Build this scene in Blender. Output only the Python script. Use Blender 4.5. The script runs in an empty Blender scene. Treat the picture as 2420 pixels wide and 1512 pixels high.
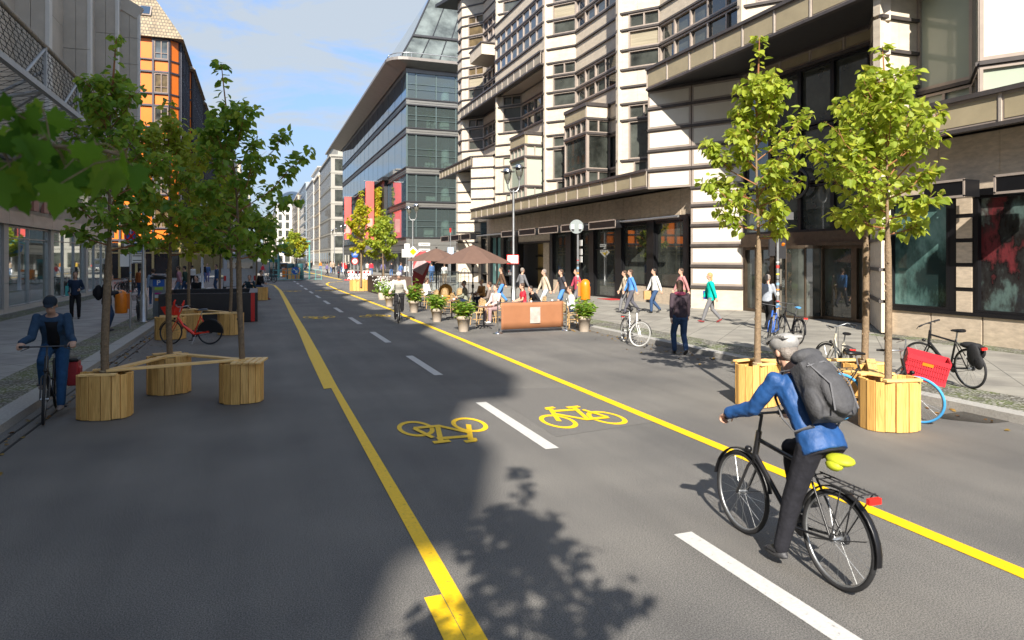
import bpy, bmesh, math, random
from math import sin, cos, pi, radians, sqrt, atan2
from mathutils import Vector, Matrix
import mathutils.noise as mn
sc = bpy.context.scene
COL = sc.collection
# ------------------------------------------------------------------ camera, sky, sun
FPX, CX, Y0, EYE, VX = 1650.0, 1209.5, 609.5, 2.4, 610.0      # photo measured on a 2419 px wide view
YAW = math.atan((CX - VX) / FPX)
SN, CS = sin(YAW), cos(YAW)
cam = bpy.data.cameras.new('camera'); co = bpy.data.objects.new('camera', cam); COL.objects.link(co)
cam.sensor_width = 36; cam.lens = FPX / 2419 * 36; cam.shift_y = -(756 - Y0) / 2419
cam.dof.use_dof = True; cam.dof.focus_distance = 13; cam.dof.aperture_fstop = 2.8
cam.clip_start = .05; cam.clip_end = 4000
co.location = (0, 0, EYE); co.rotation_euler = (pi / 2, 0, -YAW)
sc.camera = co
SUN_EL, SUN_AZ = radians(35.5), YAW + radians(1.0)            # light travels towards +Y, a little towards +X
w = bpy.data.worlds.new("World"); sc.world = w; w.use_nodes = True
nt = w.node_tree; nt.nodes.clear()
def nn(tree, typ, **kw):
    n = tree.nodes.new(typ)
    for k, v in kw.items(): setattr(n, k, v)
    return n
sky = nn(nt, 'ShaderNodeTexSky', sky_type='NISHITA', sun_disc=False, sun_elevation=SUN_EL, sun_rotation=YAW + pi + radians(1), altitude=50, air_density=1.0, dust_density=0.25, ozone_density=3.5)
tc = nn(nt, 'ShaderNodeTexCoord')
mp = nn(nt, 'ShaderNodeMapping'); mp.inputs['Scale'].default_value = (1.0, 1.0, 3.4); mp.inputs['Rotation'].default_value = (0.25, 0.1, 0.5)
n1 = nn(nt, 'ShaderNodeTexNoise'); n1.inputs['Scale'].default_value = 4.6; n1.inputs['Detail'].default_value = 9; n1.inputs['Roughness'].default_value = .62; n1.inputs['Distortion'].default_value = .35
cr = nn(nt, 'ShaderNodeValToRGB'); cr.color_ramp.elements[0].position = .37; cr.color_ramp.elements[1].position = .56
cr.color_ramp.elements[0].color = (.12, .12, .12, 1); cr.color_ramp.elements[1].color = (.88, .88, .88, 1)
mx = nn(nt, 'ShaderNodeMixRGB'); mx.inputs[2].default_value = (1.62, 1.78, 1.9, 1)
bg = nn(nt, 'ShaderNodeBackground'); bg.inputs[1].default_value = .15
wo = nn(nt, 'ShaderNodeOutputWorld')
L = nt.links.new
L(tc.outputs['Generated'], mp.inputs[0]); L(mp.outputs[0], n1.inputs[0]); L(n1.outputs[0], cr.inputs[0])
sz = nn(nt, 'ShaderNodeSeparateXYZ'); L(tc.outputs['Generated'], sz.inputs[0])
hz_ = nn(nt, 'ShaderNodeValToRGB'); hz_.color_ramp.elements[0].position = .0; hz_.color_ramp.elements[0].color = (.95, .95, .95, 1); hz_.color_ramp.elements[1].position = .3; hz_.color_ramp.elements[1].color = (0, 0, 0, 1)
mxx = nn(nt, 'ShaderNodeMath', operation='MAXIMUM'); L(sz.outputs[2], hz_.inputs[0]); L(hz_.outputs[0], mxx.inputs[0]); L(cr.outputs[0], mxx.inputs[1])
L(mxx.outputs[0], mx.inputs[0]); zr = nn(nt, 'ShaderNodeValToRGB'); zr.color_ramp.elements[0].color = (.1, .19, .32, 1); zr.color_ramp.elements[1].position = .75; zr.color_ramp.elements[1].color = (1, 1, 1, 1); L(sz.outputs[2], zr.inputs[0])
sm_ = nn(nt, 'ShaderNodeMixRGB', blend_type='MULTIPLY'); sm_.inputs[0].default_value = 1; L(sky.outputs[0], sm_.inputs[1]); L(zr.outputs[0], sm_.inputs[2]); L(sm_.outputs[0], mx.inputs[1]); L(mx.outputs[0], bg.inputs[0]); L(bg.outputs[0], wo.inputs[0])
sl = bpy.data.lights.new('sun', 'SUN'); sl.energy = 4.1; sl.angle = radians(.53); sl.color = (1, .93, .82)
so = bpy.data.objects.new('sun', sl); COL.objects.link(so)
so.rotation_euler = Vector((sin(SUN_AZ) * cos(SUN_EL), cos(SUN_AZ) * cos(SUN_EL), -sin(SUN_EL))).to_track_quat('-Z', 'Y').to_euler()
vs = sc.view_settings; sc.display_settings.display_device = 'sRGB'
vs.view_transform = 'Standard'; vs.look = 'None'; vs.exposure = 1.36; vs.gamma = 1; vs.use_curve_mapping = False
try:
    sc.cycles.max_bounces = 6; sc.cycles.transparent_max_bounces = 12; sc.cycles.caustics_reflective = False; sc.cycles.caustics_refractive = False
    sc.cycles.sample_clamp_indirect = 4
except Exception: pass

def g(px, py, Z=0.0):                                          # photo pixel -> point at height Z
    z = FPX * (EYE - Z) / (py - Y0); x = (px - CX) * z / FPX
    return Vector((z * SN + x * CS, z * CS - x * SN, Z))
def wl(px, X):                                                 # photo column on the plane X -> Y, depth
    z = FPX * X / (CS * (px - VX)); return (z - X * SN) / CS
def dep(p): return p[0] * SN + p[1] * CS
# ------------------------------------------------------------------ mesh builder
WL = {}
class MB:
    def __init__(s): s.v = []; s.f = []; s.m = []; s.M = None; s.sm = []
    def add(s, vs, fs, m=0, smooth=False):
        o = len(s.v)
        if s.M is not None: vs = [s.M @ Vector(p) for p in vs]
        s.v += [tuple(p) for p in vs]
        for f in fs: s.f.append(tuple(i + o for i in f)); s.m.append(m); s.sm.append(smooth)
    def bx(s, x0, x1, y0, y1, z0, z1, m=0):
        s.add([(x0,y0,z0),(x1,y0,z0),(x1,y1,z0),(x0,y1,z0),(x0,y0,z1),(x1,y0,z1),(x1,y1,z1),(x0,y1,z1)],
              [(0,3,2,1),(4,5,6,7),(0,1,5,4),(1,2,6,5),(2,3,7,6),(3,0,4,7)], m)
    def box(s, c, d, rz=0, m=0, rx=0, ry=0):
        R = Matrix.Rotation(rz, 3, 'Z') @ Matrix.Rotation(ry, 3, 'Y') @ Matrix.Rotation(rx, 3, 'X'); c = Vector(c)
        vs = [c + R @ Vector((sx*d[0]/2, sy*d[1]/2, sz*d[2]/2)) for sz in (-1,1) for sx, sy in ((-1,-1),(1,-1),(1,1),(-1,1))]
        s.add(vs, [(0,3,2,1),(4,5,6,7),(0,1,5,4),(1,2,6,5),(2,3,7,6),(3,0,4,7)], m)
    def poly(s, pts, m=0): s.add(pts, [tuple(range(len(pts)))], m)
    def slab(s, a, b, t0, t1, z0, z1, d0, d1, m=0):            # upright slab along plan line a->b, outward offsets d0..d1
        a = Vector(a[:2]); b = Vector(b[:2]); n = Vector(((b-a).y, -(b-a).x)).normalized()
        p = a + (b-a)*t0; q = a + (b-a)*t1
        c = [p+n*d0, q+n*d0, q+n*d1, p+n*d1]
        s.add([(k.x,k.y,z0) for k in c] + [(k.x,k.y,z1) for k in c], [(0,3,2,1),(4,5,6,7),(0,1,5,4),(1,2,6,5),(2,3,7,6),(3,0,4,7)], m)
    def prism(s, pts, z0, z1, m=0):
        n = len(pts)
        s.add([(p[0],p[1],z0) for p in pts] + [(p[0],p[1],z1) for p in pts],
              [tuple(range(n))[::-1], tuple(range(n, 2*n))] + [(i,(i+1)%n,n+(i+1)%n,n+i) for i in range(n)], m)
    def tube(s, pts, r, n=8, m=0, closed=False, caps=True, flat=None):
        pts = [Vector(p) for p in pts]; k = len(pts); rr = r if isinstance(r, (list, tuple)) else [r]*k
        vs = []; up = None
        for i, p in enumerate(pts):
            if closed: d = pts[(i+1)%k] - pts[i-1]
            else: d = pts[min(i+1,k-1)] - pts[max(i-1,0)]
            d = d.normalized() if d.length > 1e-9 else Vector((0,0,1))
            if up is None: up = Vector((0,0,1)) if abs(d.z) < .9 else Vector((1,0,0))
            sd = d.cross(up)
            if sd.length < 1e-6: sd = d.orthogonal()
            sd.normalize(); u = sd.cross(d).normalized(); up = u
            ra = rr[i] if not isinstance(rr[i], (tuple, list)) else rr[i]
            ra, rb = ra if isinstance(ra, (tuple, list)) else (ra, ra)
            for j in range(n):
                a = 2*pi*j/n; vs.append(p + sd*cos(a)*ra + u*sin(a)*rb)
        fs = []
        for i in range(k if closed else k-1):
            o, q = i*n, ((i+1)%k)*n
            fs += [(o+j, o+(j+1)%n, q+(j+1)%n, q+j) for j in range(n)]
        s.add(vs, fs, m, n > 5)
        if caps and not closed:
            s.add(vs[:n], [tuple(range(n))[::-1]], m); s.add(vs[-n:], [tuple(range(n))], m)
    def lathe(s, prof, c=(0,0,0), n=16, m=0, smooth=True, sx=1, sy=1):
        vs = [(c[0]+r*cos(2*pi*j/n)*sx, c[1]+r*sin(2*pi*j/n)*sy, c[2]+z) for r, z in prof for j in range(n)]
        fs = [(i*n+j, i*n+(j+1)%n, (i+1)*n+(j+1)%n, (i+1)*n+j) for i in range(len(prof)-1) for j in range(n)]
        s.add(vs, fs, m, smooth)
        if prof[0][0] > 1e-4: s.add(vs[:n], [tuple(range(n))[::-1]], m)
        if prof[-1][0] > 1e-4: s.add(vs[-n:], [tuple(range(n))], m)
    def ell(s, c, r, n=12, k=8, R=None, m=0):
        c = Vector(c); vs = []; fs = []
        for i in range(k+1):
            t = pi*i/k
            for j in range(n):
                a = 2*pi*j/n; p = Vector((r[0]*sin(t)*cos(a), r[1]*sin(t)*sin(a), -r[2]*cos(t)))
                vs.append(c + (R @ p if R else p))
        fs = [(i*n+j, i*n+(j+1)%n, (i+1)*n+(j+1)%n, (i+1)*n+j) for i in range(1, k-1) for j in range(n)]
        vs2 = [vs[0]] + vs[n:k*n] + [vs[-1]]
        f2 = [(0, 1+(j+1)%n, 1+j) for j in range(n)]
        for i in range(k-2):
            f2 += [(1+i*n+j, 1+i*n+(j+1)%n, 1+(i+1)*n+(j+1)%n, 1+(i+1)*n+j) for j in range(n)]
        e = 1+(k-1)*n
        f2 += [(e, e-n+j, e-n+(j+1)%n) for j in range(n)]
        s.add(vs2, f2, m, True)
    def ring(s, c, R, r, n=28, k=8, axis='Y', m=0, squash=1):
        ax = {'Y': lambda a: Vector((cos(a),0,sin(a))), 'Z': lambda a: Vector((cos(a),sin(a),0)), 'X': lambda a: Vector((0,cos(a),sin(a)))}[axis]
        c = Vector(c); nrm = {'Y': Vector((0,1,0)), 'Z': Vector((0,0,1)), 'X': Vector((1,0,0))}[axis]
        vs = []
        for i in range(n):
            d = ax(2*pi*i/n)
            for j in range(k):
                b = 2*pi*j/k; vs.append(c + d*(R + r*cos(b)) + nrm*(r*squash*sin(b)))
        s.add(vs, [(i*k+j, i*k+(j+1)%k, ((i+1)%n)*k+(j+1)%k, ((i+1)%n)*k+j) for i in range(n) for j in range(k)], m, True)
    def disc(s, c, r, axis='Y', n=24, th=.01, m=0):
        c = Vector(c)
        e = {'Y': (Vector((1,0,0)), Vector((0,0,1)), Vector((0,1,0))), 'Z': (Vector((1,0,0)), Vector((0,1,0)), Vector((0,0,1))), 'X': (Vector((0,1,0)), Vector((0,0,1)), Vector((1,0,0)))}[axis]
        a = [c + e[0]*r*cos(2*pi*i/n) + e[1]*r*sin(2*pi*i/n) - e[2]*th/2 for i in range(n)]
        b = [p + e[2]*th for p in a]
        s.add(a + b, [tuple(range(n)), tuple(range(n, 2*n))[::-1]] + [(i,n+i,n+(i+1)%n,(i+1)%n) for i in range(n)], m)
    def build(s, name, mats, parent=None, smooth=None, bevel=0, recalc=True):
        me = bpy.data.meshes.new(name)
        off = WL.get(parent.name, Vector()) if parent else Vector()
        me.from_pydata([(p[0]-off[0], p[1]-off[1], p[2]-off[2]) for p in s.v], [], s.f)
        if not isinstance(mats, (list, tuple)): mats = [mats]
        for q in mats: me.materials.append(q)
        me.polygons.foreach_set('material_index', s.m)
        me.polygons.foreach_set('use_smooth', [bool(smooth) if smooth is not None else x for x in s.sm])
        if recalc:
            b = bmesh.new(); b.from_mesh(me); bmesh.ops.recalc_face_normals(b, faces=b.faces); b.to_mesh(me); b.free()
        o = bpy.data.objects.new(name, me); COL.objects.link(o)
        if parent: o.parent = parent; WL[o.name] = off
        else: WL[o.name] = Vector()
        if bevel:
            bm_ = o.modifiers.new('bevel', 'BEVEL'); bm_.width = bevel; bm_.segments = 1; bm_.limit_method = 'ANGLE'
        return o
def tag(o, label=None, cat=None, group=None, kind=None):
    for k, v in (('label', label), ('category', cat), ('group', group), ('kind', kind)):
        if v: o[k] = v
    return o
def thing(name, label, cat, loc=(0,0,0), group=None, kind=None):
    o = bpy.data.objects.new(name, None); COL.objects.link(o); o.location = loc; o.empty_display_size = .2
    WL[o.name] = Vector(loc); return tag(o, label, cat, group, kind)
def place(o, loc, rz=0): o.location = loc; o.rotation_euler = (0, 0, rz); return o
def kids(o): return [c for c in bpy.data.objects if c.parent == o]
KID = {}
def dup(o, parent=None, label=None, remap=None):
    c = o.copy(); COL.objects.link(c); c.parent = parent
    if label: c['label'] = label
    ch = KID.get(o.name)
    if ch is None: ch = KID[o.name] = kids(o)
    for k in ch: dup(k, c, None, remap)
    if remap and c.type == 'MESH':
        for i, sl_ in enumerate(c.material_slots):
            n_ = o.material_slots[i].material
            if n_ and n_.name in remap: sl_.link = 'OBJECT'; sl_.material = remap[n_.name]
    return c
# ------------------------------------------------------------------ materials
MC = {}
def pm(name, col, rough=.6, metal=0, var=.12, scale=6, bump=0, bscale=None, spec=.5, detail=4, stretch=None, coat=0):
    if name in MC: return MC[name]
    m = bpy.data.materials.new(name); m.use_nodes = True; t = m.node_tree; b = t.nodes['Principled BSDF']
    b.inputs['Roughness'].default_value = rough; b.inputs['Metallic'].default_value = metal
    b.inputs['Specular IOR Level'].default_value = spec
    if coat: b.inputs['Coat Weight'].default_value = coat; b.inputs['Coat Roughness'].default_value = .1
    c = nn(t, 'ShaderNodeTexCoord'); mp = nn(t, 'ShaderNodeMapping'); t.links.new(c.outputs['Object'], mp.inputs[0])
    if stretch: mp.inputs['Scale'].default_value = stretch
    no = nn(t, 'ShaderNodeTexNoise'); no.inputs['Scale'].default_value = scale; no.inputs['Detail'].default_value = detail; no.inputs['Roughness'].default_value = .65
    t.links.new(mp.outputs[0], no.inputs[0])
    r = nn(t, 'ShaderNodeValToRGB'); r.color_ramp.elements[0].position = .28; r.color_ramp.elements[1].position = .74
    r.color_ramp.elements[0].color = (*[max(0, x*(1-var)) for x in col], 1); r.color_ramp.elements[1].color = (*[min(1, x*(1+var)) for x in col], 1)
    t.links.new(no.outputs[0], r.inputs[0]); t.links.new(r.outputs[0], b.inputs['Base Color'])
    if bump:
        n2 = nn(t, 'ShaderNodeTexNoise'); n2.inputs['Scale'].default_value = bscale or scale*6; n2.inputs['Detail'].default_value = 3
        t.links.new(mp.outputs[0], n2.inputs[0])
        bu = nn(t, 'ShaderNodeBump'); bu.inputs['Strength'].default_value = bump; bu.inputs['Distance'].default_value = .02
        t.links.new(n2.outputs[0], bu.inputs['Height']); t.links.new(bu.outputs[0], b.inputs['Normal'])
    MC[name] = m; return m
def glass(name, col, rough=.03, spec=.5, ior=1.5, var=.5, scale=.6, wav=.0):
    m = pm(name, col, rough, 0, var, scale, wav, .35, spec); m.node_tree.nodes['Principled BSDF'].inputs['IOR'].default_value = ior; return m
def clear_glass(name, tint, refl=.25, milk=None, mf=.3):
    m = bpy.data.materials.new(name); m.use_nodes = True; t = m.node_tree; t.nodes.clear()
    tr = nn(t, 'ShaderNodeBsdfTransparent'); tr.inputs[0].default_value = (*tint, 1)
    gl = nn(t, 'ShaderNodeBsdfGlossy'); gl.inputs['Roughness'].default_value = .02; gl.inputs[0].default_value = (.9, .95, .95, 1)
    fr = nn(t, 'ShaderNodeFresnel'); fr.inputs[0].default_value = 1.6
    ad = nn(t, 'ShaderNodeMath', operation='MULTIPLY_ADD'); ad.inputs[1].default_value = 1.0; ad.inputs[2].default_value = refl
    mix = nn(t, 'ShaderNodeMixShader'); o = nn(t, 'ShaderNodeOutputMaterial')
    if milk:
        df = nn(t, 'ShaderNodeBsdfDiffuse'); df.inputs[0].default_value = (*milk, 1); m2 = nn(t, 'ShaderNodeMixShader'); m2.inputs[0].default_value = mf; t.links.new(tr.outputs[0], m2.inputs[1]); t.links.new(df.outputs[0], m2.inputs[2]); tr = m2
    t.links.new(fr.outputs[0], ad.inputs[0]); gg = nn(t, 'ShaderNodeNewGeometry'); inv = nn(t, 'ShaderNodeMath', operation='SUBTRACT'); inv.inputs[0].default_value = 1; t.links.new(gg.outputs['Backfacing'], inv.inputs[1]); mu = nn(t, 'ShaderNodeMath', operation='MULTIPLY'); t.links.new(ad.outputs[0], mu.inputs[0]); t.links.new(inv.outputs[0], mu.inputs[1]); t.links.new(mu.outputs[0], mix.inputs[0]); t.links.new(tr.outputs[0], mix.inputs[1]); t.links.new(gl.outputs[0], mix.inputs[2]); t.links.new(mix.outputs[0], o.inputs[0])
    return m
def leafmat(name, cols, trans=.45, rough=.45):
    m = bpy.data.materials.new(name); m.use_nodes = True; t = m.node_tree; b = t.nodes['Principled BSDF']; o = t.nodes['Material Output']
    ge = nn(t, 'ShaderNodeNewGeometry'); r = nn(t, 'ShaderNodeValToRGB')
    e = r.color_ramp.elements; e[0].color = (*cols[0], 1); e[1].color = (*cols[-1], 1)
    for i, c in enumerate(cols[1:-1]): k = e.new((i+1)/(len(cols)-1)); k.color = (*c, 1)
    t.links.new(ge.outputs['Random Per Island'], r.inputs[0]); t.links.new(r.outputs[0], b.inputs['Base Color'])
    b.inputs['Roughness'].default_value = rough; b.inputs['Specular IOR Level'].default_value = .3
    tl = nn(t, 'ShaderNodeBsdfTranslucent'); hs = nn(t, 'ShaderNodeHueSaturation'); hs.inputs['Value'].default_value = 1.7; hs.inputs['Hue'].default_value = .485
    t.links.new(r.outputs[0], hs.inputs['Color']); t.links.new(hs.outputs[0], tl.inputs[0])
    mi = nn(t, 'ShaderNodeMixShader'); mi.inputs[0].default_value = trans
    t.links.new(b.outputs[0], mi.inputs[1]); t.links.new(tl.outputs[0], mi.inputs[2]); t.links.new(mi.outputs[0], o.inputs[0])
    return m
def asphalt():
    m = bpy.data.materials.new('asphalt'); m.use_nodes = True; t = m.node_tree; b = t.nodes['Principled BSDF']; k = t.links.new
    c = nn(t, 'ShaderNodeTexCoord')
    fine = nn(t, 'ShaderNodeTexNoise'); fine.inputs['Scale'].default_value = 95; fine.inputs['Detail'].default_value = 4; fine.inputs['Roughness'].default_value = .75
    sp = nn(t, 'ShaderNodeTexVoronoi'); sp.inputs['Scale'].default_value = 70
    big = nn(t, 'ShaderNodeTexNoise'); big.inputs['Scale'].default_value = .45; big.inputs['Detail'].default_value = 5
    mp = nn(t, 'ShaderNodeMapping'); mp.inputs['Scale'].default_value = (1.6, .12, 1); st = nn(t, 'ShaderNodeTexNoise'); st.inputs['Scale'].default_value = 1.4; st.inputs['Detail'].default_value = 4
    for n in (fine, sp, big): k(c.outputs['Object'], n.inputs[0])
    k(c.outputs['Object'], mp.inputs[0]); k(mp.outputs[0], st.inputs[0])
    r = nn(t, 'ShaderNodeValToRGB'); e = r.color_ramp.elements; e[0].position = .4; e[1].position = .63; e[0].color = (.062, .0605, .06, 1); e[1].color = (.258, .247, .233, 1)
    k(fine.outputs[0], r.inputs[0])
    r2 = nn(t, 'ShaderNodeValToRGB'); e = r2.color_ramp.elements; e[0].position = .32; e[1].position = .7; e[0].color = (.74, .74, .75, 1); e[1].color = (1.17, 1.15, 1.11, 1)
    k(big.outputs[0], r2.inputs[0])
    r3 = nn(t, 'ShaderNodeValToRGB'); e = r3.color_ramp.elements; e[0].position = .35; e[1].position = .65; e[0].color = (.9, .9, .9, 1); e[1].color = (1.06, 1.06, 1.05, 1)
    k(st.outputs[0], r3.inputs[0])
    r4 = nn(t, 'ShaderNodeValToRGB'); e = r4.color_ramp.elements; e[0].position = .03; e[1].position = .16; e[0].color = (1.9, 1.85, 1.75, 1); e[1].color = (1, 1, 1, 1)
    k(sp.outputs['Distance'], r4.inputs[0])
    cur = r.outputs[0]
    for q in (r2, r3, r4):
        x = nn(t, 'ShaderNodeMixRGB', blend_type='MULTIPLY'); x.inputs[0].default_value = 1; k(cur, x.inputs[1]); k(q.outputs[0], x.inputs[2]); cur = x.outputs[0]
    k(cur, b.inputs['Base Color']); b.inputs['Roughness'].default_value = .78; b.inputs['Specular IOR Level'].default_value = .4
    bu = nn(t, 'ShaderNodeBump'); bu.inputs['Strength'].default_value = .55; bu.inputs['Distance'].default_value = .012; k(fine.outputs[0], bu.inputs['Height']); k(bu.outputs[0], b.inputs['Normal'])
    return m
def tiles(name, c1, c2, mortar, w_, h_, ms=.012, rough=.8, rot=0, off=.5, bump=.4, sc_=1):
    m = bpy.data.materials.new(name); m.use_nodes = True; t = m.node_tree; b = t.nodes['Principled BSDF']; k = t.links.new
    c = nn(t, 'ShaderNodeTexCoord'); mp = nn(t, 'ShaderNodeMapping'); mp.inputs['Rotation'].default_value = (0, 0, rot)
    br = nn(t, 'ShaderNodeTexBrick'); br.offset = off; br.inputs['Scale'].default_value = sc_
    br.inputs['Brick Width'].default_value = w_; br.inputs['Row Height'].default_value = h_; br.inputs['Mortar Size'].default_value = ms
    br.inputs['Color1'].default_value = (*c1, 1); br.inputs['Color2'].default_value = (*c2, 1); br.inputs['Mortar'].default_value = (*mortar, 1); br.inputs['Mortar Smooth'].default_value = .3
    no = nn(t, 'ShaderNodeTexNoise'); no.inputs['Scale'].default_value = 1.3; no.inputs['Detail'].default_value = 8
    r = nn(t, 'ShaderNodeValToRGB'); r.color_ramp.elements[0].color = (.74, .74, .74, 1); r.color_ramp.elements[1].color = (1.18, 1.18, 1.15, 1); r.color_ramp.elements[0].position = .3; r.color_ramp.elements[1].position = .7
    x = nn(t, 'ShaderNodeMixRGB', blend_type='MULTIPLY'); x.inputs[0].default_value = 1
    k(c.outputs['Object'], mp.inputs[0]); k(mp.outputs[0], br.inputs[0]); k(c.outputs['Object'], no.inputs[0]); k(no.outputs[0], r.inputs[0])
    k(br.outputs[0], x.inputs[1]); k(r.outputs[0], x.inputs[2]); k(x.outputs[0], b.inputs['Base Color']); b.inputs['Roughness'].default_value = rough
    bu = nn(t, 'ShaderNodeBump'); bu.inputs['Strength'].default_value = bump; bu.inputs['Distance'].default_value = .01; bu.invert = True
    k(br.outputs['Fac'], bu.inputs['Height']); k(bu.outputs[0], b.inputs['Normal']); return m
def cobble(name):
    m = bpy.data.materials.new(name); m.use_nodes = True; t = m.node_tree; b = t.nodes['Principled BSDF']; k = t.links.new
    c = nn(t, 'ShaderNodeTexCoord'); vo = nn(t, 'ShaderNodeTexVoronoi', feature='DISTANCE_TO_EDGE'); vo.inputs['Scale'].default_value = 14; vo.inputs['Randomness'].default_value = .6
    v2 = nn(t, 'ShaderNodeTexVoronoi'); v2.inputs['Scale'].default_value = 14; v2.inputs['Randomness'].default_value = .6
    no = nn(t, 'ShaderNodeTexNoise'); no.inputs['Scale'].default_value = 1.1; no.inputs['Detail'].default_value = 6
    for n in (vo, v2, no): k(c.outputs['Object'], n.inputs[0])
    moss = nn(t, 'ShaderNodeValToRGB'); e = moss.color_ramp.elements; e[0].position = .42; e[1].position = .58; e[0].color = (.085, .08, .062, 1); e[1].color = (.09, .115, .03, 1); k(no.outputs[0], moss.inputs[0])
    st = nn(t, 'ShaderNodeMixRGB'); st.inputs[1].default_value = (.2, .195, .18, 1); st.inputs[2].default_value = (.34, .325, .29, 1)
    sx = nn(t, 'ShaderNodeSeparateColor'); k(v2.outputs['Color'], sx.inputs[0]); k(sx.outputs[0], st.inputs[0])
    r = nn(t, 'ShaderNodeValToRGB'); r.color_ramp.elements[0].position = .07; r.color_ramp.elements[1].position = .2; k(vo.outputs[0], r.inputs[0])
    x = nn(t, 'ShaderNodeMixRGB'); k(r.outputs[0], x.inputs[0]); k(moss.outputs[0], x.inputs[1]); k(st.outputs[0], x.inputs[2]); k(x.outputs[0], b.inputs['Base Color'])
    b.inputs['Roughness'].default_value = .85
    bu = nn(t, 'ShaderNodeBump'); bu.inputs['Strength'].default_value = .7; bu.inputs['Distance'].default_value = .02; k(r.outputs[0], bu.inputs['Height']); k(bu.outputs[0], b.inputs['Normal']); return m
def wood(name, c1, c2, axis='Z', rough=.55):
    m = bpy.data.materials.new(name); m.use_nodes = True; t = m.node_tree; b = t.nodes['Principled BSDF']; k = t.links.new
    c = nn(t, 'ShaderNodeTexCoord'); mp = nn(t, 'ShaderNodeMapping'); ge = nn(t, 'ShaderNodeNewGeometry')
    mp.inputs['Scale'].default_value = {'Z': (26, 26, 1.7), 'X': (1.7, 26, 26)}[axis]
    va = nn(t, 'ShaderNodeVectorMath', operation='SCALE'); va.inputs['Scale'].default_value = 23
    cv = nn(t, 'ShaderNodeCombineXYZ'); k(ge.outputs['Random Per Island'], cv.inputs[0]); k(ge.outputs['Random Per Island'], cv.inputs[2]); k(cv.outputs[0], va.inputs[0])
    k(c.outputs['Object'], mp.inputs[0]); ad = nn(t, 'ShaderNodeVectorMath'); k(mp.outputs[0], ad.inputs[0]); k(va.outputs[0], ad.inputs[1])
    wv = nn(t, 'ShaderNodeTexNoise'); wv.inputs['Scale'].default_value = 1.6; wv.inputs['Detail'].default_value = 6; wv.inputs['Distortion'].default_value = 1.1; k(ad.outputs[0], wv.inputs[0])
    r = nn(t, 'ShaderNodeValToRGB'); e = r.color_ramp.elements; e[0].position = .32; e[1].position = .62; e[0].color = (*c1, 1); e[1].color = (*c2, 1); k(wv.outputs[0], r.inputs[0])
    vo = nn(t, 'ShaderNodeTexVoronoi'); vo.inputs['Scale'].default_value = .95; k(ad.outputs[0], vo.inputs[0])
    r2 = nn(t, 'ShaderNodeValToRGB'); e = r2.color_ramp.elements; e[0].position = .06; e[1].position = .13; e[0].color = (.45, .32, .22, 1); e[1].color = (1, 1, 1, 1); k(vo.outputs['Distance'], r2.inputs[0])
    tn = nn(t, 'ShaderNodeValToRGB'); e = tn.color_ramp.elements; e[0].color = (.72, .68, .6, 1); e[1].color = (1.18, 1.14, 1.1, 1); k(ge.outputs['Random Per Island'], tn.inputs[0])
    x = nn(t, 'ShaderNodeMixRGB', blend_type='MULTIPLY'); x.inputs[0].default_value = 1; k(r.outputs[0], x.inputs[1]); k(r2.outputs[0], x.inputs[2])
    y = nn(t, 'ShaderNodeMixRGB', blend_type='MULTIPLY'); y.inputs[0].default_value = 1; k(x.outputs[0], y.inputs[1]); k(tn.outputs[0], y.inputs[2])
    k(y.outputs[0], b.inputs['Base Color']); b.inputs['Roughness'].default_value = rough; return m
def cloth(name, col, rough=.85): return pm(name, col, rough, 0, .18, 14, .25, 40, .25)
CG_SCREEN = clear_glass('screen_glass', (.82,.86,.86), .02)
M_asph = asphalt()
M_pave = tiles('granite_slabs', (.24,.225,.2), (.285,.27,.24), (.11,.105,.095), 1.0, 1.0, .012, .75, radians(45), 0, .3)
M_paveL = tiles('granite_slabs_west', (.26,.253,.247), (.305,.297,.287), (.1,.1,.095), 1.0, 1.0, .012, .7, radians(45), 0, .3)
M_cob = cobble('mosaic_cobbles')
M_kerb = pm('granite_kerb', (.34,.33,.31), .75, 0, .22, 30, .3, 80)
M_yel = pm('yellow_marking', (.82,.5,.0), .6, 0, .16, 28, .3, 60)
M_whi = pm('white_marking', (.5,.49,.47), .6, 0, .16, 22, .3, 60)
for m_, c_, k_ in ((M_yel, (.36,.24,.03), (.8,.49,.0)), (M_whi, (.26,.25,.24), (.49,.48,.46))):
    r_ = [n for n in m_.node_tree.nodes if n.type == 'VALTORGB'][0].color_ramp; r_.elements[0].position = .31; r_.elements[0].color = (*c_, 1); r_.elements.new(.37).color = (*k_, 1)
M_stone = pm('travertine', (.58,.5,.4), .6, 0, .16, 2.2, .15, 20, stretch=(1,1,2.5), detail=8)
M_stoneb = pm('brown_travertine', (.56,.46,.35), .65, 0, .25, 3.5, .15, 20, stretch=(1,1,3), detail=8)
M_frost = pm('cream_enamel_panel', (.68,.63,.54), .35, 0, .05, 1.5)
M_frame = pm('taupe_frame', (.43,.36,.31), .4, .3, .08, 3)
M_ledge = pm('dark_bronze_ledge', (.1,.088,.085), .42, .4, .2, 3)
M_fasc = pm('sand_fascia_panel', (.37,.31,.2), .5, 0, .16, .9, detail=6)
M_black = pm('black_metal', (.012,.012,.014), .35, .3, .1, 4)
M_dark = pm('dark_grey_metal', (.05,.05,.055), .45, .4, .15, 4)
M_steel = pm('galvanised_steel', (.42,.43,.44), .38, .85, .15, 7)
M_chrome = pm('chrome', (.65,.65,.66), .18, 1, .05, 5)
M_white = pm('white_paint', (.72,.72,.7), .4, 0, .06, 4)
M_red = pm('red_paint', (.62,.02,.015), .35, 0, .08, 4)
M_blue = pm('sign_blue', (.012,.1,.42), .4, 0, .06, 4)
M_orange = pm('orange_bin_plastic', (.75,.2,.01), .35, 0, .12, 6)
M_rub = pm('rubber', (.018,.018,.02), .75, 0, .2, 20)
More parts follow.
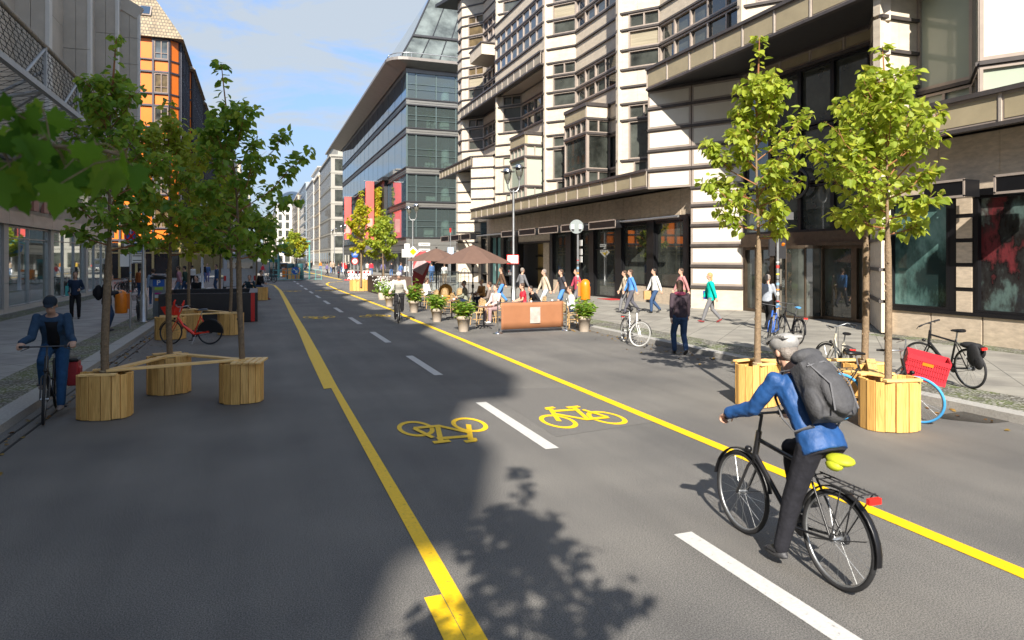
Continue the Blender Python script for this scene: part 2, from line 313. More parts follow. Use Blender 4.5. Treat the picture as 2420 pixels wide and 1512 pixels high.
M_gd = glass('dark_window_glass', (.06,.066,.058), .02, .6, 1.85, .8, .5)
M_gb = glass('sky_window_glass', (.03,.05,.08), .02, .7, 1.9, .35, .3, .02)
M_gg = glass('pale_green_glass', (.42,.47,.38), .08, .5, 1.5, .1, .3)
M_gt = glass('teal_window_glass', (.15,.29,.27), .04, .5, 1.5, .45, .5)
M_blind = pm('blind_behind_glass', (.34,.3,.22), .08, 0, .25, 3, 0, None, .6, 4, (.2,.2,9))
M_gw = glass('warm_room_glass', (.12,.085,.04), .03, .5, 1.5, .6, 1.2)
M_wood = wood('planter_pine', (.58,.32,.09), (.8,.49,.16), 'Z')
M_woodx = wood('board_pine', (.6,.37,.13), (.85,.58,.24), 'X')
M_bark = pm('young_bark', (.2,.14,.085), .85, 0, .35, 25, .6, 50)
M_twig = pm('twig', (.28,.12,.05), .7, 0, .2, 20)
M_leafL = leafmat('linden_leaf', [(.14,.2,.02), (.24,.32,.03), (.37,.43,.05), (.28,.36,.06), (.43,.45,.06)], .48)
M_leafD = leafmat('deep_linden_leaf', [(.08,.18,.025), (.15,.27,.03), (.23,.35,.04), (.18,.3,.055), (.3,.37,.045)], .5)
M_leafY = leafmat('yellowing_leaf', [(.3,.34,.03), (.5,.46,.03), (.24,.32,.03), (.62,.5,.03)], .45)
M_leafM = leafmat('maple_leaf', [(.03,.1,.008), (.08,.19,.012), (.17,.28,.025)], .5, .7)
M_leafP = leafmat('pot_plant_leaf', [(.1,.2,.03), (.2,.33,.045), (.32,.42,.06)], .42)
M_skin = pm('skin', (.52,.31,.22), .55, 0, .08, 12)
M_hairB = pm('brown_hair', (.07,.04,.025), .6, 0, .3, 40, .5, 90)
M_hairK = pm('dark_hair', (.02,.016,.014), .55, 0, .3, 40, .5, 90)
M_hairG = pm('grey_hair', (.22,.19,.17), .6, 0, .2, 40, .5, 90)
M_hairY = pm('blond_hair', (.42,.27,.11), .6, 0, .25, 40, .5, 90)
# ================================================================== GROUND
def struct(name, mb, mat): o = mb.build(name, mat); o['kind'] = 'structure'; return o
m = MB(); m.poly([(-900,-300,-.006),(900,-300,-.006),(900,1500,-.006),(-900,1500,-.006)]); struct('ground', m, pm('far_ground', (.2,.19,.18), .85, 0, .2, .5))
m = MB(); m.poly([(-3.3,-60,0),(10.35,-60,0),(10.35,800,0),(-3.3,800,0)]); m.poly([(-160,59,-.002),(160,59,-.002),(160,85,-.002),(-160,85,-.002)]); struct('road', m, M_asph)
m = MB()
for y0, y1 in ((-60,59),(87,158),(170,800)): m.bx(-14,-4.55,y0,y1,-.2,.12)
struct('pavement_west', m, M_paveL)
m = MB()
for y0, y1 in ((-60,62.5),(84.6,160),(176,800)): m.bx(11.75,30,y0,y1,-.2,.12)
struct('pavement_east', m, M_pave)
m = MB()
for y0, y1 in ((-60,59),(87,158)): m.bx(-4.55,-3.66,y0,y1,-.2,.118); m.bx(10.66,11.75,y0,y1+2,-.2,.118)
m.bx(-9.6,-8.7,-20,57,.0,.124); m.bx(17.0,17.9,-20,16,.0,.124)
struct('mosaic_strip', m, M_cob)
m = MB(); random.seed(3)
for xa, xb, ya, yb in ((-3.66,-3.3,-20,59),(10.35,10.66,-20,62.5),(-3.66,-3.3,87,158),(10.35,11.75,84.6,400)):
    y = ya
    while y < yb:
        l = random.uniform(.9,1.3) if y < 60 else 8
        m.bx(xa,xb,y+.004,min(y+l,yb)-.004,-.2,.126+random.uniform(-.003,.003)); y += l
struct('kerb', m, M_kerb)
m = MB()
for x in (-3.16,-2.98): m.bx(x,x+.035,-10,40,0,.006)
struct('drain_channel', m, pm('drain_gap', (.02,.02,.02), .8))
# painted markings
def ribbon(mb, pts, w0, w1, z):
    P = [Vector(p[:2]) for p in pts]; a = []; b = []
    for i, p in enumerate(P):
        d = (P[min(i+1,len(P)-1)] - P[max(i-1,0)]).normalized(); n = Vector((d.y,-d.x))
        a.append(p+n*w0); b.append(p+n*w1)
    for i in range(len(P)-1):
        mb.poly([(a[i].x,a[i].y,z),(b[i].x,b[i].y,z),(b[i+1].x,b[i+1].y,z),(a[i+1].x,a[i+1].y,z)])
def sub(pts, n=6):
    out = []
    for a, b in zip(pts[:-1], pts[1:]):
        out += [Vector(a).lerp(Vector(b), i/n) for i in range(n)]
    return out + [Vector(pts[-1])]
m = MB()
G1 = lambda x, y: g(x/1.1906, y/1.1906)
def edges(mb, Lp, Rp, z):
    Lq, Rq = [G1(*p) for p in Lp], [G1(*p) for p in Rp]
    for i in range(len(Lq)-1): mb.poly([(Lq[i].x,Lq[i].y,z),(Rq[i].x,Rq[i].y,z),(Rq[i+1].x,Rq[i+1].y,z),(Lq[i+1].x,Lq[i+1].y,z)])
edges(m, [(1390,1950),(1310.8,1800),(1182.7,1560),(988.6,1200),(932,1093),(878,985)], [(1452,1950),(1370.8,1800),(1231,1560),(1015,1200),(950,1091),(893,985)], .006)
edges(m, [(1320,1950),(1247,1800),(1192.4,1683)], [(1386,1950),(1308.6,1800),(1240.8,1674)], .006)
edges(m, [(911,1095),(867,1000),(837.5,928),(816.7,886),(798.8,847.6),(784,818),(769,803),(748,797)], [(933,1092.5),(901,1000),(860,928),(834,886),(811.5,847.6),(793,818),(775,803),(751,797.6)], .0085)
zb = lambda x, y: g((750+x/2.52)/1.1906, (300+y/2.52)/1.1906)
right = [g(2900,1550), g(2419,1345), g(1690,1045), g(1300,886), g(1100,803), zb(1060,1512), zb(900,1441), zb(640,1346), zb(520,1301), zb(445,1268), zb(430,1256), zb(452,1246), zb(545,1238)]
ribbon(m, right, -.17, 0, .006)
ribbon(m, [zb(250,1165), zb(330,1183), zb(430,1205), zb(525,1226)], -.15, .15, .006)
struct('yellow_lane_line', m, M_yel)
m = MB()
for i in range(-1, 20):
    y = 8.08 + 5.87*i
    if y < 90: m.poly([(3.385,y,.005),(3.565,y,.005),(3.565,y+3,.005),(3.385,y+3,.005)])
struct('white_dash_line', m, M_whi)
def bike_glyph(mb, ox, oy, sx, sy, z):
    zz = [z]
    T = lambda u, v: (ox+u*sx, oy+v*sy, zz[0])
    def stroke(a, b, w=.032):
        zz[0] += .0007
        a = Vector(a); b = Vector(b); d = (b-a).normalized(); n = Vector((-d.y,d.x))*w
        mb.poly([T(*(a-n)),T(*(b-n)),T(*(b+n)),T(*(a+n))])
    uv = lambda x, y: ((G1(1080+x/1.929, 1120+y/1.929).x-3.9), (G1(1080+x/1.929, 1120+y/1.929).y-9.7)/1.85)
    zz[0] = z
    for c, e in (((945,127),(1041,127)),((1207,107),(1303,107))):
        cu, cv = uv(*c); r = uv(*e)[0]-cu; k = 30; zz[0] += .0007
        for i in range(k):
            a, b = 2*pi*i/k, 2*pi*(i+1)/k; r2 = r-.062
            mb.poly([T(cu+r*cos(a),cv+r*sin(a)),T(cu+r*cos(b),cv+r*sin(b)),T(cu+r2*cos(b),cv+r2*sin(b)),T(cu+r2*cos(a),cv+r2*sin(a))])
    for a, b in (((903,60),(950,127)),((880,57),(925,52)),((882,56),(893,66)),((915,73),(1058,63)),((922,87),(1100,119)),((1027,50),(1106,118)),((992,55),(1060,48)),((1090,119),(1216,107)),((1078,66),(1214,106))): stroke(uv(*a), uv(*b), .034)
m = MB()
bike_glyph(m, 3.9, 9.7, 1, 1.85, .0055); bike_glyph(m, 3.09, 9.35, -1, -1.85, .0055)
for yy in (29.3, 53): bike_glyph(m, 3.9, yy, 1, 1.85, .0055); bike_glyph(m, 2.95, yy-.3, -1, -1.85, .0055)
struct('yellow_bicycle_marking', m, M_yel)
m = MB()
pts = [(g(2320,985)[0]+.62*cos(a)*(1+.2*sin(3*a)), g(2320,985)[1]+.42*sin(a)*(1+.15*cos(2*a)), .004) for a in [2*pi*i/24 for i in range(24)]]
m.poly(pts); struct('puddle', m, pm('wet_asphalt', (.03,.028,.026), .25, 0, .2, 8))
m = MB(); m.poly([(3.75,8.6,.003),(5.5,8.9,.003),(5.35,11.8,.003),(3.85,12.2,.003)]); struct('asphalt_patch', m, pm('patched_asphalt',(.135,.128,.12),.8,0,.35,70,.3,60,.4,3))
m = MB(); m.bx(-2.6,4.2,76,110,-.1,.12); struct('traffic_island', m, M_pave)

# ================================================================== BUILDING HELPERS
def window(par, a, b, t0, t1, z0, z1, nm=0, fr=None, gl=None, fw=.07, inset=.09, rows=(), name='window', dout=.03):
    fr = fr or M_frame; gl = gl or M_gd
    L_ = (Vector(b[:2]) - Vector(a[:2])).length; f = fw/L_; m = MB()
    m.slab(a,b,t0,t0+f,z0,z1,-inset-.03,dout); m.slab(a,b,t1-f,t1,z0,z1,-inset-.03,dout)
    m.slab(a,b,t0+f,t1-f,z0,z0+fw,-inset-.03,dout); m.slab(a,b,t0+f,t1-f,z1-fw,z1,-inset-.03,dout)
    for i in range(nm):
        t = t0+(t1-t0)*(i+1)/(nm+1); m.slab(a,b,t-f/2,t+f/2,z0+fw,z1-fw,-inset-.03,dout-.008)
    for r in rows: m.slab(a,b,t0+f,t1-f,r-fw/3,r+fw/3,-inset-.03,dout-.016)
    w_ = m.build(name, fr, par)
    p = MB(); p.slab(a,b,t0+f*.5,t1-f*.5,z0+fw*.5,z1-fw*.5,-inset-.025,-inset); p.build('pane', gl, w_)
    return w_
def stone_row(mb, a, b, t0, t1, z0, z1, w_=.95, d=.0, gap=.007, th=.25):
    L_ = (Vector(b[:2]) - Vector(a[:2])).length*(t1-t0); n = max(1, round(L_/w_))
    for i in range(n):
        p, q = t0+(t1-t0)*i/n, t0+(t1-t0)*(i+1)/n; e = gap/2*(t1-t0)/L_
        mb.slab(a,b,p+(e if i else 0),q-(e if i < n-1 else 0),z0,z1,d-th,d+random.uniform(-.0015,.0015))
# ================================================================== STONE SAWTOOTH BUILDING (right)
random.seed(11)
RB = thing('stone_building', 'pale stone sawtooth building with dark ledges and deep shop canopy on the right', 'building', (19,30,0))
LV = [6.6,7.4,9.46,10.3,11.17,12.06,13.06,14.1,14.96,15.86,16.7,17.7,18.75,19.6,20.5,21.34,22.34,23.4,24.24,25.14,26.0]
st = MB(); le = MB(); core = MB()
XT, XR = 17.4, 18.9
tips = [15.8+.02, 22.4, 32.15, 41.95, 51.7, 61.2]
def ledge(a, b, z, t0=0, t1=1): le.slab(a,b,t0,t1,z-.05,z+.05,-.05,.09)
def is_win(i): return i in (0,1) or (i > 3 and (i-5) % 5 in (0,1))        # row i spans LV[i]..LV[i+1]
def is_tr(i): return i == 2 or (i > 3 and (i-5) % 5 == 2)
def pil(T, R_, lo, hi, nm, style=0):
    """diagonal sunlit facet T(tip)->R(recess)"""
    for i in range(len(LV)-1):
        z0, z1 = LV[i], LV[i+1]
        if z1 <= lo+.01 or z0 >= hi-.01: continue
        gl = M_gw if (nm == 5 and i in (12,15,16,17)) else M_gd
        if i > 4 and random.random() < .22: gl = M_blind
        if style == 2 and i < 4: gl = M_gg
        if is_win(i) or is_tr(i):
            st.slab(T,R_,0,.14,z0+.06,z1-.06,-.25,0); st.slab(T,R_,.15,.3,z0+.06,z1-.06,-.25,-.004)
            if i == 0: st.slab(T,R_,.3,.42,z0+.06,z1-.06,-.25,-.006); window(RB,T,R_,.42,.72,z0+.06,z1-.06,0,M_frame,gl,.06); st.slab(T,R_,.72,1,z0+.06,z1-.06,-.25,-.004)
            else: window(RB,T,R_,.3,1,z0+.06,z1-.06,1 if is_tr(i) else 0,M_frame,gl,.07,.1)
        else: stone_row(st,T,R_,0,1,z0+.06,z1-.06,1.1)
        ledge(T,R_,z1,0,1.0)
    ledge(T,R_,max(lo,LV[0]))
def para(A, B, lo, hi, nm=4):
    for i in range(len(LV)-1):
        z0, z1 = LV[i], LV[i+1]
        if z1 <= lo+.01 or z0 >= hi-.01: continue
        if is_win(i): window(RB,A,B,0,1,z0+.06,z1-.06,nm,M_frame,M_gb if i > 8 else M_gd,.09,.1)
        else: stone_row(st,A,B,0,1,z0+.06,z1-.06,1.2)
        ledge(A,B,z1)
    ledge(A,B,max(lo,LV[0]))
for k, yt in enumerate(tips):
    if k == 0: continue
    T = (XT, yt); R_ = (XR, yt-1.8); N = (XR, tips[k-1])
    lo = 6.6 if k in (2,3,4) else 11.17
    if k == 1: lo = 11.34
    pil(T, R_, lo, 26.0, k, 2 if k == 4 else 0)
    if k == 2: lo = 11.34
    para(R_, N, lo, 26.0, 5)
    st.slab(N, (XT, tips[k-1]), 0, 1, lo, 26, -.25, 0)                   # hidden return
# far end: strip facing the street beyond the last tip, then the corner
E0, E1 = (XT, 62.6), (XT, tips[-1])
for i in range(len(LV)-1):
    z0, z1 = LV[i], LV[i+1]
    if z0 < 11: continue
    if is_win(i): window(RB,E0,E1,.15,.9,z0+.06,z1-.06,0,M_frame,M_gb,.06)
    st.slab(E0,E1,0,1,z0+.06,z1-.06,-.3,-.14 if is_win(i) else 0); ledge(E0,E1,z1)
# inner core closing the block
core.prism([(19.3,3),(60,3),(60,62.3),(19.3,62.3)], 11.4, 26.2); core.prism([(19.3,26.5),(60,26.5),(60,62.3),(19.3,62.3)], 5.7, 11.4); core.prism([(19.3,3),(60,3),(60,15.5),(19.3,15.5)], 5.7, 11.4); core.prism([(20.4,15.5),(60,15.5),(60,26.5),(20.4,26.5)], 5.7, 11.4); core.prism([(22,26),(60,26),(60,62.3),(22,62.3)], 0, 5.7); core.prism([(23,3),(60,3),(60,26),(23,26)], 0, 5.7)
core.build('core', pm('plaster_core', (.3,.28,.26), .8), RB)
# oriel (third module), terrace band
OA, OB = (XT, tips[4]), (XT, tips[3])
o_ = MB(); o_.slab(OA,OB,0,1,14.96,20.5,-1.4,-.3); ob = o_.build('oriel', M_frame, RB)
for i in (10,11,12): window(RB,OA,OB,0,1,LV[i]+.05,LV[i+1]-.05,7,M_frame,M_gb,.09,.05)
stone_row(st,OA,OB,0,1,15.92,16.64,1.2); stone_row(st,OA,OB,0,1,19.66,20.44,1.2)
for z in (15.86,16.7,17.7,18.75,19.6,20.5): ledge(OA,OB,z)
# canopies: framed sand coloured panels with soffit
def canopy(name, a, b, z0, z1, depth, pw=1.5, soff=None, pm_=None):
    mb = MB(); a = Vector(a); b = Vector(b); n = max(1, round((b-a).length/pw))
    mb.slab(a,b,0,1,z0+.1,z1-.1,-.2,0,0)
    mb.slab(a,b,0,1,z1-.1,z1+.02,-.3,.1,1); mb.slab(a,b,0,1,z0,z0+.1,-.15,.07,1)
    for i in range(n+1):
        t = i/n; e = .035/(b-a).length; mb.slab(a,b,max(0,t-e),min(1,t+e),z0+.1,z1-.1,-.1,.035,2)
    for i in range(n):
        e = .1/(b-a).length; mb.slab(a,b,i/n+e,(i+1)/n-e,z0+.17,z1-.17,-.1,.012,3)
    mb.slab(a,b,0,1,z0+.11,z1-.02,-depth,-.2,4)
    return mb.build(name, [M_frame, M_ledge, pm('pale_mullion',(.5,.44,.38),.4,.2), pm_ or M_fasc, M_dark], RB)
canopy('shop_canopy', (17.3,58.0), (17.3,28.9), 5.68, 6.6, 2.3)
canopy('shop_canopy', (17.3,15.8), (17.3,-8), 5.68, 6.6, 1.7, 1.9)
canopy('entrance_canopy', (17.3,28.9), (17.3,15.0), 10.3, 11.34, 3.6, 1.75)
canopy('entrance_fascia', (19.72,26.0), (19.72,17.8), 9.72, 10.4, 1.0, 1.75)
canopy('terrace_band', (17.25,61.2), (17.25,41.95), 14.96, 15.86, 2.2, 1.25, None, pm('grey_fascia_panel',(.33,.29,.23),.5,0,.1,1))
canopy('corner_canopy', (17.3,69), (17.3,57.9), 10.3, 11.2, 2.4, 1.1)
# bay windows
for by, gl, nm in ((35.6,M_gd,2),(45.3,M_gg,2)):
    A, B, Cc = (17.42,by+3.0), (17.42,by), (18.9,by)
    q = MB(); q.prism([(17.6,by+.2),(18.9,by+.2),(18.9,by+2.9),(17.6,by+2.9)], 6.62, 11.1)
    q.slab(A,B,0,1,11.0,11.2,-.6,.08,1); q.slab(B,Cc,0,1,11.0,11.2,-.6,.08,1)
    for z in (10.3,9.46,7.4):
        q.slab(A,B,0,1,z-.06,z+.06,-.2,.08,1); q.slab(B,Cc,0,1,z-.06,z+.06,-.2,.08,1)
    bw = q.build('bay_window', [M_frame, M_ledge], RB)
    for (a, b) in ((A,B),(B,Cc)):
        s2 = MB(); stone_row(s2,a,b,0,1,10.36,11.0,.9,0,.008,.2); s2.build('bay_panel', M_fasc if a is A else M_stone, bw)
        for (z0, z1, n_) in ((9.52,10.24,3 if a is A else 1),(7.46,9.4,0),(6.62,7.34,3 if a is A else 1)):
            q2 = MB(); L_ = (Vector(b)-Vector(a)).length; f = .07/L_
            for i in range(n_+2): t = f/2+(1-f)*i/(n_+1); q2.slab(a,b,t-f*.6,t+f*.6,z0,z1,-.15,.02)
            q2.slab(a,b,0,1,z0,z0+.06,-.15,.015); q2.slab(a,b,0,1,z1-.06,z1,-.15,.015)
            q2.slab(a,b,f,1-f,z0+.03,z1-.03,-.14,-.06,1); q2.build('bay_glazing', [M_frame, gl], bw)
# small balcony in the far module
q = MB(); q.prism([(16.9,56.3-2.6),(18.7,53.7),(18.7,57.5),(16.9,57)], 18.85, 19.75); q.prism([(16.82,53.6),(18.7,53.6),(18.7,57.6),(16.82,57.1)], 19.75, 19.85, 1)
q.build('balcony', [M_stone, M_ledge], RB)
# corner pier under the far end
CA, CB, CD = (17.3,58.0), (18.9,56.6), (18.9,52.0)
for z0, z1 in zip((6.6,7.5,8.4,9.3,10.2),(7.5,8.4,9.3,10.2,11.17)):
    stone_row(st,CA,CB,0,1,z0+.06,z1-.06,1.1); ledge(CA,CB,z1); stone_row(st,CB,CD,0,1,z0+.06,z1-.06,1.1); ledge(CB,CD,z1)
CE, CF = (17.4,62.6), (19.2,61.4)
for i in range(11):
    z0 = .12+i*.93
    stone_row(st,CE,CF,0,1,z0+.05,z0+.88,.95); ledge(CE,CF,z0+.93)
    stone_row(st,(17.4,63.2),CE,0,1,z0+.05,z0+.88,.95)
st.slab((19.0,62.3),(19.0,53),0,1,5.7,11,-.2,0)
# panelled wall by the entrance
KA, KB = (17.35,28.9), (19.8,25.05)
kz = [.12,1.1,2.05,2.97,3.88,4.78,5.6,6.52,7.44,8.42,9.44,10.3]
pn = MB()
for i in range(len(kz)-1):
    z0, z1 = kz[i], kz[i+1]; lo_t = .47 if z0 < 5.5 else 0
    le.slab(KA,KB,lo_t,1,z1-.055,z1+.055,-.05,.08)
    for (t0, t1) in (((.47,1),) if z0 < 5.5 else ((0,.47),(.48,1))):
        if i == 0: stone_row(st,KA,KB,t0,t1,z0,z1-.06,1.2); continue
        pn.slab(KA,KB,t0,t1,z0+.06,z1-.06,-.25,0,1); pn.slab(KA,KB,t0+.022,t1-.022,z0+.15,z1-.15,-.2,.012,0)
pn.build('enamel_panel', [M_frost, M_frame], RB)
# mirrored pier right of the entrance and upper storeys above the right canopy
PA, PB = (19.8,18.4), (17.5,15.85); 
for i in range(11):
    z0, z1 = kz[i], kz[i+1]; stone_row(st,PA,PB,0,1,z0+.05,z1-.05,1.0); le.slab(PA,PB,0,1,z1-.05,z1+.05,-.05,.06)
W0, W1, W2, W3, W4 = (17.4,15.8), (18.9,15.8), (18.9,14.05), (17.4,12.75), (18.6,10.9)
for i, (z0, z1) in enumerate(((6.6,7.6),(7.6,8.6),(8.6,9.6),(9.6,10.6),(10.6,11.6),(11.6,12.6))):
    stone_row(st,W0,W1,0,1,z0+.06,z1-.06,.8); ledge(W0,W1,z1)
    if i > 3: stone_row(st,W1,W2,0,1,z0+.06,z1-.06,.9); ledge(W1,W2,z1); stone_row(st,W2,W3,0,1,z0+.06,z1-.06,.9); stone_row(st,W3,W4,0,1,z0+.06,z1-.06,.9)
for a, b in ((W1,W2),(W2,W3),(W3,W4)):
    window(RB,a,b,0,1,7.45,10.3,0,M_frame,M_gg if a is not W3 else M_frost,.09,.06); window(RB,a,b,0,1,6.62,7.3,1,M_frame,M_gg,.08,.05)
    ledge(a,b,7.38); ledge(a,b,10.36); le.slab(a,b,0,1,10.4,10.6,-.1,.02)
st.build('stone_cladding', M_stone, RB); le.build('ledge', M_ledge, RB)
# ground floor shops, left of the entrance
GA, GB = (18.9,58.2), (18.9,26.6)
gs = MB(); gs.slab(GA,GB,0,1,4.35,5.7,-.3,0); gs.slab((18.9,58.2),(20,58.2),0,1,.1,5.7,-.3,0)
for i in range(34): gs.slab(GA,GB,i/34+.0008,(i+1)/34-.0008,4.37,5.68,-.1,.02)
tY = lambda px: (58.2 - wl(px/1.1906, 18.9)) / (58.2-26.6)
b0, b1 = tY(1459), tY(1550)
gs.slab(GA,GB,b0,b1,3.55,4.3,-.3,.03); gs.slab(GA,GB,b0+(b1-b0)*.55,b0+(b1-b0)*.72,.12,3.5,-.9,-.6)
gs.build('brown_stone_lintel', M_stoneb, RB)
bp = MB()
for p0, p1 in ((1348,1356),(1375,1382),(1411,1419),(1449,1459),(1550,1557),(1594,1609),(1660,1673),(1734,1751),(1823,1843),(1926,1942)):
    bp.slab(GA,GB,tY(p0),tY(p1),.12,4.36,-.4,.1)
bp.slab(GA,GB,0,1,4.22,4.45,-.1,.07); bp.slab(GA,GB,b0,b1,3.48,3.6,-.3,.06)
for z in (1.5,2.5): bp.slab(GA,GB,b0,b1,z,z+.1,-1.6,-1.4)
bp.build('shop_pier', M_black, RB)
q = MB(); q.slab(GA,GB,b0,b1,.12,3.5,-1.7,-1.6); q.build('arcade_wall', pm('ochre_wall',(.38,.26,.1),.6), RB)
for p0, p1, gl in ((1356,1375,M_gd),(1382,1411,M_gt),(1419,1449,M_gd),(1557,1594,M_gd),(1609,1660,M_gd),(1673,1734,M_gd),(1751,1823,M_gd),(1843,1926,M_gd)):
    window(RB,GA,GB,tY(p0),tY(p1),.14 if p1 in (1734,1660,1411) else .95,4.2,1 if p0 in (1609,1382) else 0,M_black,gl,.08,.12,(2.9,) if p0 in (1673,) else (), 'shop_window')
q = MB(); q.slab(GA,GB,tY(1751),tY(1926),.12,.95,-.3,.02); q.slab(GA,GB,tY(1557),tY(1594),.12,.95,-.3,.02); q.build('plinth', M_stoneb, RB)
# awning boxes
def awning(par, p0, p1, X, z0, z1, dx=.55):
    y0 = wl(p1/1.1906, X); y1 = wl(p0/1.1906, X)
    q = MB(); q.bx(X,X+dx,y0,y1,z0,z1,0); q.bx(X-.02,X,y0-.02,y1+.02,z1-.04,z1+.02,1); q.bx(X-.02,X,y0-.02,y1+.02,z0-.02,z0+.04,1); q.bx(X-.02,X,y0-.02,y0+.03,z0,z1,1); q.bx(X-.02,X,y1-.03,y1+.02,z0,z1,1)
    q.bx(X+dx,X+2.2,(y0+y1)/2-.04,(y0+y1)/2+.04,z1-.1,z1,0); return q.build('awning_box', [M_black, M_frame], par)
for p0, p1 in ((1410,1448),(1459,1505),(1515,1569),(1578,1640),(1656,1731)): awning(RB,p0,p1,17.6,4.0,4.42)
for p0, p1 in ((1240,1262),(1266,1291),(1296,1322)): awning(RB,p0,p1,17.0,4.0,4.5)
q = MB(); q.tube([(17.9,66,4.3),(17.9,27.2,4.3)], .06); q.build('awning_rail', M_steel, RB)
# entrance: dark glazing, doors, revolving drum
EA, EB = (19.8,25.05), (19.8,18.4)
for i in range(4): 
    for z0, z1 in ((3.4,5.2),(5.25,7.4),(7.45,9.7)): window(RB,EA,EB,i/4,(i+1)/4,z0,z1,0,M_black,M_gd,.09,.1)
bz = pm('bronze_door_frame',(.12,.09,.065),.35,.7,.2,5)
q = MB(); q.slab(EA,EB,0,1,2.98,3.4,-.3,.12); q.slab(EA,EB,0,1,2.86,2.98,-.3,.25); q.build('entrance_transom', bz, RB)
for t0, t1 in ((0,.13),(.13,.27),(.27,.4),(.66,.9),(.9,1)): window(RB,EA,EB,t0,t1,.13,2.86,0,bz,M_gd,.12,.1,(1.05,1.35) if t0 in (.27,) else (), 'entrance_door')
q = MB(); dc = (19.95, 25.05-6.65*.53)
for a0 in range(0, 180, 15):
    a, b = radians(90+a0), radians(105+a0); pa = (dc[0]+.95*cos(a), dc[1]+.95*sin(a)); pb = (dc[0]+.95*cos(b), dc[1]+.95*sin(b)); q.slab(pb,pa,0,1,.2,2.75,-.04,0,1)
for z0, z1 in ((.12,.22),(2.75,2.88)): q.prism([(dc[0]+1.0*cos(2*pi*i/24), dc[1]+1.0*sin(2*pi*i/24)) for i in range(24)], z0, z1)
for a in (100,135,180,225,260): q.tube([(dc[0]+.97*cos(radians(a)), dc[1]+.97*sin(radians(a)), z) for z in (.2,2.8)], .05, 6)
q.build('revolving_door', [bz, M_gd], RB)
em = MB(); ex = 19.66
em.ring((ex,21.7,5.3), .55, .07, 30, 6, 'X')
for dy in (-.25,.25): em.tube([(ex,21.9+dy,6.25),(ex,21.55+dy,6.75)], .08, 6)
em.build('door_emblem', M_dark, RB)
# right shop windows below the near canopy
SA, SB = (17.9,16.0), (17.9,-8)
tS = lambda px: (16.0 - wl(px, 17.9)) / 24.0
q = MB(); q.slab(SA,SB,0,1,4.2,5.7,-.3,0)
for i in range(14): q.slab(SA,SB,i/14+.001,(i+1)/14-.001,4.22,5.68,-.1,.012)
for i in range(16): q.slab(SA,SB,i/16+.001,(i+1)/16-.001,.12,.85,-.3,.05)
for i in range(5): q.slab(SA,SB,tS(2262),tS(2299),.95+i*.66,1.5+i*.66,-.2,.05)
q.build('shop_stone', M_stoneb, RB)
q = MB(); q.slab(SA,SB,tS(2243),tS(2305),.85,4.2,-.3,.02); q.slab(SA,SB,0,1,4.05,4.22,-.2,.07); q.slab(SA,SB,0,1,.85,.95,-.2,.09); q.slab(SA,SB,tS(2262),tS(2299),.9,4.1,-.2,.03); q.build('shop_pier', M_black, RB)
def display(name, cols):
    m_ = pm(name, (.1,.1,.1), .1, 0, .9, .8, 0, None, .5, 6, (1,.9,.5)); r_ = [n for n in m_.node_tree.nodes if n.type == 'VALTORGB'][0].color_ramp
    r_.elements[0].position = .36; r_.elements[1].position = .66; r_.elements[0].color = (*cols[0],1); r_.elements[1].color = (*cols[-1],1)
    for i, c in enumerate(cols[1:-1]): r_.elements.new(.36+.3*(i+1)/(len(cols)-1)).color = (*c,1)
    return m_
poster1 = pm('blurred_teal_display',(.15,.29,.27),.12,0,1.0,.75,0,None,.5,3,(1,1,.6)); poster2 = pm('blurred_red_display',(.13,.07,.06),.12,0,.95,.8,0,None,.5,3,(1,1,.5))
poster1 = display('blurred_teal_poster', [(.015,.03,.03),(.07,.14,.13),(.17,.3,.28),(.24,.38,.36)]); poster2 = display('blurred_dark_poster', [(.1,.15,.14),(.03,.03,.03),(.015,.012,.012),(.16,.03,.035),(.05,.03,.03),(.2,.24,.22)])
window(RB,SA,SB,.005,tS(2243),.95,4.05,0,M_black,poster1,.08,.1,(),'shop_window'); window(RB,SA,SB,tS(2305),.62,.95,4.05,1,M_black,poster2,.08,.1,(),'shop_window')
for p0, p1 in ((2180*1.1906,2278*1.1906),(2350*1.1906,2460*1.1906)): awning(RB,p0,p1,17.0,3.98,4.42)
q = MB(); q.prism([(15.8,64.9),(19,64.9),(60,64.9),(60,3),(17.2,3),(17.2,60)], 26.2, 26.5); q.build('roof', M_dark, RB)

# ================================================================== GLASS DEPARTMENT STORE
GX, GY0, GY1 = 17.4, 86.6, 157.0
GL = thing('glass_building', 'grey green glass department store with wide curved roof eave beyond the cross street', 'building', (GX,GY0,0))
fl = [4.0,8.65,9.5,12.9,13.8,17.95,18.75,21.6,22.4,25.7]
A, B, Cc = (GX,GY1), (GX,GY0), (GX+26,GY0+.6)
M_sp = pm('louvre_spandrel',(.24,.235,.22),.4,.5,.15,2,.2,20,stretch=(1,1,12)); M_gf = clear_glass('green_front_glass',(.68,.78,.76),.1,(.15,.18,.18),.25)
gsky = glass('sky_mirror_glass',(.05,.09,.13),.03,.9,2.3,.2,.4,.015)
spn = MB(); trim = MB(); ms = MB(); 
for z0, z1 in ((3.2,5.0),(8.75,9.5),(12.95,13.8),(17.95,18.75),(21.6,22.4)):
    for a, b in ((A,B),(B,Cc)):
        spn.slab(a,b,0,1,z0,z1,-.4,-.02); trim.slab(a,b,0,1,z0-.05,z0+.1,-.4,.1); trim.slab(a,b,0,1,z1-.1,z1+.05,-.4,.1)
        spn.slab(a,b,0,1,(z0+z1)/2-.05,(z0+z1)/2+.03,-.4,.03)
spn.build('spandrel', M_sp, GL); trim.build('spandrel_trim', M_dark, GL)
bands = ((5.0,8.75),(9.5,12.95),(13.8,17.95),(18.75,21.6),(22.4,25.7))
q = MB(); 
for z0, z1 in bands: 
    for i in range(44): q.slab(A,B,i/44+.0006,(i+1)/44-.0006,z0,z1,-.2,-.05+.012*((i*7)%3))
q.build('street_glazing', gsky, GL)
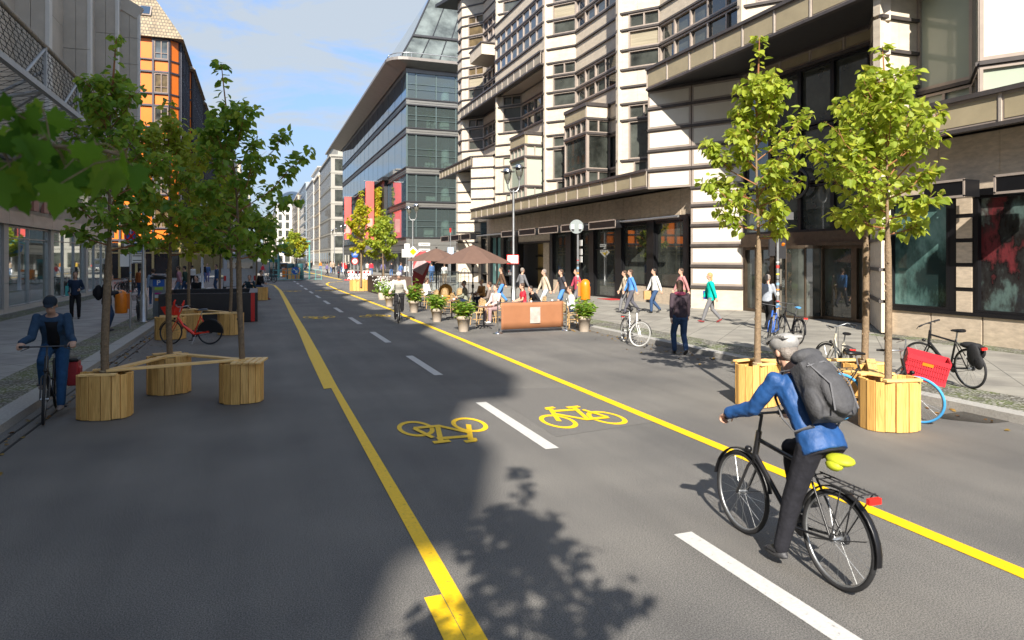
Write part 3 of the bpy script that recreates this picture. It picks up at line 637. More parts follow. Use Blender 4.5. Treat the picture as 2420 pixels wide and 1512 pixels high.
q = MB()
for z0, z1 in bands: q.slab(B,Cc,0,1,z0+.05,z1-.05,-.12,-.1)
q.build('front_glazing', M_gf, GL)
for z0, z1 in bands:
    ms.slab(B,Cc,0,.006,z0,z1,-.15,.05)
    for i in range(10): ms.slab(B,Cc,(i*2.6+1.2)/26,(i*2.6+1.3)/26,z0,z1,-.15,.04)
    for zz in ((z1-z0)*.35,(z1-z0)*.55): ms.slab(B,Cc,0,1,z0+zz,z0+zz+.05,-.13,.0)
ms.build('mullion', pm('grey_mullion',(.13,.18,.18),.4,.4), GL)
q = MB(); q.prism([(GX+.4,GY0+9),(GX+40,GY0+9),(GX+40,GY1-.5),(GX+.4,GY1-.5)], 3.3, 25.6); q.build('inner_wall', pm('office_dark',(.19,.25,.255),.8,0,.5,.5), GL)
q = MB()
for z0, z1 in ((3.4,4.9),(8.8,9.4),(13.0,13.7),(18.0,18.7),(21.7,22.3),(25.4,25.9)): q.prism([(GX+.42,GY0+.5),(GX+26,GY0+.9),(GX+26,GY0+9),(GX+.42,GY0+9)], z0, z1)
q.build('floor_slab', pm('office_floor',(.3,.3,.28),.8), GL)
q = MB()
for xx in (5.6,13.5,20):
    for z0, z1 in bands: q.lathe([(.55,z0),(.55,z1)], (GX+xx,GY0+2.4,0), 14)
q.build('column', M_white, GL)
random.seed(5); q = MB()
for z0, z1 in bands[:4]:
    for i in range(5): x = GX+2+i*2.4+random.random(); q.bx(x,x+1.2,GY0+1.5,GY0+2,z0+.1,z0+.8+random.random()*.5)
q.build('office_furniture', pm('pale_furniture',(.6,.58,.52),.6), GL)
q = MB()
for (xx, z0, n_) in ((3.4,18.75,240),(3.4,13.8,200)):
    for i in range(n_):
        r = Vector((random.gauss(0,.5),random.gauss(0,.4),random.gauss(2.0,.6))); c = Vector((GX+xx,GY0+1.2,z0))+r; d = Vector((random.gauss(0,1),random.gauss(0,1),random.gauss(0,1))).normalized()*.16; e = d.orthogonal().normalized()*.07
        q.poly([c-d,c+e,c+d,c-e])
    q.tube([(GX+xx,GY0+1.2,z0),(GX+xx,GY0+1.2,z0+2)], .04, 5)
q.build('indoor_plant', M_leafM, GL)
# eave: rounded slab, tilted up outward
def eave_pts(o): 
    P = [(GX-o,GY1+2),(GX-o,GY0-o*.7+2.2)]
    for i in range(7): a = pi+ (pi/2)*i/6; P.append((GX-o+2.4+2.4*cos(a),GY0-o*.7+2.4+2.4*sin(a)))
    return P + [(GX+26,GY0-o*.7+.2),(GX+26,GY1+2)]
q = MB(); lo_ = [(p[0],p[1],26.1) for p in eave_pts(.2)]; hi_ = [(p[0],p[1],26.75) for p in eave_pts(2.5)]; tp = [(p[0],p[1],27.1) for p in eave_pts(2.5)]
n = len(lo_); q.add(lo_+hi_+tp, [(i,(i+1)%n,n+(i+1)%n,n+i) for i in range(n)]+[(n+i,n+(i+1)%n,2*n+(i+1)%n,2*n+i) for i in range(n)]+[tuple(range(2*n,3*n))])
q.slab(A,B,0,1,25.65,26.15,-.3,.06); q.slab(B,Cc,0,1,25.65,26.15,-.3,.06)
q.build('roof_eave', pm('eave_metal',(.25,.225,.205),.45,.3,.1,1), GL)
q = MB(); q.tube([(p[0]+.4,p[1]+.4,27.75) for p in eave_pts(2.4)[:-1]], .06, 6)
for p in eave_pts(2.4)[2:-1]: q.tube([(p[0]+.4,p[1]+.4,27.1),(p[0]+.4,p[1]+.4,27.75)], .04, 5)
q.build('roof_rail', M_steel, GL)
# sloped glass roof storeys
q = MB(); m2 = MB(); base = [(GX+1.0,GY0+3.5),(GX+26,GY0+3.5)]; 
zs = [(27.0,0),(31.6,2.6),(39.6,6.4)]
for (z0, s0), (z1, s1) in zip(zs[:-1], zs[1:]):
    f0, f1 = (GX-.9+s0*1.0, GY0+1.5+s0*1.05), (GX-.9+s1*1.0, GY0+1.5+s1*1.05)
    q.poly([(f0[0],f0[1],z0),(GX+26,f0[1],z0),(GX+26,f1[1],z1),(f1[0],f1[1],z1)]); q.poly([(f0[0],GY1-6,z0),(f0[0],f0[1],z0),(f1[0],f1[1],z1),(f1[0],GY1-6,z1)])
    for i in range(9):
        a = Vector((f0[0]+i*2.6,f0[1]-.05,z0)); b = Vector((f1[0]+i*2.3,f1[1]-.05,z1)); m2.tube([a,b], .07, 5)
    m2.tube([(f0[0],f0[1]-.1,z0+.1),(GX+26,f0[1]-.1,z0+.1)], .16, 6); m2.tube([(f1[0],f1[1]-.1,z1),(GX+26,f1[1]-.1,z1)], .2, 6); m2.tube([(f0[0],f0[1],z0),(f1[0],f1[1],z1)], .12, 6)
q.poly([(GX+5.5,GY0+8.2,39.6),(GX+26,GY0+8.2,39.6),(GX+26,GY1-6,39.6),(GX+5.5,GY1-6,39.6)])
q.build('glass_roof', glass('roof_glass',(.13,.15,.145),.06,.6,1.6,.7,.35), GL); m2.build('roof_bar', M_dark, GL)
# ground storey with open base and sign
q = MB(); q.prism([(GX+1.5,GY0+3),(GX+26,GY0+3),(GX+26,GY1-1),(GX+1.5,GY1-1)], 0, 3.4); q.build('ground_storey', pm('dark_shopfront',(.035,.04,.045),.2,0,.6,.4), GL)
q = MB()
for i in range(10): q.bx(GX+.3+i*2.6,GX+.6+i*2.6,GY0+.3,GY0+.6,.1,3.4)
for i in range(12): q.bx(GX+.3,GX+.6,GY0+2+i*5.8,GY0+2.3+i*5.8,.1,3.4)
q.slab(B,Cc,0,1,3.05,3.2,-.8,.4); q.slab(A,B,0,1,3.05,3.2,-.8,.4)
q.build('ground_column', M_steel, GL)
q = MB(); q.slab(B,Cc,.32,.42,17.97,18.7,0,.05); q.build('red_sign', pm('faded_red_sign',(.5,.08,.07),.5), GL)
q = MB(); q.bx(GX-.5,GX,100,133,3,13.6); q.bx(GX-.9,GX,99,134,13.4,13.9,1); q.bx(GX-.7,GX,108,118,3,11.5,2); q.build('portal', [M_dark, M_black, pm('lilac_glass',(.33,.3,.36),.2)], GL)
q = MB(); random.seed(2)
for i in range(1500):
    c = Vector((GX-.75-random.random()*.35, 101+random.random()*7.5, 4+random.random()*8.7)); d = Vector((random.gauss(0,.6),random.gauss(0,1),random.gauss(0,1))).normalized()*.28; e = d.orthogonal().normalized()*.16
    q.poly([c-d,c+e,c+d,c-e])
q.build('green_wall', M_leafY, GL)
# ================================================================== LEFT: FIN BUILDING
random.seed(21)
FB = thing('concrete_building', 'grey concrete building with tall vertical fins above a glazed shop on the left', 'building', (-10,30,0))
M_conc = pm('concrete_panel', (.52,.475,.41), .75, 0, .14, .8, .2, 25, detail=8); M_concl = pm('light_concrete', (.68,.66,.62), .7, 0, .08, 1.2, .1, 20)
XS = -9.85
q = MB(); q.bx(-40,-9.2,-21.3,56.0,7.0,28.2); q.bx(-40,-10.6,-21.3,56.6,.1,7.0); q.bx(-13,-9.2,-23.0,-21.3,21.8,23.9); q.bx(-13,-9.2,-23.6,-21.3,26.6,28.2); q.build('body', M_conc, FB)  # last two boxes: unseen end blocks added to step the road shadow's edge
fin = MB()
ys = [33.4-7.45*k for k in range(6,0,-1)] + [33.4,40.8,48.1,56.3]
for y in ys:
    top = 19.9 if y > 50 else 27.9; cap = MB()
    for i in range(7):
        z0 = 6.9+i*(top-6.9)/7; z1 = z0+(top-6.9)/7
        for x0, x1 in ((-9.3,-8.62),(-8.6,-8.1)): fin.bx(x0,x1,y-.38,y,z0+.012,z1-.012)
        cap.bx(-8.1,-7.95,y-.42,y+.03,z0+.008,z1-.008)
    cap.build('fin_edge', M_concl, FB)
    if y > 50: fin.box((-8.6,y-.2,20.2),(1.5,.5,.9),0,0,0,.5)
for a, b in zip(ys[:-1], ys[1:]):                                      # recessed wall panels between fins
    for i in range(9): fin.bx(-9.28,-9.15,a+.02,(a+b)/2-.01,7+i*2.3,9.28+i*2.3); fin.bx(-9.28,-9.15,(a+b)/2+.01,b-.4,7+i*2.3,9.28+i*2.3)
fin.build('fin', M_conc, FB)
M_pier = pm('shop_pier_stone', (.52,.49,.45), .5, 0, .08, 2)
q = MB(); py_ = [34.1-7.0*k for k in range(3,0,-1)] + [34.1,40.9,48.5,55.9]
for y in py_:
    for i in range(3): q.bx(XS-.1,XS+.12,y-.28,y+.28,.12+i*1.24,.12+i*1.24+1.23)
q.bx(XS-.3,XS+.1,-20,56.2,.12,.3)
q.build('shop_pier', M_pier, FB)
M_shop = clear_glass('shop_front_glass', (.72,.8,.78), .3)
for a, b in zip(py_[:-1], py_[1:]):
    window(FB,(XS,a+.28),(XS,b-.28),0,1,.3,3.77,1 if a < 40 else 2,M_steel,M_shop,.06,.05,(3.25,),'shop_window')
q = MB(); q.bx(-13.5,-13.3,-20,56,.1,3.8); q.bx(-13.5,XS-.2,-20,56,.08,.14,1); q.bx(-13.5,XS-.2,-20,56,3.78,3.9,2)
for y in range(8): q.bx(-13.5,-10.4,28+y*3.9,28.12+y*3.9,.1,3.8)
q.build('shop_interior', [pm('shop_back_wall',(.22,.2,.18),.7,0,.5,.7), pm('shop_floor',(.25,.24,.22),.4), pm('shop_ceiling',(.4,.39,.37),.7)], FB)
q = MB(); random.seed(8)
for i in range(26):
    y = 27+i*1.1; h_ = random.uniform(.5,1.5); q.bx(-11.9-random.random(),-11.4,y,y+random.uniform(.3,.8),.14,.14+h_,random.randint(0,2))
q.build('shop_display', [cloth('display_teal',(.1,.33,.33)), cloth('display_cream',(.6,.53,.42)), cloth('display_rust',(.42,.13,.05))], FB)
q = MB(); 
n = 24
for i in range(n):
    y0, y1 = -20+i*76/n, -20+(i+1)*76/n; q.bx(-10.2,-9.55,y0+.01,y1-.01,3.8,4.35,0); q.add([(-9.6,y0+.01,4.36),(-9.6,y1-.01,4.36),(-9.25,y1-.01,5.5),(-9.25,y0+.01,5.5),(-10,y0+.01,4.36),(-10,y1-.01,4.36),(-10,y1-.01,5.5),(-10,y0+.01,5.5)],[(0,1,2,3),(4,7,6,5),(0,3,7,4),(1,5,6,2),(3,2,6,7)],0)
q.bx(-10.2,-9.6,-20,56,5.5,6.9,1)
q.build('sign_fascia', [pm('brushed_fascia',(.46,.42,.38),.4,.3,.2,2,stretch=(1,.3,1)), M_gd], FB)
q = MB(); 
for y, s in ((34.5,1.15),(36.4,.85),(38,1.15),(39.5,1.15)): q.bx(-9.5,-9.36,y,y+.75,4.5,4.5+s*.8)
q.build('faded_lettering', pm('faded_red_letter',(.42,.2,.17),.5), FB)
# safety canopy: steel trusses with wire mesh
SC = thing('safety_canopy', 'white steel truss canopy with dark wire mesh fixed to the grey fin building', 'canopy', (-6.6,30,7))
q = MB(); xo, xi = -6.0, -9.1; posts = [8.0+4.1*i for i in range(8)]
for y in posts:
    q.box((xo,y,8.02),(.11,.11,1.42)); q.tube([(xo,y,8.65),(xo-.0,y-2.0,7.4)], .05, 6); q.tube([(xo,y,7.4),(xi,y,6.6)], .06, 6); q.tube([(xo,y,8.0),(xo-1.5,y,7.0)], .05, 6)
    q.tube([(xo,y,7.4),(xi,y+4.1,6.6)], .045, 6)
q.box((xo,24,7.4),(.16,34,.16)); q.box((xo-1.6,24,6.98),(.12,34,.12))
q.build('truss', pm('white_steel',(.42,.43,.44),.45,.2,.1,4), SC)
q = MB()
for i in range(70):
    q.tube([(xo-.02,7+i*.49,7.45),(xo-.02,7+i*.49+1.25,8.68)], .008, 3); q.tube([(xo-.02,7+i*.49+1.25,7.45),(xo-.02,7+i*.49,8.68)], .008, 3)
    q.tube([(xo,7+i*.49,7.42),(xi,7+i*.49+2,6.62)], .008, 3); q.tube([(xo,7+i*.49+2,7.42),(xi,7+i*.49,6.62)], .008, 3)
for i in range(10): q.tube([(xo-.02,7,7.48+i*.133),(xo-.02,41,7.48+i*.133)], .01, 3)
q.build('wire_mesh', pm('dark_wire',(.02,.022,.022),.8), SC)
q = MB()
for i in range(60): q.lathe([(.075,-.28),(.075,.28)], (0,0,0), 8) if False else q.tube([(xo,7+i*.57,8.74),(xo,7.53+i*.57,8.74)], .07, 8)
q.build('top_roll', pm('rope_roll',(.3,.27,.23),.8), SC)

# ================================================================== ORANGE BUILDING
def grid_house(name, label, x, y0, y1, ze, zr, nf, z1st, rw, mats, front=True, front_w=14, ground=None, roof_mat=None):
    """house with a framed panel facade on the street (+X) and on the front (-Y), hipped tile roof"""
    H = thing(name, label, 'building', (x-5,y0,0)); fm, pmat, tm = mats
    core_ = MB(); core_.prism([(x-.15,y0+.9),(x-.9,y0+.15),(x-front_w,y0+.15),(x-front_w,y1),(x-.15,y1)], 0, ze-.1); core_.build('core', pmat, H)
    fr = MB(); fh = (ze-z1st)/nf
    F = [((x-front_w,y0),(x-1.0,y0),max(2,round((front_w-1)/1.75))),((x-1.0,y0),(x,y0+1.0),1),((x,y0+1.0),(x,y1),max(2,round((y1-y0-1)/1.9)))]
    for a, b, nb in (F if front else F[2:]):
        for i in range(nb+1): e = .1/(Vector(b)-Vector(a)).length; fr.slab(a,b,max(0,i/nb-e),min(1,i/nb+e),z1st-.3,ze,-.2,.16 if a[0] == x else .08)
        for f in range(nf+1):
            z = z1st+f*fh; fr.slab(a,b,0,1,z-.1,z+.1,-.2,.07)
            if f < nf: fr.slab(a,b,0,1,z+fh*.36-.07,z+fh*.36+.07,-.2,.06); 
        if nb == 1: continue
        for f in range(nf):
            for i in range(nb):
                if (i % 2 == 1) if a[0] != x else (i % 3 == 2): continue
                z = z1st+f*fh; e = .12/((Vector(b)-Vector(a)).length)
                window(H,a,b,i/nb+e,(i+1)/nb-e,z+fh*.38,z+fh*.96,1,tm,M_gd if (i*3+f)%4 else M_gw,.1,.1,(z+fh*.56,))
    fr.build('facade_frame', fm, H)
    r = MB(); o = .5; d = (ze-ze); hw = front_w/2
    A, B, C_, D = (x+o,y0-o,ze),(x+o,y1,ze),(x-front_w,y1,ze),(x-front_w,y0-o,ze); t = zr-ze
    ra, rb = (x-4.5,y0+5,zr),(x-4.5,y1,zr)
    r.poly([A,B,rb,ra]); r.poly([D,A,ra]); r.poly([D,ra,rb,C_]); r.poly([A,D,C_,B])
    ro = r.build('roof', roof_mat or M_tile, H)
    if front:
        r = MB(); 
        for u in (.45,): 
            c = Vector(D).lerp(Vector(A), .78).lerp(Vector(ra), .42); r.box(c+Vector((0,-.1,.05)),(1.3,.12,1.7),0,0,radians(-38)); r.box(c+Vector((0,-.18,.1)),(1.0,.1,1.4),0,1,radians(-38))
        r.build('skylight', [M_frame, M_gb], ro)
    if ground:
        gq = MB()
        for a, b, nb in (F if front else F[2:]):
            gq.slab(a,b,0,1,.12,z1st-.3,-.1,.0,0)
            for i in range(nb+1): e = .12/(Vector(b)-Vector(a)).length; gq.slab(a,b,max(0,i/nb-e),min(1,i/nb+e),.12,z1st-.3,-.2,.14,1)
            for z in (2.9,3.4): gq.slab(a,b,0,1,z,z+.16,-.1,.1,1)
        gq.build('shop_front', ground, H)
    return H
M_tile = tiles('roof_tiles', (.33,.27,.18), (.27,.21,.14), (.12,.1,.08), .34, .3, .04, .8, 0, .5, .8)
M_or = pm('orange_panel', (.74,.17,.012), .35, 0, .06, 1.5)
M_ofr = pm('dark_blue_frame', (.045,.045,.06), .45, .2, .15, 2)
mats_o = (M_ofr, M_or, pm('brown_window_frame',(.2,.14,.11),.5))
gm = [pm('dark_cafe_front',(.02,.02,.022),.15,0,.6,.6), pm('ochre_trim',(.4,.3,.13),.5)]
grid_house('orange_building', 'orange panelled corner building with dark frames and a tiled hip roof', -8.5, 88, 99.5, 27.3, 35.5, 6, 4.4, 0, mats_o, True, 16, gm)
for y0, y1, ze, zr, lab in ((100.2,119,27.0,33,'dark framed house with orange panels, second along the left side'),(119.6,142,26.6,33,'dark framed tiled house beyond the second one on the left side'),(142.6,175,26.0,32.5,'farthest dark framed tiled house on the left side')):
    grid_house('framed_house', lab, -8.2+(y0-100)*.006, y0, y1, ze, zr, 6, 4.4, 0, mats_o, True, 5, gm)

# ================================================================== FAR STREET (right and left)
def facade_house(name, label, x, y0, y1, H_, nf, cols, wallm, winm, side=1, front_cols=0, front_w=18, attic=0, ww=.55, bh=1.0):
    """side=1: stands on the right (+X) and looks to -X; side=-1 on the left"""
    T = thing(name, label, 'building', (x+side*4,y0,0)); q = MB(); d = side
    xs = sorted((x, x+d*front_w)); q.bx(xs[0],xs[1],y0,y1,0,H_)
    a, b = ((x,y1),(x,y0)) if side > 0 else ((x,y0),(x,y1))
    z1 = 4.6; fh = (H_-z1-.6)/nf
    for f in range(nf+1): q.slab(a,b,0,1,z1+f*fh-.15,z1+f*fh+.1,-.1,.12)
    q.slab(a,b,0,1,H_-.5,H_,-.1,.35)
    fa, fb = ((x,y0),(x+front_w,y0)) if side > 0 else ((x-front_w,y0),(x,y0))
    if front_cols:
        for f in range(nf+1): q.slab(fa,fb,0,1,z1+f*fh-.15,z1+f*fh+.1,-.1,.12)
        q.slab(fa,fb,0,1,H_-.5,H_,-.1,.35)
    if attic:
        q.bx(xs[0]+2,xs[1]+2,y0+2.2,y1-2,H_,H_+attic); q.bx(xs[0]+1.4,xs[1]+1.4,y0+1.6,y1-1.4,H_+attic,H_+attic+.3)
    q.build('wall', wallm, T); cnt = 0
    for f in range(nf):
        for i in range(cols):
            if cnt >= 98: break
            t = (i+.5)/cols; w_ = ww/cols/2
            window(T,a,b,t-w_,t+w_,z1+f*fh+.35,z1+f*fh+fh*.86*bh,0,M_dark,winm,.09,-.01,(),'window',.04); cnt += 1
        for i in range(front_cols):
            t = (i+.5)/front_cols; w_ = .5/front_cols/2
            window(T,fa,fb,t-w_,t+w_,z1+f*fh+.5,z1+f*fh+fh*.88*bh,1,M_dark,winm,.1,-.01,(),'window',.04); cnt += 1
    for i in range(max(2,cols//2)):
        q = MB(); t = (i+.5)/max(2,cols//2); q.slab(a,b,t-.3/max(2,cols//2),t+.3/max(2,cols//2),.3,3.8,.0,.05); q.build('shop_front', M_gd, T)
    if front_cols:
        for i in range(4): q = MB(); q.slab(fa,fb,(i+.15)/4,(i+.85)/4,.3,3.6,0,.05); q.build('shop_front', M_gd, T)
    return T
cg = pm('warm_grey_stone',(.34,.325,.29),.75,0,.1,.4); cc = pm('cream_stone',(.5,.43,.34),.75,0,.08,.3); cw = pm('white_render',(.62,.6,.57),.75,0,.05,.3); cp = pm('rose_stone',(.5,.35,.28),.75,0,.1,.4); cbg = pm('blue_grey_front',(.3,.36,.42),.3,0,.2,.15)
facade_house('grey_stone_building', 'grey stone corner building with dark windows just beyond the glass department store', 17.4, 183, 217, 28.8, 6, 12, cg, M_gd, 1, 4, 16, 4.5)
facade_house('cream_building', 'cream building with small windows next beyond the grey stone corner building', 17.2, 217.5, 237, 27.5, 6, 8, cc, M_gd, 1, 0, 18, 3)
facade_house('white_ornate_building', 'white ornate building in the far row beyond the cream building', 17.0, 237.5, 272, 28.5, 6, 12, cw, M_gd, 1, 0, 18, 4)
facade_house('blue_glass_building', 'blue grey glazed building in the far row beyond the white ornate one', 16.8, 272.5, 318, 31, 7, 14, cbg, M_gb, 1, 0, 18, 0, .8)
facade_house('sand_building', 'sand coloured building in the far row, before the white one that juts out', 16.2, 318.5, 372, 30, 7, 14, cc, M_gd, 1, 0, 18, 3)
T = facade_house('white_corner_building', 'white far corner building with large dark windows and glass dome, closing the street', 8.8, 376, 470, 30, 6, 12, cw, M_gd, 1, 4, 14, 0, .7)
q = MB(); q.lathe([(max(.001,7.5*cos(a)),7.5*sin(a)*.9) for a in [i*pi/2/8 for i in range(9)]], (17,388,31), 20); q.build('dome', M_gb, T)
facade_house('distant_block', 'pale distant block at the end of the street', 4, 480, 640, 27, 5, 10, cc, M_gd, 1, 6, 30, 3)
for k, (y0, y1, h_, wm) in enumerate(((176,215,25,cg),(215.5,260,27,cc),(260.5,330,26,cw),(331,440,28,cg))):
    facade_house('west_row_house', ('grey','cream','white','dark grey')[k]+' row house far left, '+('first after the dark framed houses','behind the grey one','beyond the cream one','last before the vanishing point')[k], -7.5+k*.7, y0, y1, h_, 6, 10, wm, M_gd, -1, 0, 14, 3)
# distant ground-floor clutter is built with the objects
# ================================================================== TREES AND PLANTERS
def leaf(mb, p, d, n, s, w=.42, maple=False):
    d = d.normalized(); sd = d.cross(n)
    if sd.length < 1e-4: sd = d.orthogonal()
    sd.normalize(); n = sd.cross(d)
    q = lambda u, v, h=0: p + d*(u*s) + sd*(v*s) + n*(h*s)
    if maple:
        L1 = [(u, v, .03-.16*v*v-.12*u*u) for u, v in ((0,0),(-.03,.12),(-.13,.27),(.03,.33),(.1,.5),(.2,.62),(.3,.47),(.4,.44),(.5,.52),(.6,.42),(.57,.22),(.75,.2),(.85,.1),(1.05,0))]
    else:
        L1 = [(0,0,0),(-.1,.22,.03),(.18,w*1.05,.1),(.5,w*.95,.09),(.8,w*.45,.0),(1.04,0,-.1)]
    k = len(L1); vs = [q(*a) for a in L1] + [q(a[0],-a[1],a[2]) for a in L1[1:-1]]
    if maple:
        mid = len(vs); vs.append(q(.3,0,.05)); r_ = [0] + list(range(k, k+k-2)) + [k-1]
        fs = [(mid,i,i+1) for i in range(k-1)] + [(mid,r_[i+1],r_[i]) for i in range(k-1)]
        mb.add(vs, fs, 0, False)
    else:
        mb.add(vs, [tuple(range(k)), tuple([0, k-1] + list(range(k+k-3, k-1, -1)))], 0, False)
def rv(s=1): return Vector((random.gauss(0,s),random.gauss(0,s),random.gauss(0,s)))
def tree(label, loc, H, cb, rad, nb=16, ls=.105, leafm=None, tr=.055, group=None, seed=0, base=.5, step=.045, skew=(0,0), lead=.32, maple=False, name='linden_tree', dens=1.0, wrap=True, kink=.02):
    """young street tree: straight trunk, steep limbs, loose pointed crown; heights are above the street"""
    random.seed(seed); R = thing(name, label, 'tree', loc, group)
    X, Y, Z = loc; tk = MB(); cr = MB(); B = Vector((X,Y,0)); pts = []; rr = []
    for i in range(13):
        t = i/12; z = base+(H*.97-base)*t
        pts.append(B+Vector((kink*sin(3*t*pi+seed)+skew[0]*t*t, kink*cos(2.3*t*pi+seed*2)+skew[1]*t*t, z))); rr.append(tr*(1-.25*t if z < cb else max(.1,(1-t)*.85)))
    tk.tube(pts, rr, 10)
    at = lambda z: next((pts[i].lerp(pts[i+1], (z-pts[i].z)/(pts[i+1].z-pts[i].z)) for i in range(12) if pts[i].z <= z <= pts[i+1].z), pts[-1])
    for i in range(9): p = at(base+.2+(cb-base-.2)*random.random()); tk.ell(p+Vector((random.uniform(-1,1),random.uniform(-1,1),0)).normalized()*tr*.85, (.018,.018,.022), 6, 4)
    def grow(path, r0):
        tk.tube(path, [r0*(1-.8*i/(len(path)-1)) for i in range(len(path))], 5, 1)
        L_ = sum((path[i+1]-path[i]).length for i in range(len(path)-1)); n = max(2, int(L_/step*dens*1.55))
        for i in range(n):
            t = .14+.86*(i+random.random())/n; k = min(int(t*(len(path)-1)), len(path)-2); f = t*(len(path)-1)-k
            p = path[k].lerp(path[k+1], min(1,f)); d = (path[k+1]-path[k]).normalized()
            o = d.cross(rv()).normalized(); s = ls*random.uniform(.6,1.15)
            pe = p+o*random.uniform(.02,.11)+Vector((0,0,.01)); dd = (o*.75+d*.25+Vector((0,0,-.55))+rv(.25))
            nn_ = (Vector((0,0,.8))+o*.5+rv(.4))
            leaf(cr, pe, dd, nn_, s, .46, maple)
    top = pts[-1]
    zl = cb+(H-cb)*(1-lead)
    grow([at(zl), at(zl+(H-zl)*.33), at(zl+(H-zl)*.66), top, top+Vector((0,0,.06))], tr*.35)
    nb = int(nb*1.4)
    for i in range(nb):
        t = (i+random.random()*.7)/nb; z = cb+.06+(zl+(H-zl)*.35-cb)*t*.93; a = i*2.4+random.uniform(-.4,.4); p = at(z)
        prof = rad*(.5+.62*sin(min(1,t*1.3+.1)*pi*.75))*(1-.82*t**1.25)*random.uniform(.6,1.12)
        h_ = prof*random.uniform(.8,1.25)*(.18+1.15*min(1,t*1.5))
        o = Vector((cos(a),sin(a),0)); e = p+o*prof+Vector((0,0,h_))
        m1 = p.lerp(e,.4)+o*prof*.12+Vector((0,0,-h_*.05))+rv(.02); m2_ = p.lerp(e,.75)+o*prof*.06+rv(.03)
        path = [p, m1, m2_, e, e+Vector((0,0,.05))+o*.02]; grow(path, tr*.26*(1-.5*t))
        for j in range(6):
            f = random.uniform(.15,.95); q = p.lerp(e,f)+o*prof*.08; b = a+random.choice((-1,1))*random.uniform(.5,1.2); l_ = max(.16,prof*random.uniform(.25,.5))
            e2 = q+Vector((cos(b)*l_,sin(b)*l_,l_*random.uniform(.3,1.1))); grow([q, q.lerp(e2,.5)+rv(.015), e2], tr*.1)
    tk.build('trunk', [M_bark, M_twig], R); cr.build('crown', leafm or M_leafL, R, recalc=False)
    if wrap:
        q = MB()
        for i in range(5): c = at(base+.05+i*.032); q.ring(c, tr*1.12, .018, 14, 6, 'Z')
        q.build('jute_wrap', pm('jute_rope',(.36,.27,.16),.9,0,.25,30,.4,60), R)
    return R
def planter(label, loc, a=.36, b=.28, h=.64, rz=0, group='pine planters', slats=False):
    R = thing('planter', label, 'planter', (0,0,0), group); q = MB(); n = 17; random.seed(int(loc[0]*97+loc[1]*31))
    for i in range(n):
        t0 = 2*pi*i/n; p = [(abs(cos(t))**.86*(1 if cos(t) > 0 else -1)*a, abs(sin(t))**.86*(1 if sin(t) > 0 else -1)*b) for t in (t0, t0+2*pi/n)]
        d = random.uniform(-.011,.011); q.slab(p[0],p[1],.035,.965,.004+random.uniform(0,.014),h+random.uniform(-.016,.016),-.022+d,.006+d)
    q.build('stave', M_wood, R, bevel=.003)
    q = MB(); q.prism([(abs(cos(t))**.86*(1 if cos(t) > 0 else -1)*(a-.02), abs(sin(t))**.86*(1 if sin(t) > 0 else -1)*(b-.02)) for t in [2*pi*i/24 for i in range(24)]], .02, h-.1)
    q.build('soil', pm('bark_mulch',(.07,.045,.03),.95,0,.5,30,.8,40), R)
    if slats:
        for i in range(5): q = MB(); q.box((-a*.2+i*.098,0,h+.016),(.082,b*2+.07,.03),random.uniform(-.02,.02)); q.build('rim_board', M_woodx, R, bevel=.002)
    else:
        for s_ in (-1,1): q = MB(); q.box((0,s_*(b-.05),h+.016),(a*1.35,.1,.03)); q.build('rim_board', M_woodx, R, bevel=.002)
    place(R, loc, rz); return R
def board(label, p, q_, w=.13, z=.665, group='planter seat boards'):
    p = Vector(p[:2]); q_ = Vector(q_[:2]); m = MB(); L_ = (q_-p).length; m.box((0,0,0),(L_,w,.035))
    o = tag(m.build('seat_board', M_woodx, bevel=.003), label, 'board', group); place(o, ((p.x+q_.x)/2,(p.y+q_.y)/2,z), atan2((q_-p).y,(q_-p).x)); return o
# near left triangle
A, B_, C_ = g(248,985), g(400,928), g(571,948)
planter('pine planter nearest the left cyclist with a thick tree trunk', A, .37, .3, .66, radians(-10))
planter('pine planter set back in the middle of the near left triangle', B_, .35, .28, .66, radians(15))
planter('pine planter with slatted rim nearest the yellow line on the left', C_, .34, .29, .66, radians(-12), slats=True)
board('long seat board from the front left planter to the slatted planter', A+Vector((.0,.05,0)), C_+Vector((.1,.1,0)), .14, .69)
board('short seat board from the front left planter to the rear one', A+Vector((.05,.25,0)), B_+Vector((.1,.12,0)), .13, .672)
board('seat board from the rear left planter to the slatted planter', B_+Vector((.05,.15,0)), C_+Vector((-.05,.2,0)), .13, .675)
GT = 'young lindens in pine planters'
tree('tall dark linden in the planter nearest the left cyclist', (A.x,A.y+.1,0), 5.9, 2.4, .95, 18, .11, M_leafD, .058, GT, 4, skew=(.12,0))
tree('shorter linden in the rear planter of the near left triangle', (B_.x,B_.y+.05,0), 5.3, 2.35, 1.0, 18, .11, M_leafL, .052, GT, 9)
tree('spreading linden in the slatted planter beside the yellow line', (C_.x,C_.y+.05,0), 5.75, 2.3, 1.05, 18, .112, M_leafD, .05, GT, 15, skew=(-.3,0), lead=.4)
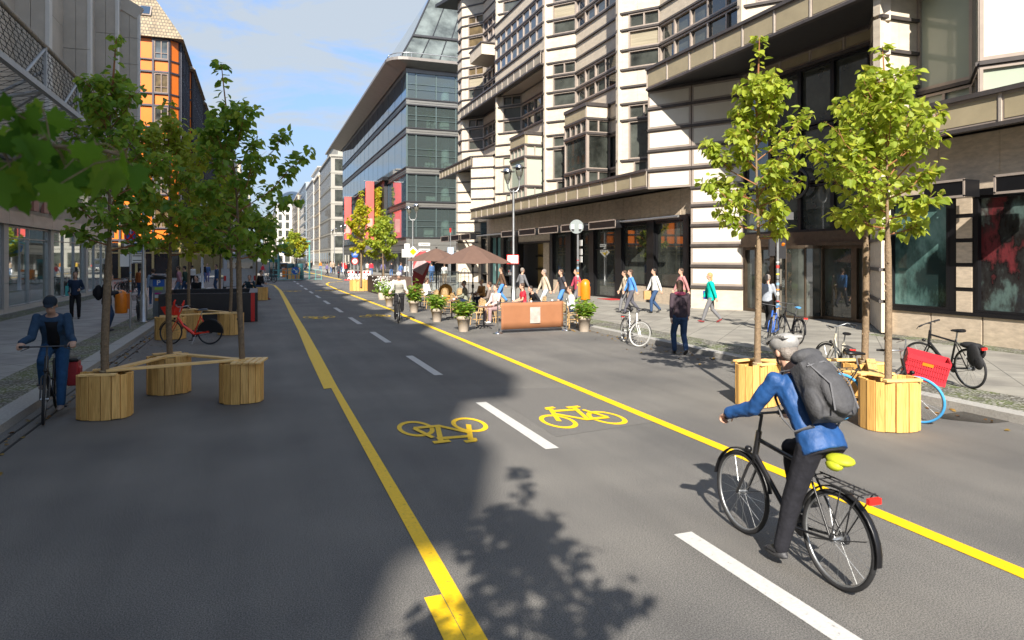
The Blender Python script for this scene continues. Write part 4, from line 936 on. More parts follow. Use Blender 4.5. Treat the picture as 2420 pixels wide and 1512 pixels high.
# near right triangle
A2, B2, C2 = g(1790,955), g(2045,950), g(2100,1010)
planter('pine planter on the sunny side partly hidden behind the blue cyclist', A2, .37, .3, .68, radians(10))
planter('pine planter at the back between the cream bicycle and the crate bicycle', B2, .37, .3, .66, radians(-5))
planter('bright pine planter in front of the bicycle with the blue tyre', C2, .4, .33, .7, radians(-12))
board('seat board between the two right hand planters near the crate bicycle', C2+Vector((.0,.25,0)), B2+Vector((.05,-.05,0)), .13, .71)
board('long seat board reaching right planters behind the blue cyclist', A2+Vector((.1,.0,0)), C2+Vector((.0,.05,0)), .13, .725)
board('rear seat board behind the blue cyclist', A2+Vector((.1,.15,0)), B2+Vector((-.1,.15,0)), .13, .69)
tree('sunlit linden with one trunk left of the entrance doors', (A2.x,A2.y,0), 6.15, 2.65, 1.0, 18, .115, M_leafL, .055, GT, 23, lead=.42)
tree('sunlit linden rising from the rear planter right of the doors', (B2.x,B2.y,0), 5.5, 2.75, .9, 14, .11, M_leafL, .057, GT, 31)
tree('broad sunlit linden in the front planter before the blue tyre', (C2.x,C2.y,0), 5.55, 2.65, .95, 17, .115, M_leafL, .05, GT, 37, skew=(.0,.1))
# second left triangle
A3, B3, C3 = g(402,801), g(447,779), g(545,790)
planter('pine planter directly behind the red bicycle front wheel', A3, .42, .32, .66, .1); planter('pine planter behind the red bicycle frame', B3, .4, .3, .66, .3); planter('pine planter right of the red bicycle before the black bench wall', C3, .38, .32, .66, -.2)
board('seat board behind the red bicycle saddle', A3+Vector((.1,.1,0)), C3, .14, .69); board('farther seat board behind the red bicycle', B3+Vector((0,.1,0)), C3+Vector((-.1,.2,0)), .14, .685)
tree('thin linden behind the red bicycle', (B3.x,B3.y,0), 5.6, 2.5, .95, 14, .13, M_leafL, .05, GT, 41, step=.06)
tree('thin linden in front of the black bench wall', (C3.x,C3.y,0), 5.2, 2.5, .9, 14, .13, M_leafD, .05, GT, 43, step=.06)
# trees further up the street
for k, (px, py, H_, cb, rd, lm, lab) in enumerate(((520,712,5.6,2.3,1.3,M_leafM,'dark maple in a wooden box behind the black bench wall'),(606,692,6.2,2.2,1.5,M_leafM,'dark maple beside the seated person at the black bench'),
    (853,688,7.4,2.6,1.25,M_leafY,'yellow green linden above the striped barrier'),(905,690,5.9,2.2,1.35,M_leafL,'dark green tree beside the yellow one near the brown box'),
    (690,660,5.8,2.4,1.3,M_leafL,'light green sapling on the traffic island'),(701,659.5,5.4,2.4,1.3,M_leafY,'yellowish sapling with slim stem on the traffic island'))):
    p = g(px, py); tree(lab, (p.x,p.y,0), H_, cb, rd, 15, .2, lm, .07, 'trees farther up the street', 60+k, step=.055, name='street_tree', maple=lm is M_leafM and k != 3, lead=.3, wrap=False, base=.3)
# trees close to the camera, outside the frame: one throws the shadow on the road, one reaches a branch into the picture
tree('linden standing just behind the viewer and shading the road', (-.72,-1.8,0), 7.2, 2.9, .92, 17, .115, M_leafL, .055, GT, 77, lead=.4)
random.seed(91)
MT = thing('maple_tree', 'maple whose big lobed leaves hang into the upper left corner', 'tree', (-3.6,2.6,0))
base = Vector((-3.6,2.6,0)); q = MB(); q.tube([base, base+Vector((0,0,1.5)), base+Vector((.02,0,3.4)), base+Vector((-.1,.1,5.2))], [.09,.08,.07,.04], 10)
def cp(x, y, z): return Vector((z*SN+((x-CX)*z/FPX)*CS, z*CS-((x-CX)*z/FPX)*SN, EYE+(Y0-y)*z/FPX))
lc = MB(); st_ = base+Vector((0,0,2.65))
limb = [st_, cp(-180,372,2.3), cp(0,350,2.25), cp(120,345,2.2), cp(230,352,2.2), cp(300,372,2.15)]
q.tube(limb, [.03,.017,.011,.008,.006,.003], 6)
spec_ = [(-60,420,.15),(-20,470,.17),(40,500,.14),(60,440,.17),(110,250,.13),(60,290,.15),(30,215,.11),(150,455,.16),(190,440,.19),(255,430,.16),(285,415,.15),(120,470,.14),(215,385,.12),(100,330,.13),(10,330,.15),(-80,300,.15),(160,390,.13),(70,380,.12)]
for (x, y, s) in [(x+random.uniform(-45,45)*k, y+random.uniform(-35,35)*k, s) for k in (0,1,1) for (x, y, s) in spec_]:
    z = random.uniform(2.0,2.5); p = cp(x, y-55 if y > 350 else y+30, z); j = min(limb[1:], key=lambda a: (a-p).length)
    q.tube([j, j.lerp(p,.5)+Vector((0,0,.02)), p], [.003,.0022,.0016], 4)
    toc = (Vector((0,0,EYE))-p).normalized(); leaf(lc, p, Vector((random.uniform(-.4,.4),random.uniform(-.3,.3),-1 if y > 350 else random.uniform(-.6,.3))), toc*.6+rv(.5), s*.66, .5, True)
for i in range(500):                                                     # its crown, above and left of the picture
    a = random.uniform(0,2*pi); r = 1.1*sqrt(random.random()); p = base+Vector((cos(a)*r-.7, sin(a)*r-.6, 4.4+random.gauss(0,.7)))
    leaf(lc, p, rv()+Vector((0,0,-.6)), Vector((0,0,1))+rv(.5), .16, .5, True)
for i in range(9): a = i*.7; q.tube([base+Vector((0,0,3+i*.2)), base+Vector((cos(a)*.5-.5,sin(a)*.5-.3,3.9+i*.12)), base+Vector((cos(a)*1.1-.7,sin(a)*1.1-.6,4.4+i*.1))], [.03,.02,.006], 5)
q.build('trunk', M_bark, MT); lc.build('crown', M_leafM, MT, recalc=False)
# ================================================================== BICYCLES
def bicycle(label, front, rear, col, sc_=1.0, steer=0, lean=0, style='city', tyre=None, rimm=None, group='bicycles', rack=True, guard=True, basket=None, saddle=None, bar='flat', fork=None, stand=True, detail=2, name='bicycle', guardm=None, skirt=False):
    """x points forward; built at the origin, then set on its two wheel contact points"""
    R_ = thing(name, label, 'bicycle', (0,0,0), group); R = .34; hw = .53
    col = col; fork = fork or col; tyre = tyre or M_rub; rimm = rimm or M_steel
    rh, fh = Vector((-hw,0,R)), Vector((hw,0,R)); bb = Vector((-.1,0,.28)); st_ = Vector((-.27,0,.80)); hb = Vector((.355,0,.70)); ht = Vector((.315,0,.87))
    ax = (ht-hb).normalized(); ST = Matrix.Translation(hb) @ Matrix.Rotation(steer, 4, ax) @ Matrix.Translation(-hb)
    f = MB(); t = .018
    if style == 'step': f.tube([hb+Vector((-.01,0,.03)), Vector((.12,0,.42)), bb+Vector((.06,0,.08)), bb], [.024,.026,.026,.024]); f.tube([hb+Vector((-.02,0,.1)), Vector((.08,0,.56)), Vector((-.17,0,.5))], .014)
    elif style == 'ebike': f.tube([hb+Vector((0,0,.06)), Vector((.2,0,.52)), bb+Vector((.05,0,.05)), bb], [.035,.042,.045,.04]); f.tube([bb, Vector((-.5,0.05,.36)),], [.035,.018])
    else: f.tube([ht+Vector((0,0,-.04)), st_+Vector((0,0,-.04))], t); f.tube([hb, bb], t*1.1)
    f.tube([bb, st_], t); f.tube([hb-ax*.03, ht+ax*.03], .024)
    for s in (-1,1): f.tube([bb+Vector((0,.03*s,0)), rh+Vector((0,.055*s,0))], .011); f.tube([st_+Vector((0,.02*s,-.05)), rh+Vector((0,.055*s,0))], .009)
    f.build('frame', col, R_)
    f = MB(); f.M = ST; f.tube([hb-ax*.02, hb-ax*.08], .02)
    for s in (-1,1): f.tube([hb+Vector((.01,.03*s,-.06)), hb+Vector((.03,.05*s,-.1)), fh+Vector((0,.05*s,0))], .012)
    f.build('fork', fork, R_)
    n = 36 if detail > 1 else 18
    for c, M_ in ((rh,None),(fh,ST)):
        w_ = MB(); w_.M = M_; w_.ring(c, R-.034, .011, n, 6, 'Y', 0, .9); w_.tube([c+Vector((0,-.05,0)), c+Vector((0,.05,0))], .02 if c is rh else .016, 8)
        if detail:
            for i in range(20 if detail > 1 else 10):
                a = 2*pi*i/(20 if detail > 1 else 10); w_.tube([c+Vector((.015*cos(a+.9),.03*(-1)**i,.015*sin(a+.9))), c+Vector(((R-.035)*cos(a),0,(R-.035)*sin(a)))], .0016, 3)
        w_ = w_.build('wheel', rimm, R_); y = MB(); y.M = M_; y.ring(c, R-.018, .019, n, 8); y.build('tyre', tyre, w_)
    # handlebar
    h_ = MB(); h_.M = ST; s0 = ht+ax*.03; s1 = ht+ax*.17; h_.tube([s0, s1], .013); 
    if bar == 'flat':
        h_.tube([s1+Vector((.05,-.28,.0)), s1+Vector((.06,-.06,0)), s1+Vector((.06,.06,0)), s1+Vector((.05,.28,.0))], .011); e = [(s1+Vector((.05,.2*s,.0)), s1+Vector((.03,.32*s,.0))) for s in (-1,1)]
    else:
        h_.tube([s1+Vector((-.17,-.28,.03)), s1+Vector((0,-.26,.05)), s1+Vector((.05,-.07,0)), s1+Vector((.05,.07,0)), s1+Vector((0,.26,.05)), s1+Vector((-.17,.28,.03))], .011); e = [(s1+Vector((-.08,.275*s,.04)), s1+Vector((-.21,.285*s,.025))) for s in (-1,1)]
    h_.tube([s1, s1+Vector((.055,0,0))], .014)
    for a, b in e: h_.tube([a+Vector((.05,0,-.01)), a.lerp(b,.8)+Vector((.06,0,-.05))], .006, 5)
    h_ = h_.build('handlebar', M_dark if bar == 'flat' else M_steel, R_); [(lambda gq: (setattr(gq,'M',ST), gq.tube([a, b], .017, 8), gq.build('grip', M_rub, h_)))(MB()) for a, b in e]
    s_ = MB(); s_.tube([st_+Vector((.0,0,-.02)), st_+Vector((-.035,0,.13))], .013); s_.build('seat_post', M_steel, R_)
    s_ = MB(); c = st_+Vector((-.05,0,.15)); s_.tube([c+Vector((-.13,0,.012)), c+Vector((-.09,0,.018)), c+Vector((0,0,.012)), c+Vector((.1,0,.006)), c+Vector((.14,0,0))], [(.05,.02),(.082,.032),(.06,.03),(.024,.022),(.016,.015)], 10); s_.build('saddle', saddle or M_black, R_)
    k = MB(); k.disc(bb+Vector((0,-.055,0)), .085, 'Y', 22, .006); k.tube([bb+Vector((0,-.08,0)), bb+Vector((0,.08,0))], .014)
    for s in (-1,1): p = bb+Vector((.03*s,.08*s,-.16*s)); k.tube([bb+Vector((0,.08*s,0)), p], .011, 6); k.box(p+Vector((0,.06*s,0)),(.09,.1,.022))
    for zz in (.03,-.03): k.tube([bb+Vector((0,-.055,.08 if zz > 0 else -.08)), rh+Vector((0,-.055,zz))], .004, 4)
    k.disc(rh+Vector((0,-.055,0)), .045, 'Y', 14, .03); k.build('crankset', M_dark, R_)
    if guard:
        for c, M_, a0, a1 in ((rh,None,20,200),(fh,ST,10,175)):
            q = MB(); q.M = M_; q.tube([c+Vector(((R+.022)*cos(radians(a)),0,(R+.022)*sin(radians(a)))) for a in range(a0, a1, 12)], [(.026,.006)]*len(range(a0,a1,12)), 6)
            q.tube([c+Vector((-.3,.045,.1)), c+Vector((0,.055,0))], .003, 4); q.build('mudguard', guardm or M_black, R_)
    if rack:
        q = MB()
        for s in (-1,1): q.tube([Vector((-.3,.06*s,.74)), Vector((-.82,.06*s,.73))], .006, 5); q.tube([Vector((-.62,.06*s,.73)), rh+Vector((0,.06*s,0))], .005, 5); q.tube([Vector((-.78,.06*s,.73)), rh+Vector((0,.06*s,0))], .005, 5)
        for i in range(6): q.tube([Vector((-.34-i*.092,-.06,.74)), Vector((-.34-i*.092,.06,.74))], .005, 5)
        q.tube([Vector((-.4,.0,.745)), Vector((-.8,0,.735))], .005, 5); q = q.build('rack', M_dark, R_); l_ = MB(); l_.box((-.845,0,.71),(.03,.1,.04)); l_.build('tail_light', M_red, q)
    if stand: q = MB(); q.tube([bb+Vector((-.06,.05,-.02)), Vector((-.12,.2,.01))], .008, 6); q.build('kickstand', M_steel, R_)
    l_ = MB(); l_.M = ST; l_.ell(hb+Vector((.09,0,.02)), (.035,.03,.03), 10, 6); l_.build('headlight', M_black, R_)
    if skirt: q = MB(); q.tube([rh+Vector((.3*cos(radians(a)),-.05,.3*sin(radians(a)))) for a in range(10,190,20)], .012, 5); q.prism([(0,0)], 0, 0) if False else None; q.poly([rh+Vector((.33*cos(radians(a)),-.06,.33*sin(radians(a)))) for a in range(5,186,12)]); q.poly([rh+Vector((.33*cos(radians(a)),.06,.33*sin(radians(a)))) for a in range(5,186,12)]); q.build('skirt_guard', M_black, R_)
    if basket == 'wire':
        q = MB(); q.M = ST; c = ht+Vector((.19,0,.02)); w2, d2, h2 = .17, .13, .22
        for k_ in range(5):
            z = c.z-.02+h2*k_/4; s = .82+.18*k_/4; q.tube([(c.x-d2*s,c.y-w2*s,z),(c.x+d2*s,c.y-w2*s,z),(c.x+d2*s,c.y+w2*s,z),(c.x-d2*s,c.y+w2*s,z)], .003, 4, 0, True)
        for i in range(8):
            for s in (-1,1): u = -1+2*i/7; q.tube([(c.x+u*d2*.82,s*w2*.82,c.z-.02),(c.x+u*d2,s*w2,c.z-.02+h2)], .0025, 4); q.tube([(c.x+s*d2*.82,u*w2*.82,c.z-.02),(c.x+s*d2,u*w2,c.z-.02+h2)], .0025, 4)
        q.tube([(c.x,-w2*.8,c.z-.02),(c.x,w2*.8,c.z-.02)], .003, 4); q.build('basket', M_dark, R_)
    if basket == 'red':
        q = MB(); q.M = ST; c = ht+Vector((.2,0,-.06)); a = [(-.13,-.13),(.13,-.13),(.13,.13),(-.13,.13)]; b = [(-.2,-.2),(.24,-.2),(.24,.2),(-.2,.2)]
        q.add([(c.x+x,y,c.z) for x, y in a]+[(c.x+x,y,c.z+.22+(.06 if x < 0 else 0)) for x, y in b]+[(c.x+x*.93,y*.93,c.z+.21+(.06 if x < 0 else 0)) for x, y in b]+[(c.x+x*.9,y*.9,c.z+.02) for x, y in a], [(0,3,2,1)]+[(i,(i+1)%4,4+(i+1)%4,4+i) for i in range(4)]+[(4+i,4+(i+1)%4,8+(i+1)%4,8+i) for i in range(4)]+[(8+i,8+(i+1)%4,12+(i+1)%4,12+i) for i in range(4)]+[(12,13,14,15)])
        for s in (-1,1): q.tube([(c.x-.14,.15*s,c.z+.2),(c.x-.17,.22*s,c.z+.34),(c.x-.2,.2*s,c.z+.42)], [.03,.03,.018], 8)
        q.build('basket', col, R_)
    for o in kids(R_):
        pass
    f_, r_ = Vector(front), Vector(rear); d = f_-r_
    R_.scale = (sc_,)*3; R_.location = (f_+r_)/2; R_.location.z = max(f_.z, r_.z)+.002; R_.rotation_euler = (lean, 0, atan2(d.y,d.x)); R_.rotation_mode = 'XYZ'
    return R_
def two(px, py, ang, sc_=1, z=0):                                        # contact points from the midpoint on the ground and a heading
    c = g(px, py, z); d = Vector((cos(ang),sin(ang),0))*.53*sc_; return c+d, c-d
P = lambda n, c, r=.35, m=.1: pm(n, c, r, m, .06, 5, 0, None, .5, 3, None, .4)
M_bred, M_bblue, M_bwh, M_bdk, M_bcr = P('red_bike_paint',(.9,.035,.012)), P('blue_bike_paint',(.01,.09,.42)), P('silver_bike_paint',(.6,.6,.6),.3,.5), P('black_bike_paint',(.015,.015,.017)), P('cream_bike_paint',(.62,.57,.45))
M_bty = pm('blue_tyre', (.05,.3,.62), .7, 0, .1, 20)
# foreground rider's bicycle
FBk = bicycle('black trekking bicycle ridden by the person in the blue jacket', g(1755,1258), g(1975,1388), M_bdk, 1.04, 0, 0, 'diamond', None, M_steel, 'ridden bicycles', True, True, None, None, 'flat', stand=False)
LBk = bicycle('dark bicycle ridden by the person in blue jeans on the left', g(88,1018), g(148,955), M_bdk, 1.06, radians(8), 0, 'step', None, M_steel, 'ridden bicycles', True, False, None, None, 'flat', stand=False)
MBk = bicycle('slim bicycle ridden past the cafe by the person in pale jacket', g(938,770), g(946,752), M_bdk, 1.05, 0, 0, 'diamond', None, M_steel, 'ridden bicycles', False, False, None, None, 'flat', stand=False)
RBk = bicycle('red electric bicycle with red front basket beside the planters', *two(449,814,radians(164)), M_bred, 1.0, radians(-12), radians(4), 'ebike', None, M_dark, 'parked bicycles', False, True, 'red', pm('grey_saddle',(.12,.14,.17),.5), 'swept', skirt=True, guardm=M_black)
q = MB(); q.tube([Vector((.22,-.012,.56)), Vector((.02,-.012,.36))], [(.034,.05),(.034,.045)], 8); q.build('battery', M_black, RBk)
bicycle('white city bicycle with turned front wheel beside the kerb', g(1512,822), g(1468,806), M_bwh, 1.0, radians(38), radians(-5), 'step', pm('grey_tyre',(.32,.32,.31),.8), M_white, 'parked bicycles', True, True, None, None, 'flat', guardm=M_dark)
bicycle('black bicycle with red crate and blue front tyre leaning by the planter', g(2165,998), g(2165,998)+Vector((-1.0,.48,0)), M_bdk, 1.05, radians(-40), radians(4), 'step', M_bty, M_steel, 'parked bicycles', True, False, None, None, 'swept')
c = kids([o for o in bpy.data.objects if o.get('label','').startswith('black bicycle with red crate')][0])
bicycle('black mountain bicycle with stickers and a black bag on its rack', *two(2236,905,radians(80),1.03,.12), M_bdk, 1.03, radians(20), radians(-4), 'diamond', None, M_steel, 'parked bicycles', True, False)
bicycle('cream bicycle with swept handlebar behind the blue cyclist', *two(1975,900,radians(60),1,.0), M_bcr, 1.0, radians(30), radians(5), 'step', None, M_steel, 'parked bicycles', True, True, None, None, 'swept')
bicycle('blue bicycle leaning at the sticker covered sign post', g(1800,822,.12), g(1842,800,.12), M_bblue, 1.0, radians(15), radians(-6), 'diamond', None, M_dark, 'parked bicycles', False, False, None, P('blue_saddle_cover',(.06,.28,.6),.4))
bicycle('dark bicycle with red tail light behind the blue bicycle', g(1830,800,.12), g(1898,818,.12), M_bdk, 1.0, radians(-10), radians(5), 'diamond', None, M_dark, 'parked bicycles', True, True, None, P('pale_blue_saddle',(.08,.3,.58),.5))
bicycle('small black bicycle with wire basket at the silver lamp post', g(318,770,.12), g(338,745,.12), M_bdk, .88, 0, radians(4), 'step', None, M_dark, 'parked bicycles', True, True, 'wire', None, 'flat', detail=1)
random.seed(14); pb = bicycle('dark bicycle in the crowded rack before the cafe on the left', *two(292,694,radians(60),1,.12), M_bdk, 1.0, .3, .1, 'diamond', None, M_dark, 'bicycles in the far left rack', True, True, detail=1)
for i in range(5):
    k = dup(pb); p = g(300+i*5.5, 693-i*1.2, .12); k.location = p; k.rotation_euler = (random.uniform(-.1,.1),0,random.uniform(.8,1.3)); k['label'] = 'dark bicycle in the crowded rack before the cafe on the left'
fb = bicycle('far parked bicycle near the striped barrier', *two(815,659,radians(100),1,.12), M_bdk, 1.0, .2, .06, 'diamond', None, M_dark, 'far parked bicycles', True, True, detail=1)
for (x, y, a, lab) in ((800,657,1.4,'far parked bicycle left of the striped barrier'),(643,666,1.0,'bicycle leaning on the green railing of the traffic island'),(637,668,2.4,'second bicycle at the green railing of the island'),(1015,690,.5,'bicycle parked behind the cafe terrace'),(590,668,2.8,'bicycle parked in front of the white van')):
    k = dup(fb); p = g(x, y, .0); k.location = p; k.rotation_euler = (.05,0,a); k['label'] = lab
# ================================================================== PEOPLE
TRASH = []
SC2 = bpy.data.scenes.new('work'); VL2 = SC2.view_layers[0]
def evaluated(mb, vox, sm=4, noise=0, nscale=9):
    me = bpy.data.meshes.new('tmp'); me.from_pydata([tuple(p) for p in mb.v], [], mb.f)
    b = bmesh.new(); b.from_mesh(me); bmesh.ops.remove_doubles(b, verts=b.verts, dist=1e-5); bmesh.ops.recalc_face_normals(b, faces=b.faces); b.to_mesh(me); b.free()
    o = bpy.data.objects.new('tmp', me); SC2.collection.objects.link(o)
    r = o.modifiers.new('r', 'REMESH'); r.mode = 'VOXEL'; r.voxel_size = vox
    if sm: s = o.modifiers.new('s', 'SMOOTH'); s.iterations = sm; s.factor = .5
    VL2.update(); out = bpy.data.meshes.new_from_object(o.evaluated_get(VL2.depsgraph)); SC2.collection.objects.unlink(o); TRASH.extend((o, me))
    if noise:
        nrm = [v.normal.copy() for v in out.vertices]
        for v, vn in zip(out.vertices, nrm):
            n_ = mn.noise(v.co*nscale)*.6+mn.noise(v.co*nscale*2.3+Vector((3,1,7)))*.4; v.co += vn*n_*noise
    out.polygons.foreach_set('use_smooth', [True]*len(out.polygons)); return out
def ik(a, t, l1, l2, pole):
    d = t-a; L_ = min(d.length, (l1+l2)*.999); d.normalize()
    x = (l1*l1-l2*l2+L_*L_)/(2*L_); h = sqrt(max(0, l1*l1-x*x)); p = pole-d*pole.dot(d); p.normalize()
    return a+d*x+p*h, a+d*L_
def limb(mb, pts, rr):
    P_ = []; R_ = []
    for i in range(len(pts)-1):
        for k in range(4): t = k/4; P_.append(pts[i].lerp(pts[i+1],t)); R_.append(rr[i]+(rr[i+1]-rr[i])*t)
    P_.append(pts[-1]); R_.append(rr[-1]); mb.tube(P_, R_, 10)
    for p, r in ((pts[0],rr[0]),(pts[-1],rr[-1])): mb.ell(p, (r,r,r), 10, 6)
    for p, r in zip(pts[1:-1], rr[1:-1]): mb.ell(p, (r*1.02,)*3, 10, 6)
def loft(mb, rings):
    """rings: (centre, fwd axis, half depth, half width); y is the width axis"""
    n = 16; vs = []; fs = []
    for c, fx, rx, ry in rings:
        for j in range(n): a = 2*pi*j/n; vs.append(c+fx*(rx*cos(a))+Vector((0,1,0))*(ry*sin(a)))
    k = len(rings)
    for i in range(k-1): fs += [(i*n+j,i*n+(j+1)%n,(i+1)*n+(j+1)%n,(i+1)*n+j) for j in range(n)]
    fs += [tuple(range(n))[::-1], tuple(range((k-1)*n,k*n))]; mb.add(vs, fs)
def hand(mb, w, d, pn, side, curl=.35, s=1, r=.0085):
    """w wrist, d direction of the palm, pn palm normal; five separate fingers"""
    d = d.normalized(); sd = d.cross(pn).normalized(); pn = sd.cross(d).normalized()
    R_ = Matrix((d, sd, pn)).transposed(); mb.ell(w+d*.05*s, (.055*s,.042*s,.017*s), 12, 8, R_)
    for k, l in enumerate((.072,.082,.076,.06)):
        b = w+d*(.09-.004*abs(k-1))*s+sd*((k-1.5)*.0205*s); dd = d.copy(); pts = [b-d*.02*s, b]; ang = 0
        for seg in (.45,.32,.23): ang += curl; dd = d*cos(ang)+pn*sin(ang); pts.append(pts[-1]+dd*l*seg*s)
        mb.tube(pts, [r*1.1*s,r*1.08*s,r*s,r*.92*s,r*.75*s], 8); mb.ell(pts[-1], (r*.75*s,)*3, 8, 5)
    t0 = w+d*.025*s-sd*side*.03*s; t1 = t0+(d*.6-sd*side*.75+pn*.25).normalized()*.04*s; t2 = t1+(d*.85-sd*side*.2+pn*(.3+curl*.5)).normalized()*.03*s; t3 = t2+(d*.8+pn*(.3+curl*.7)).normalized()*.024*s
    mb.tube([t0,t1,t2,t3], [r*1.4*s,r*1.2*s,r*1.05*s,r*.8*s], 8); mb.ell(t3, (r*.8*s,)*3, 8, 5)
PX = Vector((1,0,0)); PZ = Vector((0,0,1))
def person(label, loc, head, pose, look, vox=.012, sc_=1.0, group=None, name='person'):
    """pose keys: pel (x,z), lean, feet [(x,y,z,pitch)]*2, hands [(x,y,z)]*2, nod, turn;  x forward, y left"""
    px, pz = pose['pel']; ln = pose.get('lean', .03); up = Vector((sin(ln),0,cos(ln))); fx = Vector((cos(ln),0,-sin(ln)))
    up2 = Vector((sin(ln*pose.get('curve',1.25)),0,cos(ln*pose.get('curve',1.25)))); pel = Vector((px,0,pz))
    slim = look.get('slim',1); sp = lambda t: pel+up*min(t,.25)+up2*max(0,t-.25)
    sh = [sp(.485)+Vector((0,s*.182*slim,0)) for s in (1,-1)]; hips = [pel+Vector((0,s*.09,-.03)) for s in (1,-1)]
    nk = sp(.53); nod = ln*pose.get('hl',.35)+pose.get('nod',0); hu = Vector((sin(nod),0,cos(nod))); hf = Vector((cos(nod),0,-sin(nod))); tz = pose.get('turn',0)
    Rt = Matrix.Rotation(tz,3,'Z'); hf = Rt @ hf; hu = Rt @ hu; hs = hu.cross(hf); HR = Matrix((hf,hs,hu)).transposed(); hc = nk+up2*.05+hu*.125+hf*.025
    legs = []; arms = []
    for i, s in enumerate((1,-1)):
        fx_, fy, fz, fp = pose['feet'][i]; kn, an = ik(hips[i], Vector((fx_,fy,fz)), .435, .425, pose.get('kpole', Vector((1,.12*s,.15)))); legs.append((hips[i],kn,an,fp))
        h_ = Vector(pose['hands'][i]); el, wr = ik(sh[i], h_, .29, .255, pose.get('epole', Vector((-.5,.35*s,-.6)))); arms.append((sh[i],el,wr))
    body = MB()
    tor = [(-.09,.105,.15),(0,.115,.163),(.1,.1,.148),(.2,.1,.145),(.32,.115,.163),(.42,.11,.168),(.49,.085,.14),(.53,.058,.068)]
    loft(body, [(sp(t), fx if t < .25 else Vector((up2.z,0,-up2.x)), rx, ry*slim) for t, rx, ry in tor]); body.tube([sp(.5), nk, hc-hu*.05], [.062,.054,.052], 10)
    body.ell(hc+hu*.025-hf*.008, (.098,.077,.105), 16, 12, HR); body.ell(hc-hu*.055+hf*.028, (.062,.055,.058), 12, 8, HR)        # skull, jaw
    body.tube([hc+hu*.015+hf*.085, hc-hu*.022+hf*.112, hc-hu*.03+hf*.088], [.009,.015,.012], 8)                                # nose
    for s in (1,-1): body.ell(hc+hs*s*.079-hf*.01-hu*.012, (.02,.01,.032), 8, 6, HR); body.ell(hc+hu*.03+hf*.078+hs*s*.032, (.018,.026,.009), 8, 6, HR)
    for p in (-.052,-.066): body.ell(hc+hu*p+hf*.086, (.01,.026,.006), 8, 6, HR)
    for i, s in enumerate((1,-1)):
        hp, kn, an, fp = legs[i]; limb(body, [hp,kn,an], [.082,.052,.036]); body.ell(kn.lerp(an,.3), (.045,.045,.08), 10, 6)
        S, E_, W_ = arms[i]; limb(body, [S,E_,W_], [.05,.04,.027])
        hd = (W_-E_).normalized(); cu = pose.get('curl',.35); hdir = pose.get('hdir') or hd
        pn = pose.get('palm', [Vector((0,-s,0))]*2)[i]; pn = (pn-hdir*pn.dot(hdir)).normalized(); hand(body, W_, hdir, pn, s, cu, 1.0, max(.0085,vox*.75) if vox < .02 else .012)
    root = bpy.data.objects.new(name, evaluated(body, vox, 3)); COL.objects.link(root); root.data.materials.append(look.get('skin',M_skin)); WL[root.name] = Vector()
    tag(root, label, 'person', group)
    def part(nm, mb, m, noise=0, v=None, sm=4, ns=9):
        o = bpy.data.objects.new(nm, evaluated(mb, v or vox*1.25, sm, noise, ns)); COL.objects.link(o); o.data.materials.append(m); o.parent = root; WL[o.name] = Vector(); return o
    ez = MB()
    for s in (1,-1): ez.ell(hc+hu*.012+hf*.083+hs*s*.032, (.011,.013,.011), 8, 6, HR, 0); ez.ell(hc+hu*.012+hf*.091+hs*s*.032, (.005,.006,.006), 8, 6, HR, 1)
    if vox < .015: ez.build('eye', [pm('eye_white',(.7,.68,.65),.3), pm('iris',(.03,.02,.015),.2)], root)
    # top
    t = MB(); g_ = look.get('loose',.012); lo_ = look.get('top_low',-.05); L2 = [(lo_,.112+g_,.165+g_)] if lo_ < 0 else []
    L2 += [(a,b+g_,c+g_) for a, b, c in tor if a > lo_+.03 and a < .52]; L2 += [(.525,.075,.085)]
    loft(t, [(sp(a), fx if a < .25 else Vector((up2.z,0,-up2.x)), b, c*slim) for a, b, c in L2]); sl_ = look.get('sleeve',1)
    for S, E_, W_ in arms:
        if sl_ >= 1: limb(t, [S,E_,E_.lerp(W_,.97)], [.057+g_*.5,.05+g_*.5,.037+g_*.5])
        elif sl_ > 0: limb(t, [S,S.lerp(E_,sl_)], [.064+g_,.056+g_])
    part('top', t, look['top'], look.get('fold',.006))
    # bottom
    t = MB(); kind = look.get('legs','trousers'); bg_ = look.get('baggy',.008)
    if kind != 'skirt':
        loft(t, [(sp(a), fx, b+.006, (c+.006)*slim) for a, b, c in ((-.1,.1,.15),(-.02,.115,.162),(.06,.112,.158))])
        for hp, kn, an, fp in legs:
            if kind == 'shorts': limb(t, [hp,hp.lerp(kn,.8)], [.098,.085])
            else: limb(t, [hp,kn,kn.lerp(an,.97)], [.095+bg_*.5,.068+bg_,.05+bg_])
    else: loft(t, [(sp(.05),fx,.12,.16),(sp(-.05),fx,.13,.18),(pel+Vector((.02,0,-.35)),PX,.2,.22),(pel+Vector((.02,0,-.52)),PX,.22,.25)])
    part('bottoms', t, look['bot'], .005)
    t = MB()
    for hp, kn, an, fp in legs:
        fd = Vector((cos(fp),0,sin(fp))); R3 = Matrix((fd, Vector((0,1,0)), fd.cross(Vector((0,1,0))))).transposed()
        t.ell(an+fd*.055+Vector((0,0,-.045)), (.132,.046,.034), 12, 8, R3); t.ell(an+Vector((-.005,0,-.025)), (.05,.043,.05), 10, 6); t.ell(an+fd*.09+Vector((0,0,-.04)), (.075,.045,.032), 10, 6, R3)
    part('shoe', t, look.get('shoe',M_black), 0, min(vox,.014), 2)
    hr = look.get('hair', M_hairB)
